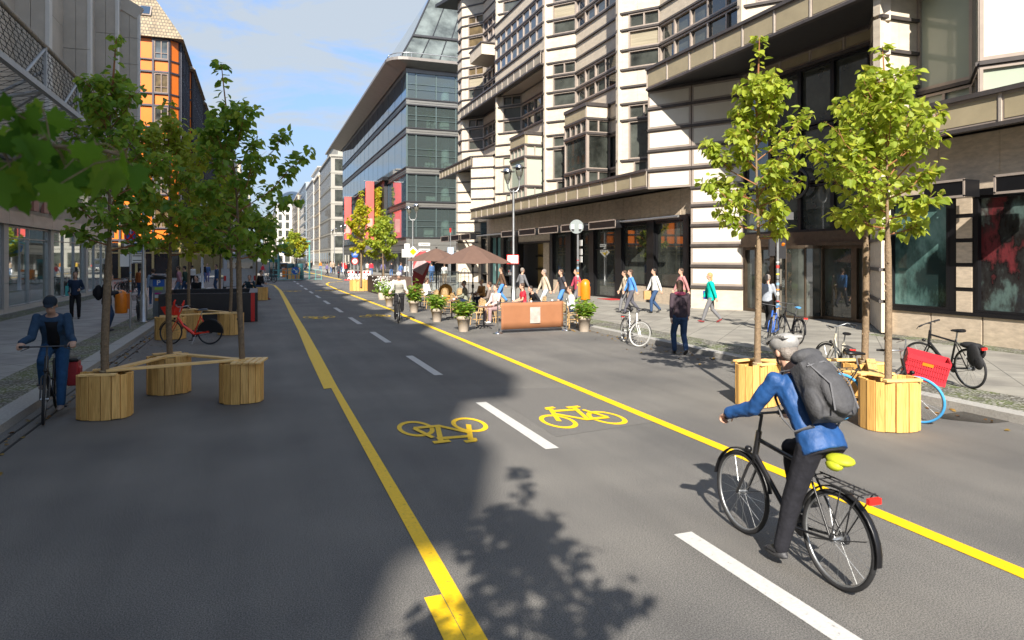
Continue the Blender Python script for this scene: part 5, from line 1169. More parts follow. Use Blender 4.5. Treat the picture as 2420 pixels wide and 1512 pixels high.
    if hr:
        t = MB(); t.ell(hc+hu*.042-hf*.022, (.099,.088,.1), 16, 10, HR); t.ell(hc-hu*.01-hf*.055, (.055,.078,.075), 12, 8, HR)
        if look.get('long'): t.ell(hc-hu*.1-hf*.06, (.045,.078,.12), 12, 8, HR)
        if look.get('bun'): t.ell(hc+hu*.07-hf*.11, (.045,.045,.045), 10, 6, HR)
        part('hair', t, hr, .006, None, 2, 30)
    if look.get('cap'): t = MB(); t.ell(hc+hu*.055-hf*.01, (.107,.09,.085), 14, 8, HR); t.ell(hc+hu*.045+hf*.09, (.07,.07,.012), 12, 6, HR); part('cap', t, look['cap'], 0, None, 2)
    root.scale = (sc_,)*3; root.location = loc; root.rotation_euler = (0,0,head)
    return root, dict(hc=hc, sp=sp, up=up, fx=fx, up2=up2, sh=sh, HR=HR, arms=arms, legs=legs, hf=hf, hu=hu, hs=hs)
def attach(build_fn, name, mats, label, cat, root, group=None, vox=None, noise=0):
    """a thing carried by a person: built in the person's frame, then set beside it as its own object"""
    mb = MB(); build_fn(mb)
    if vox: me = evaluated(mb, vox, 3, noise); o = bpy.data.objects.new(name, me); COL.objects.link(o); me.materials.append(mats); WL[o.name] = Vector()
    else: o = mb.build(name, mats)
    tag(o, label, cat, group); o.scale = root.scale; o.location = root.location; o.rotation_euler = root.rotation_euler; return o
def walk(ph=.3, arm=.22, lean=.05, **k):
    d = dict(pel=(0,.925), lean=lean, feet=[(ph,.085,.085,.12),(-ph*1.1,-.085,.14,-.55)], hands=[(-arm*.7,.27,.86),(arm,-.27,.9)]); d.update(k); return d
def stand(**k):
    d = dict(pel=(0,.94), lean=.02, feet=[(.02,.11,.085,0),(-.02,-.11,.085,0)], hands=[(.04,.25,.83),(.04,-.25,.83)]); d.update(k); return d
def sit(**k):
    d = dict(pel=(0,.53), lean=.08, feet=[(.42,.12,.085,0),(.36,-.12,.085,0)], hands=[(.33,.12,.66),(.36,-.1,.66)]); d.update(k); return d
C_ = cloth
navy, jean, blk, wht, grn = C_('navy_cloth',(.012,.02,.05)), C_('blue_jeans',(.035,.07,.15)), C_('black_cloth',(.012,.012,.014)), C_('white_cloth',(.66,.66,.64)), C_('turquoise_cloth',(.0,.42,.34))
beige, red_, sky_, gry, pink = C_('beige_cloth',(.5,.42,.32)), C_('red_cloth',(.6,.03,.05)), C_('bright_blue_cloth',(.08,.24,.6)), C_('grey_cloth',(.16,.16,.17)), C_('pink_cloth',(.62,.12,.2))
mauve, brn, olive = C_('mauve_cloth',(.36,.24,.24)), C_('brown_cloth',(.12,.07,.045)), C_('olive_cloth',(.16,.15,.08))
shoeW = pm('white_shoe',(.75,.74,.72),.6); shoeR = pm('dark_red_shoe',(.2,.02,.02),.6)
# --- cyclist in the blue jacket (seen from behind)
bl = FBk.location; bh = FBk.rotation_euler[2]
grip = lambda s: (.30,.285*s,1.045)
pose = dict(pel=(-.37,.985), lean=.58, curve=1.0, hl=.5, feet=[(-.12,.14,.135,-.05),(.02,-.13,.40,.1)], hands=[(.29,.3,1.07),(.29,-.3,1.07)], curl=.95, hdir=Vector((.9,0,-.45)), palm=[Vector((0,0,-1))]*2, epole=Vector((-.5,0,-.6)), kpole=Vector((1,.05,.3)))
bluej = pm('blue_jacket',(.012,.065,.21), .6, 0, .2, 9, .35, 24)
blueL = dict(top=bluej, bot=C_('charcoal_leggings',(.02,.02,.026)), shoe=pm('dark_trainer',(.05,.05,.055),.6,0,.4,30), hair=M_hairG, fold=.013, baggy=.006, loose=.02, top_low=-.085)
cy, K = person('cyclist in blue jacket and helmet riding away in the foreground', bl, bh, pose, blueL, .007, 1.04)
def fn(mb):
    for i in range(9): a = -1.0+i*.25; mb.tube([K['hc']+K['hu']*(.055+.06*cos(a*.9))+K['hf']*(-.115+.028*i)+K['hs']*y for y in (-.085,-.045,0,.045,.085)], [(.016,.013)]*5, 6)
    mb.ell(K['hc']+K['hu']*.062-K['hf']*.012, (.128,.1,.082), 16, 10, K['HR'])
h_ = MB(); fn(h_); hm = h_.build('helmet', pm('silver_helmet',(.33,.32,.31),.35,0,.3,14), cy)
q = MB(); q.tube([K['hc']+K['hs']*.082+K['hu']*.02, K['hc']-K['hu']*.085+K['hf']*.03+K['hs']*.05, K['hc']-K['hu']*.1+K['hf']*.05, K['hc']-K['hu']*.085+K['hf']*.03-K['hs']*.05, K['hc']-K['hs']*.082+K['hu']*.02], .006, 5); q.build('helmet_strap', M_black, hm)
q = MB()
for hp, kn, an, fp in K['legs']: q.tube([an+Vector((-.01,0,.0)), an+Vector((0,0,.035))], [.047,.046], 10)
q.build('sock', pm('red_sock',(.55,.04,.04),.8,0,.5,60), cy)
bk0 = K['sp'](.3); bd = -Vector((K['up2'].z,0,-K['up2'].x)); bu = K['up2']; BR = Matrix((-bd, Vector((0,1,0)), bu)).transposed()
def fn(mb):
    mb.ell(bk0+bd*.235+bu*.02, (.13,.155,.27), 16, 12, BR); mb.box(bk0+bd*.2+bu*.0,(.14,.27,.42),0,0,0,atan2(bu.x,bu.z)); mb.ell(bk0+bd*.34-bu*.06, (.06,.12,.17), 12, 8, BR); mb.ell(bk0+bd*.2+bu*.27, (.1,.13,.06), 12, 8, BR)
    for s in (1,-1): mb.ell(bk0+bd*.24+Vector((0,s*.15,0))-bu*.1, (.07,.04,.12), 10, 8, BR)
bp_ = attach(fn, 'backpack', pm('grey_backpack',(.055,.055,.06),.75,0,.3,9,.3,60), 'dark grey backpack worn by the cyclist in the blue jacket', 'backpack', cy, None, .011, .004)
q = MB()
for s in (1,-1):
    q.tube([bk0+bd*.15+bu*.2+Vector((0,.085*s,0)), K['sp'](.53)+Vector((.0,.1*s,.02)), K['sp'](.4)-bd*.14+Vector((0,.12*s,0)), K['sp'](.22)-bd*.1+Vector((0,.16*s,0)), K['sp'](.08)+Vector((0,.185*s,0)), bk0+bd*.12-bu*.22+Vector((0,.11*s,0))], [(.02,.007)]*6, 6)
    q.tube([bk0+bd*.3+bu*.18+Vector((0,.1*s,0)), bk0+bd*.4-bu*.02+Vector((0,.08*s,0)), bk0+bd*.36-bu*.2+Vector((0,.1*s,0))], .006, 5)
q.tube([bk0+bd*.3+bu*.16+Vector((0,-.12,0)), bk0+bd*.345+bu*.17, bk0+bd*.3+bu*.16+Vector((0,.12,0))], .005, 5)
st_o = q.build('strap', pm('strap_webbing',(.13,.13,.14),.8), bp_)
q = MB(); q.ell(K['sp'](-.1)+Vector((-.13,.0,.0)), (.11,.085,.04), 14, 8); q.ell(K['sp'](-.1)+Vector((-.13,.05,-.03)), (.07,.05,.04), 12, 6); q = q.build('saddle_cover', pm('high_vis_cover',(.42,.46,.02),.6,0,.1,10)); tag(q, 'yellow green saddle cover under the cyclist in the blue jacket', 'saddle cover'); q.scale = cy.scale; q.location = cy.location; q.rotation_euler = cy.rotation_euler
# --- cyclist on the left, riding towards the viewer
bl = LBk.location; bh = LBk.rotation_euler[2]
pose = dict(pel=(-.34,.985), lean=.5, hl=.4, nod=.25, feet=[(.0,.12,.16,0),(-.15,-.12,.44,.1)], hands=[(.24,.31,1.08),(.24,-.31,1.08)], curl=.9, hdir=Vector((.9,0,-.4)), palm=[Vector((0,0,-1))]*2, epole=Vector((-.3,0,-1)), kpole=Vector((1,.05,.3)))
lc_, K = person('cyclist in dark blue jacket and jeans riding towards the viewer by the kerb', bl, bh, pose, dict(top=C_('slate_blue_jacket',(.03,.065,.12)), bot=C_('mid_blue_jeans',(.02,.07,.16)), shoe=pm('brown_white_trainer',(.25,.2,.18),.7,0,.5,20), hair=M_hairK, cap=C_('dark_cap',(.02,.03,.045)), fold=.007, loose=.016), .0085, 1.07)
def fn(mb): loft(mb, [(K['sp'](t)+K['fx']*.05, K['fx'], .105, .09) for t in (.02,.2,.36,.47)])
q = MB(); fn(q); q.build('pullover', blk, lc_, True)
q = MB(); c = Vector((-.62,.19,.52)); q.box(c,(.3,.15,.36)); q.box(c+Vector((0,.08,-.02)),(.24,.04,.24)); q.box(c+Vector((0,0,.2)),(.3,.16,.06),0,1)
q = q.build('pannier', [pm('red_pannier',(.42,.03,.035),.6,0,.15,8,.2,30), M_black], bevel=.02); tag(q, 'red pannier bag on the bicycle of the left cyclist', 'pannier'); q.scale = LBk.scale; q.location = LBk.location; q.rotation_euler = LBk.rotation_euler
# --- cyclist by the cafe
pose = dict(pel=(-.32,.985), lean=.45, hl=.5, feet=[(.0,.12,.42,.1),(-.13,-.12,.15,0)], hands=[(.25,.3,1.07),(.25,-.3,1.07)], curl=.9, hdir=Vector((.9,0,-.4)), palm=[Vector((0,0,-1))]*2, epole=Vector((-.1,0,-1)), kpole=Vector((1,.05,.3)))
mc, K = person('cyclist with pale helmet and light jacket passing the cafe terrace', MBk.location, MBk.rotation_euler[2], pose, dict(top=C_('pale_jacket',(.5,.48,.42)), bot=blk, hair=M_hairB), .014, 1.08)
q = MB(); q.ell(K['hc']+K['hu']*.06-K['hf']*.012, (.125,.1,.08), 14, 8, K['HR']); q.build('helmet', pm('grey_helmet',(.5,.52,.54),.3), mc)
# --- pedestrians on the right
east, west = atan2(0,1), pi
def at_(px, py, z=.12): return g(px, py, z)
p1, K = person('walker in turquoise jacket carrying a blue bag before the panelled wall', at_(1680,762), radians(150), walk(.3), dict(top=grn, bot=gry, hair=M_hairY, long=True, shoe=shoeR, loose=.03, top_low=-.14), .014, 1.0)
def bag(mb): p = K['arms'][1][2]+Vector((-.1,-.04,.05)); mb.box(p,(.26,.1,.3)); mb.tube([p+Vector((-.06,0,.14)),p+Vector((0,0,.3)),p+Vector((.06,0,.14))],.008,5)
attach(bag, 'shoulder_bag', C_('violet_blue_cloth',(.05,.06,.3)), 'violet blue bag carried by the walker in turquoise', 'bag', p1)
p2, K = person('pedestrian in dark top with pink scarf stepping along the kerb', at_(1607,838,0), radians(75), walk(.16), dict(top=C_('dark_plum_top',(.05,.035,.045)), bot=jean, hair=M_hairB, long=True), .014, 1.05)
q = MB(); q.ring(K['sp'](.52), .09, .045, 16, 8, 'Z'); q.build('scarf', pink, p2)
person('man in bright blue shirt walking before the shop windows', at_(1492,741), radians(165), walk(.3), dict(top=sky_, bot=C_('grey_trousers',(.09,.09,.11)), hair=M_hairB), .016, 1.03)
person('companion in beige coat close to the man in bright blue shirt', at_(1478,738), radians(160), walk(.26), dict(top=beige, bot=gry, hair=M_hairB), .018, 1.0)
p3, K = person('man in white shirt carrying a tan bag before the dark shop window', at_(1548,739), radians(170), walk(.2), dict(top=wht, bot=jean, hair=M_hairK, loose=.02), .016, 1.05)
def bag(mb): p = K['arms'][1][2]+Vector((0,-.03,-.22)); mb.box(p,(.3,.12,.34)); mb.tube([p+Vector((-.07,0,.16)),p+Vector((0,0,.27)),p+Vector((.07,0,.16))],.008,5)
attach(bag, 'paper_bag', pm('tan_paper',(.45,.27,.11),.8), 'tan paper bag in the hand of the man in white shirt', 'bag', p3)
person('person in white and red top behind the pedestrian with pink scarf', at_(1612,742), radians(170), walk(.2), dict(top=C_('rose_top',(.45,.2,.2)), bot=olive, hair=M_hairB), .018, 1.06)
person('person in pale grey jacket behind the linden left of the doors', at_(1812,778), radians(20), walk(.2), dict(top=C_('pale_blue_grey',(.3,.33,.38)), bot=blk, hair=M_hairG), .018, 1.0)
# --- pedestrians on the left
p4, K = person('woman in dark jacket with a turquoise bag beside the shop glass', at_(178,754), radians(-80), stand(hands=[(.18,.16,1.1),(.15,-.2,1.0)]), dict(top=C_('navy_jacket',(.02,.035,.07)), bot=blk, hair=M_hairB, long=True, slim=.92), .015, 1.0)
def bag(mb): p = K['sp'](.12)+Vector((-.03,-.26,0)); mb.box(p,(.34,.1,.36)); mb.tube([p+Vector((-.08,0,.17)),K['sh'][1]+Vector((0,-.03,.06)),p+Vector((.08,0,.17))],.01,5)
attach(bag, 'shopping_bag', C_('turquoise_bag',(.08,.4,.38)), 'turquoise shopping bag of the woman beside the shop glass', 'bag', p4)
p5, K = person('man with black rucksack looking at his phone behind the left linden', at_(252,783), radians(5), stand(hands=[(.3,.08,1.18),(.3,-.06,1.18)], nod=.35), dict(top=C_('dark_coat',(.025,.025,.032)), bot=C_('dark_jeans',(.02,.045,.1)), hair=M_hairG, loose=.025, top_low=-.12), .013, 1.02)
def bag(mb): c = K['sp'](.24)-K['fx']*.22; mb.ell(c,(.12,.15,.24),14,10); mb.ell(c-K['fx']*.1,(.06,.11,.13),10,8)
attach(bag, 'rucksack', C_('black_nylon',(.012,.012,.014)), 'black rucksack on the back of the man behind the left linden', 'backpack', p5, None, .016)
person('person with dark hair seated inside the black bench box', at_(466,720,0), radians(-120), sit(), dict(top=blk, bot=blk, hair=M_hairK, long=True), .016, 1.1)
person('person leaning on the right hand corner of the black bench', at_(590,716,0), radians(-100), sit(hands=[(.35,.2,.9),(.4,-.2,.9)]), dict(top=C_('dark_teal_cloth',(.02,.04,.05)), bot=blk, hair=M_hairK), .016, 1.1)
person('person in dark top and blue jeans seated on the far planter', at_(611,708,0), radians(-30), sit(pel=(0,.74),feet=[(.45,.12,.085,0),(.38,-.12,.085,0)],hands=[(.33,.12,.86),(.36,-.1,.86)],lean=.2), dict(top=blk, bot=jean, hair=M_hairB, shoe=shoeR), .016, 1.1)
person('standing person in blue behind the black bench', at_(512,690), radians(200), stand(), dict(top=C_('steel_blue_cloth',(.05,.1,.2)), bot=jean, hair=M_hairB), .02, 1.05)
person('passer-by in pink top beyond the parking meter', at_(424,708), radians(170), walk(.25), dict(top=C_('dusty_pink',(.4,.2,.24)), bot=C_('light_jeans',(.12,.18,.28)), hair=M_hairB), .02, 1.05)
person('passer-by in dark green jacket beside the thin linden', at_(438,706), radians(170), walk(.25), dict(top=C_('dark_green',(.03,.06,.045)), bot=jean, hair=M_hairK), .02, 1.05)
person('person in denim leaning at the parking meter', at_(362,722), radians(100), stand(), dict(top=C_('light_denim',(.2,.25,.33)), bot=jean, hair=M_hairB, shoe=shoeW), .018, 1.0)
person('waiter in orange brown by the corner cafe', at_(330,706), radians(60), stand(), dict(top=C_('rust_cloth',(.35,.1,.03)), bot=jean, hair=M_hairK), .02, 1.0)
# --- cafe: standing and seated
cafe = 'guests on the cafe terrace'
for lab, px, py, hd, ps, lk in (
  ('passer-by in brown with a bright blue bag behind the terrace', 1186, 716, 170, walk(.22), dict(top=brn, bot=sky_, hair=M_hairB)),
  ('passer-by in grey jacket behind the lamp post', 1232, 722, 10, walk(.2), dict(top=gry, bot=brn, hair=M_hairG)),
  ('walker in beige shirt and pale trousers behind the terrace', 1288, 738, 175, walk(.25), dict(top=beige, bot=C_('pale_trousers',(.5,.53,.6)), hair=M_hairG)),
  ('walker in black shirt and blue shorts beside the one in beige', 1328, 738, 175, walk(.25), dict(top=C_('charcoal_shirt',(.04,.04,.05)), bot=C_('sky_shorts',(.08,.22,.5)), legs='shorts', sleeve=.5, hair=M_hairB)),
  ('walker in raspberry shirt beside the sign post', 1364, 734, 175, walk(.2), dict(top=C_('raspberry',(.45,.06,.1)), bot=gry, hair=M_hairB))):
    person(lab, at_(px, py), radians(hd), ps, lk, .018, 1.03, 'walkers behind the terrace')
seat_people = []
for lab, px, py, hd, lk, kw in (
  ('guest in mauve trousers and white shoes seated by the copper banner', 1172, 762, 205, dict(top=C_('pale_pink_top',(.55,.42,.4)), bot=mauve, shoe=shoeW, hair=M_hairB), dict(lean=.0)),
  ('guest in red shirt seated behind the copper banner', 1238, 752, 170, dict(top=red_, bot=wht, hair=M_hairB, sleeve=.5), {}),
  ('guest in black leaning forward behind the copper banner', 1272, 752, 190, dict(top=blk, bot=blk, hair=M_hairK), dict(lean=.5)),
  ('guest in white shirt seated at the right end of the terrace', 1352, 768, 160, dict(top=wht, bot=navy, hair=M_hairB), {}),
  ('guest in grey green shirt seated below the larger parasol', 1100, 738, 160, dict(top=C_('grey_green_top',(.25,.26,.2)), bot=navy, hair=M_hairG), {}),
  ('guest in orange brown jacket seated under the larger parasol', 1140, 730, 200, dict(top=C_('tan_jacket',(.45,.22,.07)), bot=navy, hair=M_hairY), {}),
  ('guest in white blouse seated behind the second flower pot', 1005, 722, 20, dict(top=wht, bot=blk, hair=M_hairB), {}),
  ('guest with reddish hair seated at the left end of the terrace', 983, 712, 200, dict(top=olive, bot=blk, hair=M_hairY), {}),
  ('guest in dark jacket seated left of the copper banner', 1160, 745, 150, dict(top=C_('taupe_jacket',(.2,.16,.14)), bot=blk, hair=M_hairB), {})):
    p = g(px, py, 0); seat_people.append((p, hd)); person(lab, p, radians(hd), sit(**kw), lk, .016, 1.03, cafe)
# --- far people: copies of three walkers in other clothes
proto = [person('far pedestrian in dark clothes at the crossing left of the barrier', g(800,655), 1.4, walk(.2), dict(top=M_whi if 0 else C_('proto_top_a',(.05,.05,.06)), bot=C_('proto_bot_a',(.04,.05,.08)), hair=M_hairB), .028, 1.0, 'far pedestrians')[0],
         person('far pedestrian in red jacket at the crossing', g(817,650), -1.5, stand(), dict(top=C_('proto_top_b',(.5,.03,.03)), bot=C_('proto_bot_b',(.03,.03,.04)), hair=M_hairK), .028, 1.0, 'far pedestrians')[0]]
random.seed(33)
cl = [C_('far_violet',(.14,.12,.25)), C_('far_white',(.6,.6,.58)), C_('far_orange',(.55,.2,.03)), C_('far_black',(.02,.02,.025)), C_('far_tan',(.35,.27,.2)), C_('far_blue',(.07,.14,.3)), red_, C_('far_mustard',(.5,.33,.04))]
cn = ['violet','white','orange','black','tan','blue','red','mustard']
for i, (px, py, c, where) in enumerate(((772,651,0,'crossing the street before the striped barrier'),(757,640,2,'by the far shop awning'),(724,640,3,'on the far right pavement'),(729,640,7,'on the far right pavement'),(735,640,3,'beside the mustard one on the far pavement'),(781,646,4,'at the corner by the bicycles'),(788,647,4,'next to the first tan walker at the corner'),
    (806,644,3,'left of the yellow tree'),(812,645,6,'under the yellow tree'),(823,646,3,'behind the striped barrier'),(868,648,1,'behind the brown box'),(877,650,6,'with a rucksack behind the brown box'),(905,655,0,'near the dark green tree'),(925,656,3,'right of the dark green tree'),(946,660,5,'at the crossing before the glass building'),(960,662,1,'left of the flag'),(1000,668,4,'behind the glass screens'),(1020,668,5,'behind the second parasol'),(1050,672,1,'behind the metal trellis'),
    (480,668,3,'on the far left pavement'),(490,667,5,'beyond the black bench on the left'),(455,676,1,'beyond the parking meter on the left'),(620,658,6,'beside the green kiosk'),(655,656,3,'on the traffic island'))):
    if i == 0: pass
    o = dup(proto[i%2], None, 'far pedestrian in %s %s' % (cn[c], where), {'proto_top_a': cl[c], 'proto_top_b': cl[c], 'proto_bot_a': cl[(c+3)%8 if (c+3)%8 not in (2,6,7) else 3], 'proto_bot_b': cl[5 if i%3 else 3]})
    o.location = g(px, py, .12 if px > 775 or px < 500 else 0); o.rotation_euler = (0,0,random.choice((1.4,-1.5,1.8,-1.8,.3))); s = random.uniform(.95,1.06); o.scale = (s,s,s)
# ================================================================== STREET FURNITURE
def text_mesh(name, body, size, mat, parent, M_, depth=.004, bold=.0):
    c = bpy.data.curves.new(name, 'FONT'); c.body = body; c.size = size; c.align_x = 'CENTER'; c.align_y = 'CENTER'; c.extrude = depth; c.offset = bold
    o = bpy.data.objects.new('tmp', c); SC2.collection.objects.link(o); VL2.update()
    me = bpy.data.meshes.new_from_object(o.evaluated_get(VL2.depsgraph)); SC2.collection.objects.unlink(o); TRASH.append(o)
    me.transform(M_); off = WL.get(parent.name, Vector()); me.transform(Matrix.Translation(-off))
    k = bpy.data.objects.new(name, me); COL.objects.link(k); me.materials.clear(); me.materials.append(mat); k.parent = parent; WL[k.name] = off; return k
def face_cam(p):                                                         # yaw that turns a sign's +X normal roughly back along the street
    return atan2(-p[1], -p[0])
def on(p, X, z, py): return EYE+(Y0-py)*z/FPX
def lamp(label, x, y, H, ang, z0=.12, lens=2):
    R = thing('street_lamp', label, 'street lamp', (x,y,z0), 'silver double street lamps'); q = MB(); s = H/6.5
    q.lathe([(.19,0),(.19,.03),(.125,.06),(.12,.9),(.085,1.0),(.08,2.2),(.062,2.3),(.055,5.0*s),(.05,5.35*s)], (x,y,z0), 16); q.build('post', M_steel, R)
    for k in range(lens):
        d = Vector((cos(ang),sin(ang),0))*(1 if k else -1); hz = (5.75 if k == 0 else 5.95)*s+z0; b = Vector((x,y,z0+5.25*s))
        q = MB(); q.tube([b, b+d*.13+Vector((0,0,.02)), b+d*.23+Vector((0,0,.12)), b+d*.28+Vector((0,0,.3)), Vector((x,y,hz-.12))+d*.28], .035, 8)
        c = Vector((x,y,hz))+d*.28
        for j in (0,1): e = Vector((-d.y,d.x,0))*(1 if j else -1); q.tube([c+Vector((0,0,-.02)), c+e*.2+Vector((0,0,.04)), c+e*.25+Vector((0,0,.25)), c+e*.2+Vector((0,0,.42))], .014, 6)
        q.lathe([(.04,-.16),(.09,-.05),(.1,0)], c, 14); a_ = q.build('arm', M_steel, R)
        q = MB(); q.lathe([(.1,0),(.15,.12),(.175,.3),(.17,.42)], c, 16); q.build('lantern', pm('lamp_glass',(.16,.16,.13),.08,.2,.3,6), a_)
        q = MB(); q.lathe([(.33,.4),(.33,.42),(.19,.44),(.19,.47),(.15,.54),(.08,.58),(.001,.59)], c, 18); q.build('lamp_hood', M_chrome, a_)
    return R
ly = wl(1213,10.95); L1 = lamp('tall silver double lamp rising from the cafe terrace before the stone building', 10.95, ly, 6.55, YAW+.6-1.0)
q = MB(); q.box((10.86,ly-.15,2.34),(.55,.02,.42),-.25,0); q.box((10.86,ly-.165,2.34),(.48,.012,.35),-.25,1); q.build('notice_plate', [M_red, M_white], L1)
L2_ = lamp('second silver double lamp with a yellow diamond sign beyond the parasols', 10.95, wl(975,10.95), 6.35, YAW+.4-1.0)
yy = wl(975,10.95)-.12; q = MB(); q.add([(10.95+.44*u,yy,2.87+.44*v) for u, v in ((0,-1),(1,0),(0,1),(-1,0))]+[(10.95+.44*u,yy+.02,2.87+.44*v) for u, v in ((0,-1),(1,0),(0,1),(-1,0))],[(0,1,2,3),(7,6,5,4),(0,4,5,1),(1,5,6,2),(2,6,7,3),(3,7,4,0)],0)
q.add([(10.95+.27*u,yy-.01,2.87+.27*v) for u, v in ((0,-1),(1,0),(0,1),(-1,0))],[(0,1,2,3)],1); q.build('priority_sign', [M_white, pm('sign_yellow',(.8,.55,.0),.4)], L2_)
lamp('far silver lamp beside the left red banner', 10.95, wl(811,10.95), 6.9, .3)
lamp('distant silver lamp near the grey stone corner', 10.95, wl(790,10.95), 6.9, .3)
LL = lamp('thick silver lamp post on the left pavement with the small black bicycle', g(339,760,.12).x, g(339,760,.12).y, 6.6, .6)
lamp('far left silver lamp behind the black bench', -4.0, 58, 6.6, .6)
# --- posts, bins
def bin_(label, x, y, zb, ang, post_r=.03):
    R = thing('litter_bin', label, 'litter bin', (0,0,0), 'orange litter bins'); q = MB(); c = .27
    prof = [(.05,0),(.175,.01),(.185,.05),(.19,.5),(.18,.6),(.14,.7),(.08,.75),(.001,.77)]
    q.lathe(prof, (c,0,0), 20); q.build('body', M_orange, R)
    q = MB(); q.box((c+.14,0,.57),(.12,.2,.09),0,0,0,.35); q.build('opening', M_black, R)
    q = MB(); q.box((.05,0,.4),(.09,.12,.5)); q.build('bracket', pm('bracket_orange',(.55,.15,.02),.5), R)
    place(R, (x,y,zb), ang); return R
yp = wl(1365,10.98); 
SP = thing('sign_post', 'sticker covered post with a round grey sign back beside the orange bin', 'sign post', (10.98,yp,.12)); q = MB(); q.tube([(10.98,yp,.12),(10.98,yp,3.75)], .042, 10); q.build('post', M_steel, SP)
def stickers(par, x, y, zs, r, seed):
    random.seed(seed)
    for i, z in enumerate(zs):
        q = MB(); h_ = random.uniform(.03,.09); q.lathe([(r+.003,0),(r+.003,h_)], (x,y,z), 10); q.build('sticker', pm('sticker_%s' % ('red','white','orange','pale_blue','black','yellow')[i%6], ((.5,.04,.03),(.6,.6,.58),(.7,.25,.03),(.2,.35,.5),(.03,.03,.03),(.7,.55,.05))[i%6], .6), par)
stickers(SP, 10.98, yp, (1.55,1.7,1.82,2.0,2.12,1.4,2.3), .042, 3)
q = MB(); q.M = Matrix.Translation((10.9,yp-.06,3.54)) @ Matrix.Rotation(radians(64),4,'Z'); q.disc((0,0,0), .25, 'X', 28, .02); q.ring((0,0,0), .245, .012, 28, 6, 'X')
for s in (-.14,.14): q.box((-.03,s,0),(.02,.1,.16),0,1); q.box((-.03,s*.9,-.12),(.02,.08,.06),0,2)
d_ = q.build('round_sign', [pm('sign_back_grey',(.22,.25,.25),.5,.1,.15,6), M_white, M_dark], SP)
q = MB()
for z in (2.35,2.62,2.95): q.box((11.13,yp+.05,z),(.3,.02,.22),radians(80)); 
q.build('side_plate', M_white, SP)
bin_('orange litter bin on the sign post at the right end of the cafe', 10.98, yp, .86, radians(-25))
pl_ = g(308,775,.12); SL = thing('sign_post', 'post with tilted no stopping sign and parking plates on the left pavement', 'sign post', (pl_.x,pl_.y,.12))
q = MB(); q.tube([pl_, pl_+Vector((0,0,3.25))], .035, 10); q.build('post', M_steel, SL); stickers(SL, pl_.x, pl_.y, (1.3,1.5,1.62,1.9), .035, 4)
yw = radians(-62)
q = MB(); q.M = Matrix.Translation(pl_+Vector((0,0,2.95))) @ Matrix.Rotation(radians(48),4,'Z'); q.box((0,0,0),(.46,.012,.62),0,0); q.disc((0,-.012,.04), .225, 'Y', 28, .012, 1); q.disc((0,-.02,.04), .17, 'Y', 28, .012, 2)
for a in (45,-45): q.box((0,-.03,.04),(.05,.012,.36),0,1,0,radians(a))
q.add([(-.12,-.012,-.28),(.12,-.012,-.28),(.12,-.012,-.25),(-.12,-.012,-.25)],[(0,1,2,3)],3)
n_ = q.build('no_stopping_sign', [M_white, M_red, M_blue, M_black], SL)
q = MB(); q.M = Matrix.Translation(pl_) @ Matrix.Rotation(radians(40),4,'Z'); q.box((.2,.0,2.3),(.36,.012,.4)); q.box((-.18,.02,2.2),(.3,.012,.4)); q.box((.22,-.01,2.62),(.3,.012,.3),0,1)
for z in (2.42,2.35,2.2,2.12): q.box((.22,-.012,z),(.3,.004,.025),0,2)
n_ = q.build('parking_plate', [M_white, M_blue, M_dark], SL)
bin_('orange litter bin hanging on the no stopping post', pl_.x, pl_.y, .6, radians(175))
pm_ = g(376,748,.12); PMt = thing('parking_meter', 'grey parking ticket machine with blue P sign before the black bench', 'parking meter', (pm_.x,pm_.y,.12))
q = MB(); x, y = pm_.x, pm_.y; q.bx(x-.2,x+.2,y-.16,y+.16,.12,1.05); q.bx(x-.23,x+.23,y-.19,y+.19,1.06,1.55); q.build('cabinet', pm('meter_grey',(.22,.24,.25),.45,.3), PMt)
q = MB(); q.box((x,y,1.68),(.56,.5,.1),0,0,radians(14)); q.ell((x,y,1.7),(.28,.26,.07)); q.build('hood', M_dark, PMt)
q = MB(); q.bx(x-.2,x+.2,y-.2,y-.192,1.3,1.58); q.build('p_plate', M_blue, PMt); text_mesh('p_letter', 'P', .26, M_white, PMt, Matrix.Translation((x,y-.205,1.44)) @ Matrix.Rotation(pi/2,4,'X'), .003, .006)
q = MB()
for i, z in enumerate((1.16,1.0,.86,.74)): q.bx(x-.13,x+.15,y-.2 if z > 1.05 else y-.17,y-.165,z,z+.11,i)
q.build('sticker', [pm('sticker_lime',(.35,.5,.05)), pm('sticker_pink',(.6,.03,.3)), M_white, pm('sticker_orange2',(.7,.25,.03))], PMt)
pe = g(1837,792,.12); EP = thing('sign_post', 'sticker covered post with sign backs by the revolving door', 'sign post', (pe.x,pe.y,.12))
q = MB(); q.tube([pe, pe+Vector((0,0,4.2))], .045, 10); q.build('post', M_steel, EP); stickers(EP, pe.x, pe.y, (1.1,1.3,1.45,1.6,1.75,1.9,2.1,2.25,.9,1.0), .045, 8)
q = MB(); q.box((pe.x-.18,pe.y+.04,2.72),(.2,.05,.52)); q.box((pe.x+.2,pe.y+.04,2.68),(.24,.05,.6)); q.box((pe.x+.2,pe.y+.0,2.8),(.08,.05,.08),0,1,.7); q.build('sign_back', [M_dark, M_orange], EP)
q = MB(); q.box((pe.x+.3,pe.y,3.65),(.55,.03,.22)); q.box((pe.x+.05,pe.y,3.85),(.3,.03,.5)); q.build('plate', M_steel, EP)
p_ = g(1064,700,.12); p_ = Vector((14.6, wl(1064,14.6), .12)); S3 = thing('sign_post', 'thin post with a red tip and a pale blue plate beyond the parasols', 'sign post', p_)
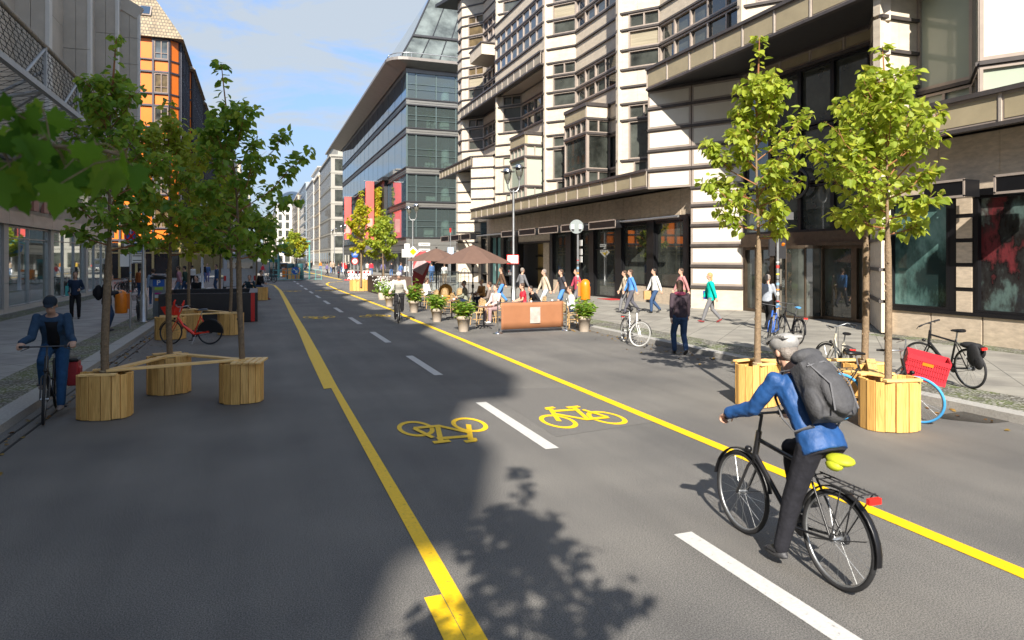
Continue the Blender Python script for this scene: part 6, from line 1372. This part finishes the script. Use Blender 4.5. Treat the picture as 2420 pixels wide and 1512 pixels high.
q = MB(); q.tube([p_, p_+Vector((0,0,4.5))], .05, 8); q.build('post', M_steel, S3); q = MB(); q.box(p_+Vector((0,-.06,2.6)),(.5,.03,1.1)); q.build('plate', pm('pale_blue_plate',(.4,.5,.65),.5), S3); q = MB(); q.lathe([(.07,4.35),(.07,4.7)], p_, 10); q.build('tip', M_red, S3)
p_ = Vector((10.9, wl(961,10.9), .12)); S4 = thing('sign_post', 'post with white plates left of the yellow diamond sign', 'sign post', p_)
q = MB(); q.tube([p_, p_+Vector((0,0,3.3))], .05, 8); q.build('post', M_steel, S4); q = MB(); q.box(p_+Vector((0,-.06,2.65)),(.8,.03,.62)); q.box(p_+Vector((0,-.06,3.2)),(.4,.03,.4)); q.build('plate', M_white, S4)
p_ = Vector((11.2, wl(988,11.2), .12)); S5 = thing('street_name_post', 'post with two white street name plates above the parasols', 'sign post', p_)
q = MB(); q.tube([p_, p_+Vector((0,0,3.6))], .04, 8); q.build('post', M_steel, S5)
q = MB()
for z in (3.3,2.85): q.box(p_+Vector((.45,-.05,z)),(.85,.03,.22)); q.box(p_+Vector((.45,-.068,z)),(.62,.004,.05),0,1)
q.build('name_plate', [M_white, M_dark], S5)
# --- bike and speed limit signs, barrier
p_ = g(838,663); z_ = dep(p_); s_ = thing('sign_post', 'post with blue bicycle sign above a red ring 20 sign', 'sign post', p_)
q = MB(); q.tube([p_, p_+Vector((0,0,3.2))], .05, 8); q.build('post', M_steel, s_)
q = MB(); q.disc(p_+Vector((0,-.1,2.78)), .35, 'Y', 28, .03); bs = q.build('bicycle_sign', M_blue, s_)
q = MB()
def glyph_up(mb, c, s):
    for u in (-.5,.5): mb.ring(c+Vector((u*s,0,-.18*s)), .3*s, .045*s, 18, 5)
    for a, b in (((-.5,-.18),(-.2,.35)),((-.2,.35),(.4,.3)),((-.2,.35),(-.02,-.18)),((-.02,-.18),(.4,.3)),((-.02,-.18),(-.5,-.18)),((.5,-.18),(.36,.5)),((.36,.5),(.2,.52)),((-.35,.42),(-.1,.42))): mb.tube([c+Vector((a[0]*s,0,a[1]*s)), c+Vector((b[0]*s,0,b[1]*s))], .05*s, 5)
glyph_up(q, p_+Vector((0,-.125,2.78)), .27); q.build('bicycle_symbol', M_white, bs)
q = MB(); q.disc(p_+Vector((0,-.1,2.06)), .35, 'Y', 28, .03, 0); q.disc(p_+Vector((0,-.12,2.06)), .26, 'Y', 28, .03, 1); sp_ = q.build('speed_sign', [M_red, M_white], s_)
text_mesh('speed_number', '20', .34, M_black, sp_, Matrix.Translation(p_+Vector((0,-.14,2.05))) @ Matrix.Rotation(pi/2,4,'X'), .003, .008)
for k, (x0, x1, lab) in enumerate(((821,855,'wide white barrier board with red blocks and black slashes'),(857,876,'narrow white barrier board with red blocks beside the wide one'))):
    a, b = g(x0,662), g(x1,662); d = (b-a); L_ = d.length; R = thing('barrier', lab, 'barrier', (0,0,0), 'road barrier boards'); q = MB()
    q.box((L_/2,0,.55),(L_,.05,.95)); q.build('board', M_white, R); q = MB(); n = max(2,round(L_/.42))
    for i in range(n): q.box((L_*(i+.4)/n,-.03,.86),(L_/n*.5,.02,.24)); q.box((L_*(i+.4)/n,-.03,.14),(L_/n*.5,.02,.1))
    q.build('red_block', M_red, R); q = MB()
    for i in range(int(L_/.26)): q.box((.2+i*.26,-.03,.48),(.07,.02,.34),0,0,0,radians(38))
    q.build('slash', M_black, R); q = MB(); q.box((.1,0,.04),(.7,.9,.08)); q.build('foot', M_red, R); place(R, (a.x,a.y,0), atan2(d.y,d.x))
planter('pine planter under the yellow green linden', g(851,687), .75, .6, .78, .2)
planter('pine planter carrying the seated person on the left', g(606,709), .62, .5, .72, 0)
planter('pine box under the maple behind the black bench', g(520,712), .5, .5, .6, 0)
# --- traffic island
planter('pine planter with the blue arrow sign on the traffic island', g(697,661.5), .75, .7, 1.3, 0)
for px, lab in ((687,'dark green barrel left of the blue arrow sign'),(707,'dark green barrel right of the blue arrow sign')):
    p_ = g(px,661.5); q = MB(); q.lathe([(.42,0),(.45,.1),(.4,1.2),(.42,1.7),(.36,1.78),(.001,1.8)], (0,0,0), 16); o = tag(q.build('barrel', pm('dark_green_plastic',(.02,.09,.1),.45)), label=lab, cat='barrel', group='barrels on the traffic island'); o.location = p_
p_ = g(697.5,662.5); R = thing('arrow_sign', 'round blue sign with white arrow pointing down right on the island', 'traffic sign', p_)
q = MB(); q.disc(p_+Vector((0,-.12,1.05)), .4, 'Y', 28, .03); q.tube([p_+Vector((0,-.05,0)), p_+Vector((0,-.05,1.0))], .04, 6); q.build('disc', M_blue, R)
q = MB(); c = p_+Vector((0,-.15,1.05)); q.tube([c+Vector((-.2,0,.2)), c+Vector((.12,0,-.12))], .045, 5); q.add([c+Vector((.24,0,-.24)),c+Vector((-.04,0,-.2)),c+Vector((.2,0,.04))],[(0,1,2)]); q.build('arrow', M_white, R)
US = thing('station_sign', 'blue underground station sign on teal arched frame behind the island', 'station sign', g(672,660)); p_ = g(672,660); teal = pm('teal_iron',(.12,.34,.32),.5)
q = MB()
for dx in (-.65,2.7): q.tube([p_+Vector((dx,0,0)), p_+Vector((dx,0,3.9))], .09, 8)
q.tube([p_+Vector((-.8+3.6*i/10,0,3.75+.55*sin(min(1,i/9)*pi*.6))) for i in range(11)], .08, 8); q.build('frame', teal, US)
q = MB(); n = 10; top = [(-.45+1.8*i/n, 3.65+.5*sin(i/n*pi*.55)) for i in range(n+1)]; bot = [(1.35,3.05+.0),(.6,2.75),(-.3,3.0)]
pts = top+bot; q.add([(p_.x+u,p_.y-.06,v) for u, v in pts]+[(p_.x+u,p_.y+.06,v) for u, v in pts],[tuple(range(len(pts))),tuple(range(len(pts),2*len(pts)))[::-1]]+[(i,(i+1)%len(pts),len(pts)+(i+1)%len(pts),len(pts)+i) for i in range(len(pts))]); q.build('panel', pm('station_blue',(.0,.22,.62),.4), US)
text_mesh('letter_u', 'U', .6, M_white, US, Matrix.Translation((p_.x+1.05,p_.y-.09,3.75)) @ Matrix.Rotation(pi/2,4,'X'), .003, .01)
R = thing('railing', 'teal iron railing round the station stairs on the island', 'railing', g(665,664)); q = MB(); p_ = g(645,665)
for i in range(9): q.tube([p_+Vector((i*.6,0,.1)), p_+Vector((i*.6,0,1.15))], .03, 5)
for z in (.2,.7,1.15): q.tube([p_+Vector((0,0,z)), p_+Vector((4.8,0,z))], .03, 5)
q.build('bars', teal, R)
for px, lab in ((644,'left teal advertising pillar by the railing'),(653,'right teal advertising pillar by the railing')):
    p_ = g(px,657); q = MB(); q.bx(-.4,.4,-.3,.3,0,2.1); q.bx(-.46,.46,-.36,.36,2.1,2.25); q.bx(-.32,.32,-.31,-.3,.5,1.9,1); o = tag(q.build('pillar', [pm('deep_teal',(.02,.15,.16),.5), M_gd], bevel=.02), lab, 'advertising pillar', 'teal pillars'); o.location = p_
p_ = g(679,657); q = MB(); q.bx(-.6,.6,-.3,.3,0,1.1,0); q.bx(-.1,.55,-.31,-.3,.3,.9,1); q.bx(-.62,.62,-.32,.32,1.1,1.16,0); o = tag(q.build('barrier_box', [M_orange, M_white]), 'orange box with a white sheet behind the island planter', 'barrier box'); o.location = p_
# --- vehicles
def car(label, loc, rz, L_, W, H, paint, van=False):
    R = thing('parked_van' if van else 'parked_car', label, 'van' if van else 'car', (0,0,0)); q = MB()
    prof = [(-L_/2,.35),(-L_/2,.9),(-L_/2+.05,H*.97),(L_*.22,H),(L_*.33,H*.9),(L_*.42,H*.55),(L_/2,H*.45),(L_/2,.35)] if van else [(-L_/2,.35),(-L_/2,.85),(-L_*.42,.92),(-L_*.3,H*.97),(L_*.08,H),(L_*.22,.95),(L_*.46,.8),(L_/2,.6),(L_/2,.35)]
    n = len(prof); q.add([(x,-W/2,z) for x, z in prof]+[(x,W/2,z) for x, z in prof],[tuple(range(n)),tuple(range(n,2*n))[::-1]]+[(i,n+i,n+(i+1)%n,(i+1)%n) for i in range(n)]); q.build('body', paint, R, bevel=.06)
    q = MB(); q.bx(-L_/2-.012,-L_/2+.02,-W*.38,W*.38,H*.58,H*.86)
    for s in (-1,1): q.bx(L_*.08,L_*.3,s*W/2-.01,s*W/2+.01,H*.55,H*.85) if van else q.bx(-L_*.28,L_*.12,s*W/2-.01,s*W/2+.01,.95,H*.92)
    q.bx(L_*.36,L_*.39,-W*.42,W*.42,H*.6,H*.85) if van else None; q.build('window', M_gd, R)
    for x in (-L_*.32,L_*.32):
        for s in (-1,1): q = MB(); q.disc((x,s*(W/2-.08),.33), .33, 'Y', 20, .2); w_ = q.build('wheel', M_rub, R); q = MB(); q.disc((x,s*(W/2+.015),.33), .2, 'Y', 16, .03); q.build('rim', M_steel, w_)
    for s in (-1,1): q = MB(); q.bx(-L_/2-.02,-L_/2+.02,s*W*.45-.08,s*W*.45+.08,.8,1.15); q.build('tail_light', M_red, R)
    q = MB(); q.bx(-L_/2-.02,-L_/2,-.26,.26,.5,.62); q.build('number_plate', M_white, R)
    place(R, loc, rz); return R
car('pale grey box van standing behind the black bench', g(566,686), radians(92), 5.4, 2.2, 2.85, pm('van_grey',(.5,.51,.54),.35), True)
car('dark van far down the street right of the island trees', g(710,637), radians(90), 5, 2.0, 2.3, pm('van_dark',(.05,.06,.08),.3), True)
car('small dark car far away on the left lane', g(668,640), radians(90), 4.2, 1.8, 1.5, pm('car_dark',(.03,.03,.035),.3))
car('white car in the cross street beyond the parasols', (27,73,0), 0, 4.3, 1.8, 1.5, M_white)
# --- black bench box (parklet) left, brown one right
def parklet(label, a, b, depth, h, mats, stripe, t=.09):
    a, b = Vector(a[:2]), Vector(b[:2]); d = b-a; L_ = d.length; R = thing('parklet', label, 'parklet', (0,0,0)); q = MB()
    q.bx(0,L_,0,t,.02,h); q.bx(0,t,t,depth,.02,h); q.bx(0,L_,depth-t,depth,.02,h); q.build('wall', mats[0], R, bevel=.01)
    q = MB(); q.bx(L_-.3,L_,t+.01,depth-t-.01,.02,h-.003); q.build('end_wall', mats[1], R)
    q = MB(); q.bx(.1,L_-.35,t,t+.45,.02,.45); q.bx(.1,L_-.35,depth-t-.45,depth-t,.02,.45); q.build('bench', mats[1], R)
    q = MB(); q.bx(L_-.24,L_-.1,-.012,0,.02,h-.01); q.build('red_stripe', M_red, R)
    place(R, (a.x,a.y,0), atan2(d.y,d.x)); return R
slat = tiles('brown_slats', (.1,.065,.05),(.13,.085,.065),(.03,.02,.018), 30, .09, .008, .6)
parklet('black walled bench box with a red corner stripe in the left parking lane', g(374,767), Vector((-.02,g(374,767).y,0)), 4.2, 1.1, [pm('black_film_board',(.016,.014,.016),.35,0,.35,2,.1,9), pm('grey_brown_slats',(.12,.1,.095),.6,0,.25,8,0,None,.5,4,(1,1,14))], True)
PR = parklet('brown slatted bench box with red corner stripe before the cafe', g(868,689), g(901,697), 2.0, 1.15, [slat, slat], True)
q = MB(); q.box((0,0,.62),(1.0,.02,.6)); o = tag(q.build('poster_board', M_white), 'white poster with dark leaves on the brown bench box', 'poster'); o.location = g(914,699)+Vector((0,-.25,0)); o.rotation_euler = (0,0,-.3)
# --- red banners on the glass building
M_ban = pm('red_banner', (.72,.1,.09), .6, 0, .2, .35)
for px, y, top, h_, X, lab in ((1039,103.5,13.6,8.6,15.4,'nearer and longer red hanging banner on the glass building'),(974,131,13.6,7.8,15.5,'left red hanging banner at the far end of the glass building')):
    R = thing('banner', lab, 'banner', (X,y,top), 'red banners on the glass building'); q = MB(); q.bx(X-.6,X+.6,y-.02,y+.02,top-h_,top); q.build('cloth', M_ban, R)
    q = MB(); q.tube([(X-.9,y,top+.1),(17.4,y,top+.1)], .06, 6); q.tube([(X-.6,y,top-h_-.02),(X+.6,y,top-h_-.02)], .04, 6); q.build('pole', M_steel, R)
    q = MB(); q.bx(X-.4,X+.4,y-.035,y-.022,top-h_+1.2,top-h_+3.2); q.build('faded_print', pm('faded_pink',(.7,.3,.27),.6,0,.3,.8), R)
# --- feather flag
p_ = g(975,716); R = thing('flag', 'rust red feather flag with a pale square beside the parasols', 'flag', p_); pts = [(-.02,0),(0,1.5),(.1,2.0),(.35,2.3),(.7,2.33),(.95,2.1),(.98,1.75),(.8,1.2),(.55,.55),(.35,.35)]
q = MB(); q.add([(p_.x+u,p_.y+.04*sin(v*3),.45+v) for u, v in pts]+[(p_.x+u,p_.y+.02+.04*sin(v*3),.45+v) for u, v in pts],[tuple(range(10)),tuple(range(10,20))[::-1]]+[(i,(i+1)%10,10+(i+1)%10,10+i) for i in range(10)]); q.build('cloth', pm('rust_red_flag',(.36,.055,.06),.7), R)
q = MB(); q.box((p_.x+.42,p_.y-.05,1.95),(.62,.012,.75),0,0,0,.5); q.build('pale_square', pm('pale_print',(.42,.3,.31),.6,0,.3,4), R); q = MB(); q.tube([p_, p_+Vector((-.03,0,2.0)), p_+Vector((.1,0,2.55)), p_+Vector((.5,0,2.85))], .015, 6); q.build('pole', M_steel, R)

# ================================================================== CAFE
M_tile2 = pm('brown_parasol_cloth', (.13,.075,.055), .8, 0, .1, 5, .1, 30)
def parasol(label, x, y, r, zt, ze, rz):
    R = thing('parasol', label, 'parasol', (0,0,0), 'brown cafe parasols'); q = MB(); n = 8; k = 6
    vs = [(0,0,zt)]; fs = []
    for j in range(1,k+1):
        for i in range(n*2):
            a = 2*pi*i/(n*2); f = j/k; rr = r*f*(1 if i%2 == 0 else .955); vs.append((rr*cos(a), rr*sin(a), zt-(zt-ze)*f**1.08-(0 if i%2 == 0 else .0)+(.03*f if i%2 == 0 else -.015*f)))
    m_ = n*2; fs += [(0,1+i,1+(i+1)%m_) for i in range(m_)]
    for j in range(k-1): o = 1+j*m_; fs += [(o+i,o+m_+i,o+m_+(i+1)%m_,o+(i+1)%m_) for i in range(m_)]
    q.add(vs, fs); o_ = q.build('canopy', M_tile2, R); so_ = o_.modifiers.new('s','SOLIDIFY'); so_.thickness = .006
    q = MB(); q.tube([(0,0,.05),(0,0,zt+.06)], .03, 10); q.lathe([(.06,-.06),(.06,.06)], (0,0,ze-.12), 10); q.ring((0,0,zt+.05), .05, .012, 12, 5, 'Z'); q.lathe([(.055,1.1),(.055,1.25)], (0,0,0), 10); q.build('pole', M_black, R)
    for i in range(n): a = 2*pi*i/n; q = MB(); q.tube([(0,0,ze-.1),(r*.5*cos(a),r*.5*sin(a),zt-(zt-ze)*.5-.02)], .012, 5); q.tube([(0,0,zt-.03),(r*.97*cos(a),r*.97*sin(a),ze+.015)], .01, 5); q.build('rib', M_black, R)
    q = MB(); q.lathe([(.42,0),(.42,.05),(.1,.08),(.05,.3)], (0,0,0.004), 20); q.build('base', M_dark, R); place(R, (x,y,0), rz)
parasol('larger brown parasol nearest the lamp post', 8.75, wl(1117,8.75), 1.72, 2.97, 2.17, .2); parasol('smaller brown parasol farther from the viewer', 8.6, wl(1031,8.6), 1.55, 2.9, 2.25, .1)
M_rat = pm('rattan', (.5,.32,.14), .6, 0, .25, 40, .4, 90); M_weave = tiles('bistro_weave', (.62,.5,.3),(.5,.34,.16),(.28,.15,.06), .03, .03, .004, .6)
def chair0():
    R = thing('bistro_chair', 'rattan bistro chair', 'chair', (0,0,0), 'rattan bistro chairs'); q = MB()
    q.prism([(.2*cos(a)*1.05,.2*sin(a)) for a in [2*pi*i/16 for i in range(16)]], .44, .465); q.build('seat', M_weave, R)
    for sx in (-1,1):
        for sy in (-1,1): q = MB(); q.tube([(.15*sx,.15*sy,.44),(.19*sx,.18*sy,.0)], .016, 6); q.build('leg', M_rat, R)
    q = MB(); q.tube([(-.16,-.17,.42),(-.23,-.18,.68),(-.27,-.14,.84),(-.28,0,.9),(-.27,.14,.84),(-.23,.18,.68),(-.16,.17,.42)], .014, 6); q.build('back_frame', M_rat, R)
    q = MB(); q.add([(-.21,-.15,.54),(-.255,-.14,.7),(-.275,-.1,.83),(-.28,0,.87),(-.275,.1,.83),(-.255,.14,.7),(-.21,.15,.54),(-.215,0,.53)],[tuple(range(8))]); q.build('backrest', M_weave, R); q = MB(); q.ring((0,0,.2), .17, .011, 16, 5, 'Z'); q.build('stretcher', M_rat, R); return R
CH = chair0(); first = True
words = ['under the guest in mauve trousers','under the guest in the red shirt','under the guest leaning forward in black','under the guest in white shirt at the right end','under the guest in the grey green shirt','under the guest in the orange brown jacket','under the guest in white blouse','under the guest with reddish hair','under the guest in dark jacket']
spots = [(p, radians(hd), 'rattan bistro chair '+wd) for (p, hd), wd in zip(seat_people, words)]
for px, py, hd, wd in ((1128,768,200,'empty rattan chair beside the table nearest the banner'),(1150,762,30,'empty rattan chair between the banner and the front pot'),(1080,742,20,'empty rattan chair behind the front flower pot'),(1058,738,150,'empty rattan chair left of the larger parasol pole'),(1020,730,200,'empty rattan chair behind the second flower pot'),(1345,775,20,'empty rattan chair right of the banner near the last pot'),(1048,722,90,'empty rattan chair under the smaller parasol'),(1090,722,60,'empty rattan chair between the two parasol poles')):
    spots.append((g(px,py), radians(hd), wd))
for i, (p, a, lab) in enumerate(spots):
    c = CH if i == 0 else dup(CH); c.location = (p.x,p.y,.003); c.rotation_euler = (0,0,a); c['label'] = lab
TB = thing('bistro_table', 'round bistro table nearest the copper banner', 'table', (0,0,0), 'round bistro tables')
q = MB(); q.lathe([(.001,.725),(.33,.725),(.34,.735),(.33,.75),(.001,.75)], (0,0,0), 24); q.build('tabletop', pm('brown_tabletop',(.16,.06,.035),.35), TB)
q = MB(); q.tube([(0,0,.05),(0,0,.73)], .03, 10); q.build('column', M_black, TB)
for i in range(4): a = pi/4+i*pi/2; q = MB(); q.tube([(0,0,.1),(.16*cos(a),.16*sin(a),.08),(.3*cos(a),.3*sin(a),.012)], [.025,.022,.016], 6); q.build('foot', M_black, TB)
cups = MB()
for i, (px, py, lab) in enumerate(((1143,776,'round bistro table nearest the copper banner'),(1067,755,'round bistro table behind the front flower pot'),(1040,745,'round bistro table behind the second pot'),(993,729,'round bistro table behind the third pot'),(1250,764,'round bistro table behind the left half of the banner'),(1300,760,'round bistro table behind the right half of the banner'),(1120,730,'round bistro table under the larger parasol'))):
    t_ = TB if i == 0 else dup(TB); p = g(px,py); t_.location = (p.x,p.y,.003); t_['label'] = lab
    for j, (dx, dy, lb) in enumerate(((.1,.05,'white cup on the '),(-.12,-.08,'small white plate on the '))):
        q = MB(); q.lathe([(.025,0),(.04,.02),(.042,.07),(.036,.07),(.03,.015)] if j == 0 else [(.04,0),(.1,.015),(.1,.02),(.04,.008)], (0,0,0), 14); o = tag(q.build(('cup','plate')[j], M_white), lb+lab[6:], ('cup','plate')[j], 'crockery on the tables'); o.location = (p.x+dx,p.y+dy,.755)
q = MB(); q.ell((0,0,.36), (.34,.4,.1)); q.ell((-.28,0,.68), (.1,.36,.34)); q.ell((.12,.33,.5), (.2,.06,.16)); q.ell((.12,-.33,.5), (.2,.06,.16)); q.lathe([(.3,0),(.3,.3)], (0,0,.02), 14)
o = tag(q.build('lounge_chair', pm('orange_blanket',(.55,.27,.05),.9,0,.2,8,.3,40)), 'lounge chair draped with an orange blanket under the smaller parasol', 'lounge chair', None); o.location = g(1052,716); o.rotation_euler = (0,0,-1.9)
M_pot = pm('sand_clay_pot', (.4,.335,.27), .7, 0, .1, 10, .15, 50)
def pot(label, p, s, seed, kind=0, hh=.7):
    R = thing('potted_plant', label, 'potted plant', p, 'potted plants along the terrace'); random.seed(seed); q = MB(); x, y, z = p
    q.lathe([(.15*s,0),(.205*s,.38*s),(.225*s,.38*s),(.235*s,.5*s),(.2*s,.5*s),(.195*s,.42*s),(.001,.42*s)], (x,y,z), 24); q.build('pot', M_pot, R)
    st_ = MB(); lf = MB()
    for i in range(17):
        a = i*2.4; r = .4*s*sqrt((i+.5)/17); top = Vector((x+cos(a)*r*1.05, y+sin(a)*r*1.05, z+.45*s+hh*s*random.uniform(.62,1.05)*(1-.5*(r/(.4*s))**2))); b = Vector((x+cos(a)*r*.35,y+sin(a)*r*.35,z+.42*s)); st_.tube([b, b.lerp(top,.5)+rv(.01), top], [.005,.004,.002], 4)
        for j in range(13):
            t = .15+.85*j/12; q_ = b.lerp(top,t); o = Vector((cos(a+j*2.2),sin(a+j*2.2),0)); leaf(lf, q_+o*.01, o+Vector((0,0,.25-.5*random.random()))+rv(.15), Vector((0,0,1))+rv(.3), s*random.uniform(.13,.21), .33)
    st_.build('stem', M_twig, R); lf.build('foliage', M_leafP if kind == 0 else M_leafL, R, recalc=False)
for px, py, s, lab in ((1095,783,1.02,'front potted shrub at the left edge of the copper banner'),(1032,760,1.0,'second potted shrub from the copper banner, bright green and compact'),(978,738,1.05,'tall potted shrub beside the passing cyclist'),(920,724,1.0,'potted shrub left of the passing cyclist'),(1380,783,1.0,'potted shrub right of the copper banner below the orange bin')):
    pot(lab, g(px,py), s, px, 0, .95 if px == 978 else .72)
p = g(903,708); R = thing('flower_pot', 'white flowering plant in front of the brown bench box', 'potted plant', p, 'potted plants along the terrace'); random.seed(5); q = MB(); f_ = MB()
q2 = MB(); q2.lathe([(.2,0),(.26,.4),(.001,.4)], p, 16); q2.build('pot', M_pot, R)
for i in range(160): leaf(q, p+Vector((random.gauss(0,.22),random.gauss(0,.2),.5+random.random()*.6)), rv(), PZ+rv(.4), .13, .35)
for i in range(110): c = p+Vector((random.gauss(0,.26),random.gauss(0,.22),.75+random.random()*.6)); f_.ell(c, (.035,.035,.03), 6, 4)
q.build('foliage', M_leafP, R, recalc=False); f_.build('blossom', M_white, R)
# copper banner between stanchions
a, b = g(1176,788), g(1338,781); d = b-a; L_ = d.length; BN = thing('barrier_banner', 'copper coloured cloth banner between two steel stanchions at the terrace edge', 'barrier banner', (0,0,0))
q = MB(); n = 24; vs = []; 
for k, (z) in enumerate((.12,.35,.6,.85,.98)):
    for i in range(n+1): u = i/n; vs.append((.12+(L_-.24)*u, .008*sin(u*23+k*.4), z+(-.018*sin(u*pi) if k == 4 else (.02*u if k == 0 else 0))))
fs = [(k*(n+1)+i,k*(n+1)+i+1,(k+1)*(n+1)+i+1,(k+1)*(n+1)+i) for k in range(4) for i in range(n)]; q.add(vs, fs, 0, True); o = q.build('cloth', pm('copper_cloth',(.3,.125,.055),.75,0,.06,4), BN); so_ = o.modifiers.new('s','SOLIDIFY'); so_.thickness = .004
q = MB(); q.box((L_*.53,-.03,.55),(.36,.006,.52)); q.build('pale_label', pm('pale_label',(.42,.36,.32),.6,0,.3,5), BN)
for x in (0,L_): q = MB(); q.tube([(x,0,.02),(x,0,1.02)], .022, 10); q.lathe([(.17,0),(.17,.012),(.06,.035),(.025,.06)], (x,0,.004), 20); q.ell((x,0,1.04),(.03,.03,.03)); q.build('stanchion', M_chrome, BN)
q = MB(); q.tube([(0,0,.985),(L_,0,.985)], .01, 6); q.tube([(0,0,.1),(L_,0,.1)], .008, 6); q.build('rail', M_chrome, BN); place(BN, (a.x,a.y,0), atan2(d.y,d.x))
# metal trellises and wind screens behind the terrace
for k, (px, py, lab) in enumerate(((1098,716,'black metal trellis right of the glass screens'),(1044,706,'black metal trellis between the parasols'))):
    p = g(px,py,.0); R = thing('trellis', lab, 'trellis', (0,0,0), 'black metal trellises'); q = MB()
    for x in (-.25,0,.25): q.tube([(x,0,0),(x,0,1.75-(abs(x)>.1)*.25)], .014, 5)
    q.tube([(.25*cos(t),0,1.5+.35*sin(t)) for t in [pi*i/8 for i in range(9)]], .014, 5)
    for z in (.2,.6,1.0,1.4): q.tube([(-.25,0,z),(.25,0,z)], .01, 5)
    q.build('bars', M_black, R); place(R, p, .3)
for k, (x0, x1, lab) in enumerate(((1000,1036,'left glass wind screen behind the terrace'),(1040,1084,'right glass wind screen behind the terrace'))):
    a, b = g(x0,702), g(x1,708); d = b-a; L_ = d.length; R = thing('wind_screen', lab, 'wind screen', (0,0,0), 'glass wind screens'); q = MB()
    for x in (0,L_): q.tube([(x,0,0),(x,0,1.65)], .02, 6)
    for z in (.15,.95,1.62): q.tube([(0,0,z),(L_,0,z)], .016, 6)
    q.build('frame', M_black, R); q = MB(); q.bx(.02,L_-.02,-.004,.004,.17,1.6); q.build('pane', CG_SCREEN, R); place(R, (a.x,a.y,0), atan2(d.y,d.x))
# red doormat, crate, black bag
q = MB(); q.bx(17.8,18.75,wl(1452,18.4)-.6,wl(1452,18.4)+.9,.124,.14); tag(q.build('doormat', pm('red_mat',(.4,.02,.02),.9,0,.2,30)), 'red mat before the dark shop door', 'doormat')
def crate(loc, rz, tilt):
    R = thing('crate', 'red plastic crate mounted on the bicycle with the blue tyre', 'crate', (0,0,0)); q = MB(); w_, d_, h_ = .5, .36, .32; m_ = 0
    for s in (-1,1):
        for zz, hh in ((.02,.05),(h_-.03,.06)): q.box((0,s*d_/2,zz),(w_,.016,hh)); q.box((s*w_/2,0,zz),(.016,d_,hh))
        for i in range(17): q.box((-w_/2+.02+i*(w_-.04)/16,s*d_/2,h_/2),(.013,.012,h_))
        for i in range(13): q.box((s*w_/2,-d_/2+.02+i*(d_-.04)/12,h_/2),(.012,.013,h_))
        for z in (.1,.17,.24): q.box((0,s*d_/2,z),(w_,.012,.012)); q.box((s*w_/2,0,z),(.012,d_,.012))
        q.box((0,s*(d_/2-.008),h_/2),(w_,.005,h_)); q.box((s*(w_/2-.008),0,h_/2),(.005,d_,h_))
    q.box((0,0,.01),(w_,d_,.015)); q.build('shell', pm('red_crate_plastic',(.55,.03,.045),.5,0,.08,6), R); q = MB()
    for s in (-1,1): q.box((0,s*d_/2+.0,h_-.09),(.13,.02,.04))
    q.build('handle_hole', M_orange, R); R.location = loc; R.rotation_euler = (tilt,.24,rz); R.scale = (1.08,)*3
cb_ = [o for o in bpy.data.objects if o.get('label','').startswith('black bicycle with red crate')][0]
crate(Vector(cb_.location)+Vector((cos(cb_.rotation_euler[2]),sin(cb_.rotation_euler[2]),0))*.72+Vector((0,.1,.64)), cb_.rotation_euler[2]-.35, .12)
mb_ = [o for o in bpy.data.objects if o.get('label','').startswith('black mountain bicycle')][0]; rz = mb_.rotation_euler[2]
q = MB(); q.ell((-.58,.0,.76), (.2,.1,.06)); q.ell((-.74,.09,.62), (.14,.05,.2)); q.ell((-.84,.1,.5), (.1,.04,.12)); q.ell((-.66,-.08,.66),(.16,.05,.14))
o = tag(q.build('saddlebag', pm('black_bag_cloth',(.012,.012,.014),.8,0,.3,12,.3,40)), 'black cloth bag hanging over the rack of the stickered bicycle', 'bag'); o.location = mb_.location; o.rotation_euler = mb_.rotation_euler
# fallen leaves in the gutters
random.seed(70); q = MB()
for i in range(420):
    if random.random() < .6: p = Vector((-3.2+random.expovariate(5), random.uniform(3,30), .008))
    else: p = Vector((10.3-random.expovariate(3), random.uniform(4,26), .008))
    if p.x > 9.0 or p.x < -1.5: leaf(q, p, Vector((random.gauss(0,1),random.gauss(0,1),.1)), PZ+rv(.25), random.uniform(.04,.08), .45)
o = q.build('fallen_leaves', leafmat('dry_leaf',[(.22,.1,.02),(.3,.18,.04),(.16,.12,.03),(.12,.05,.02)],.1), None, recalc=False); o['kind'] = 'stuff'
bpy.data.batch_remove(TRASH); bpy.data.scenes.remove(SC2)
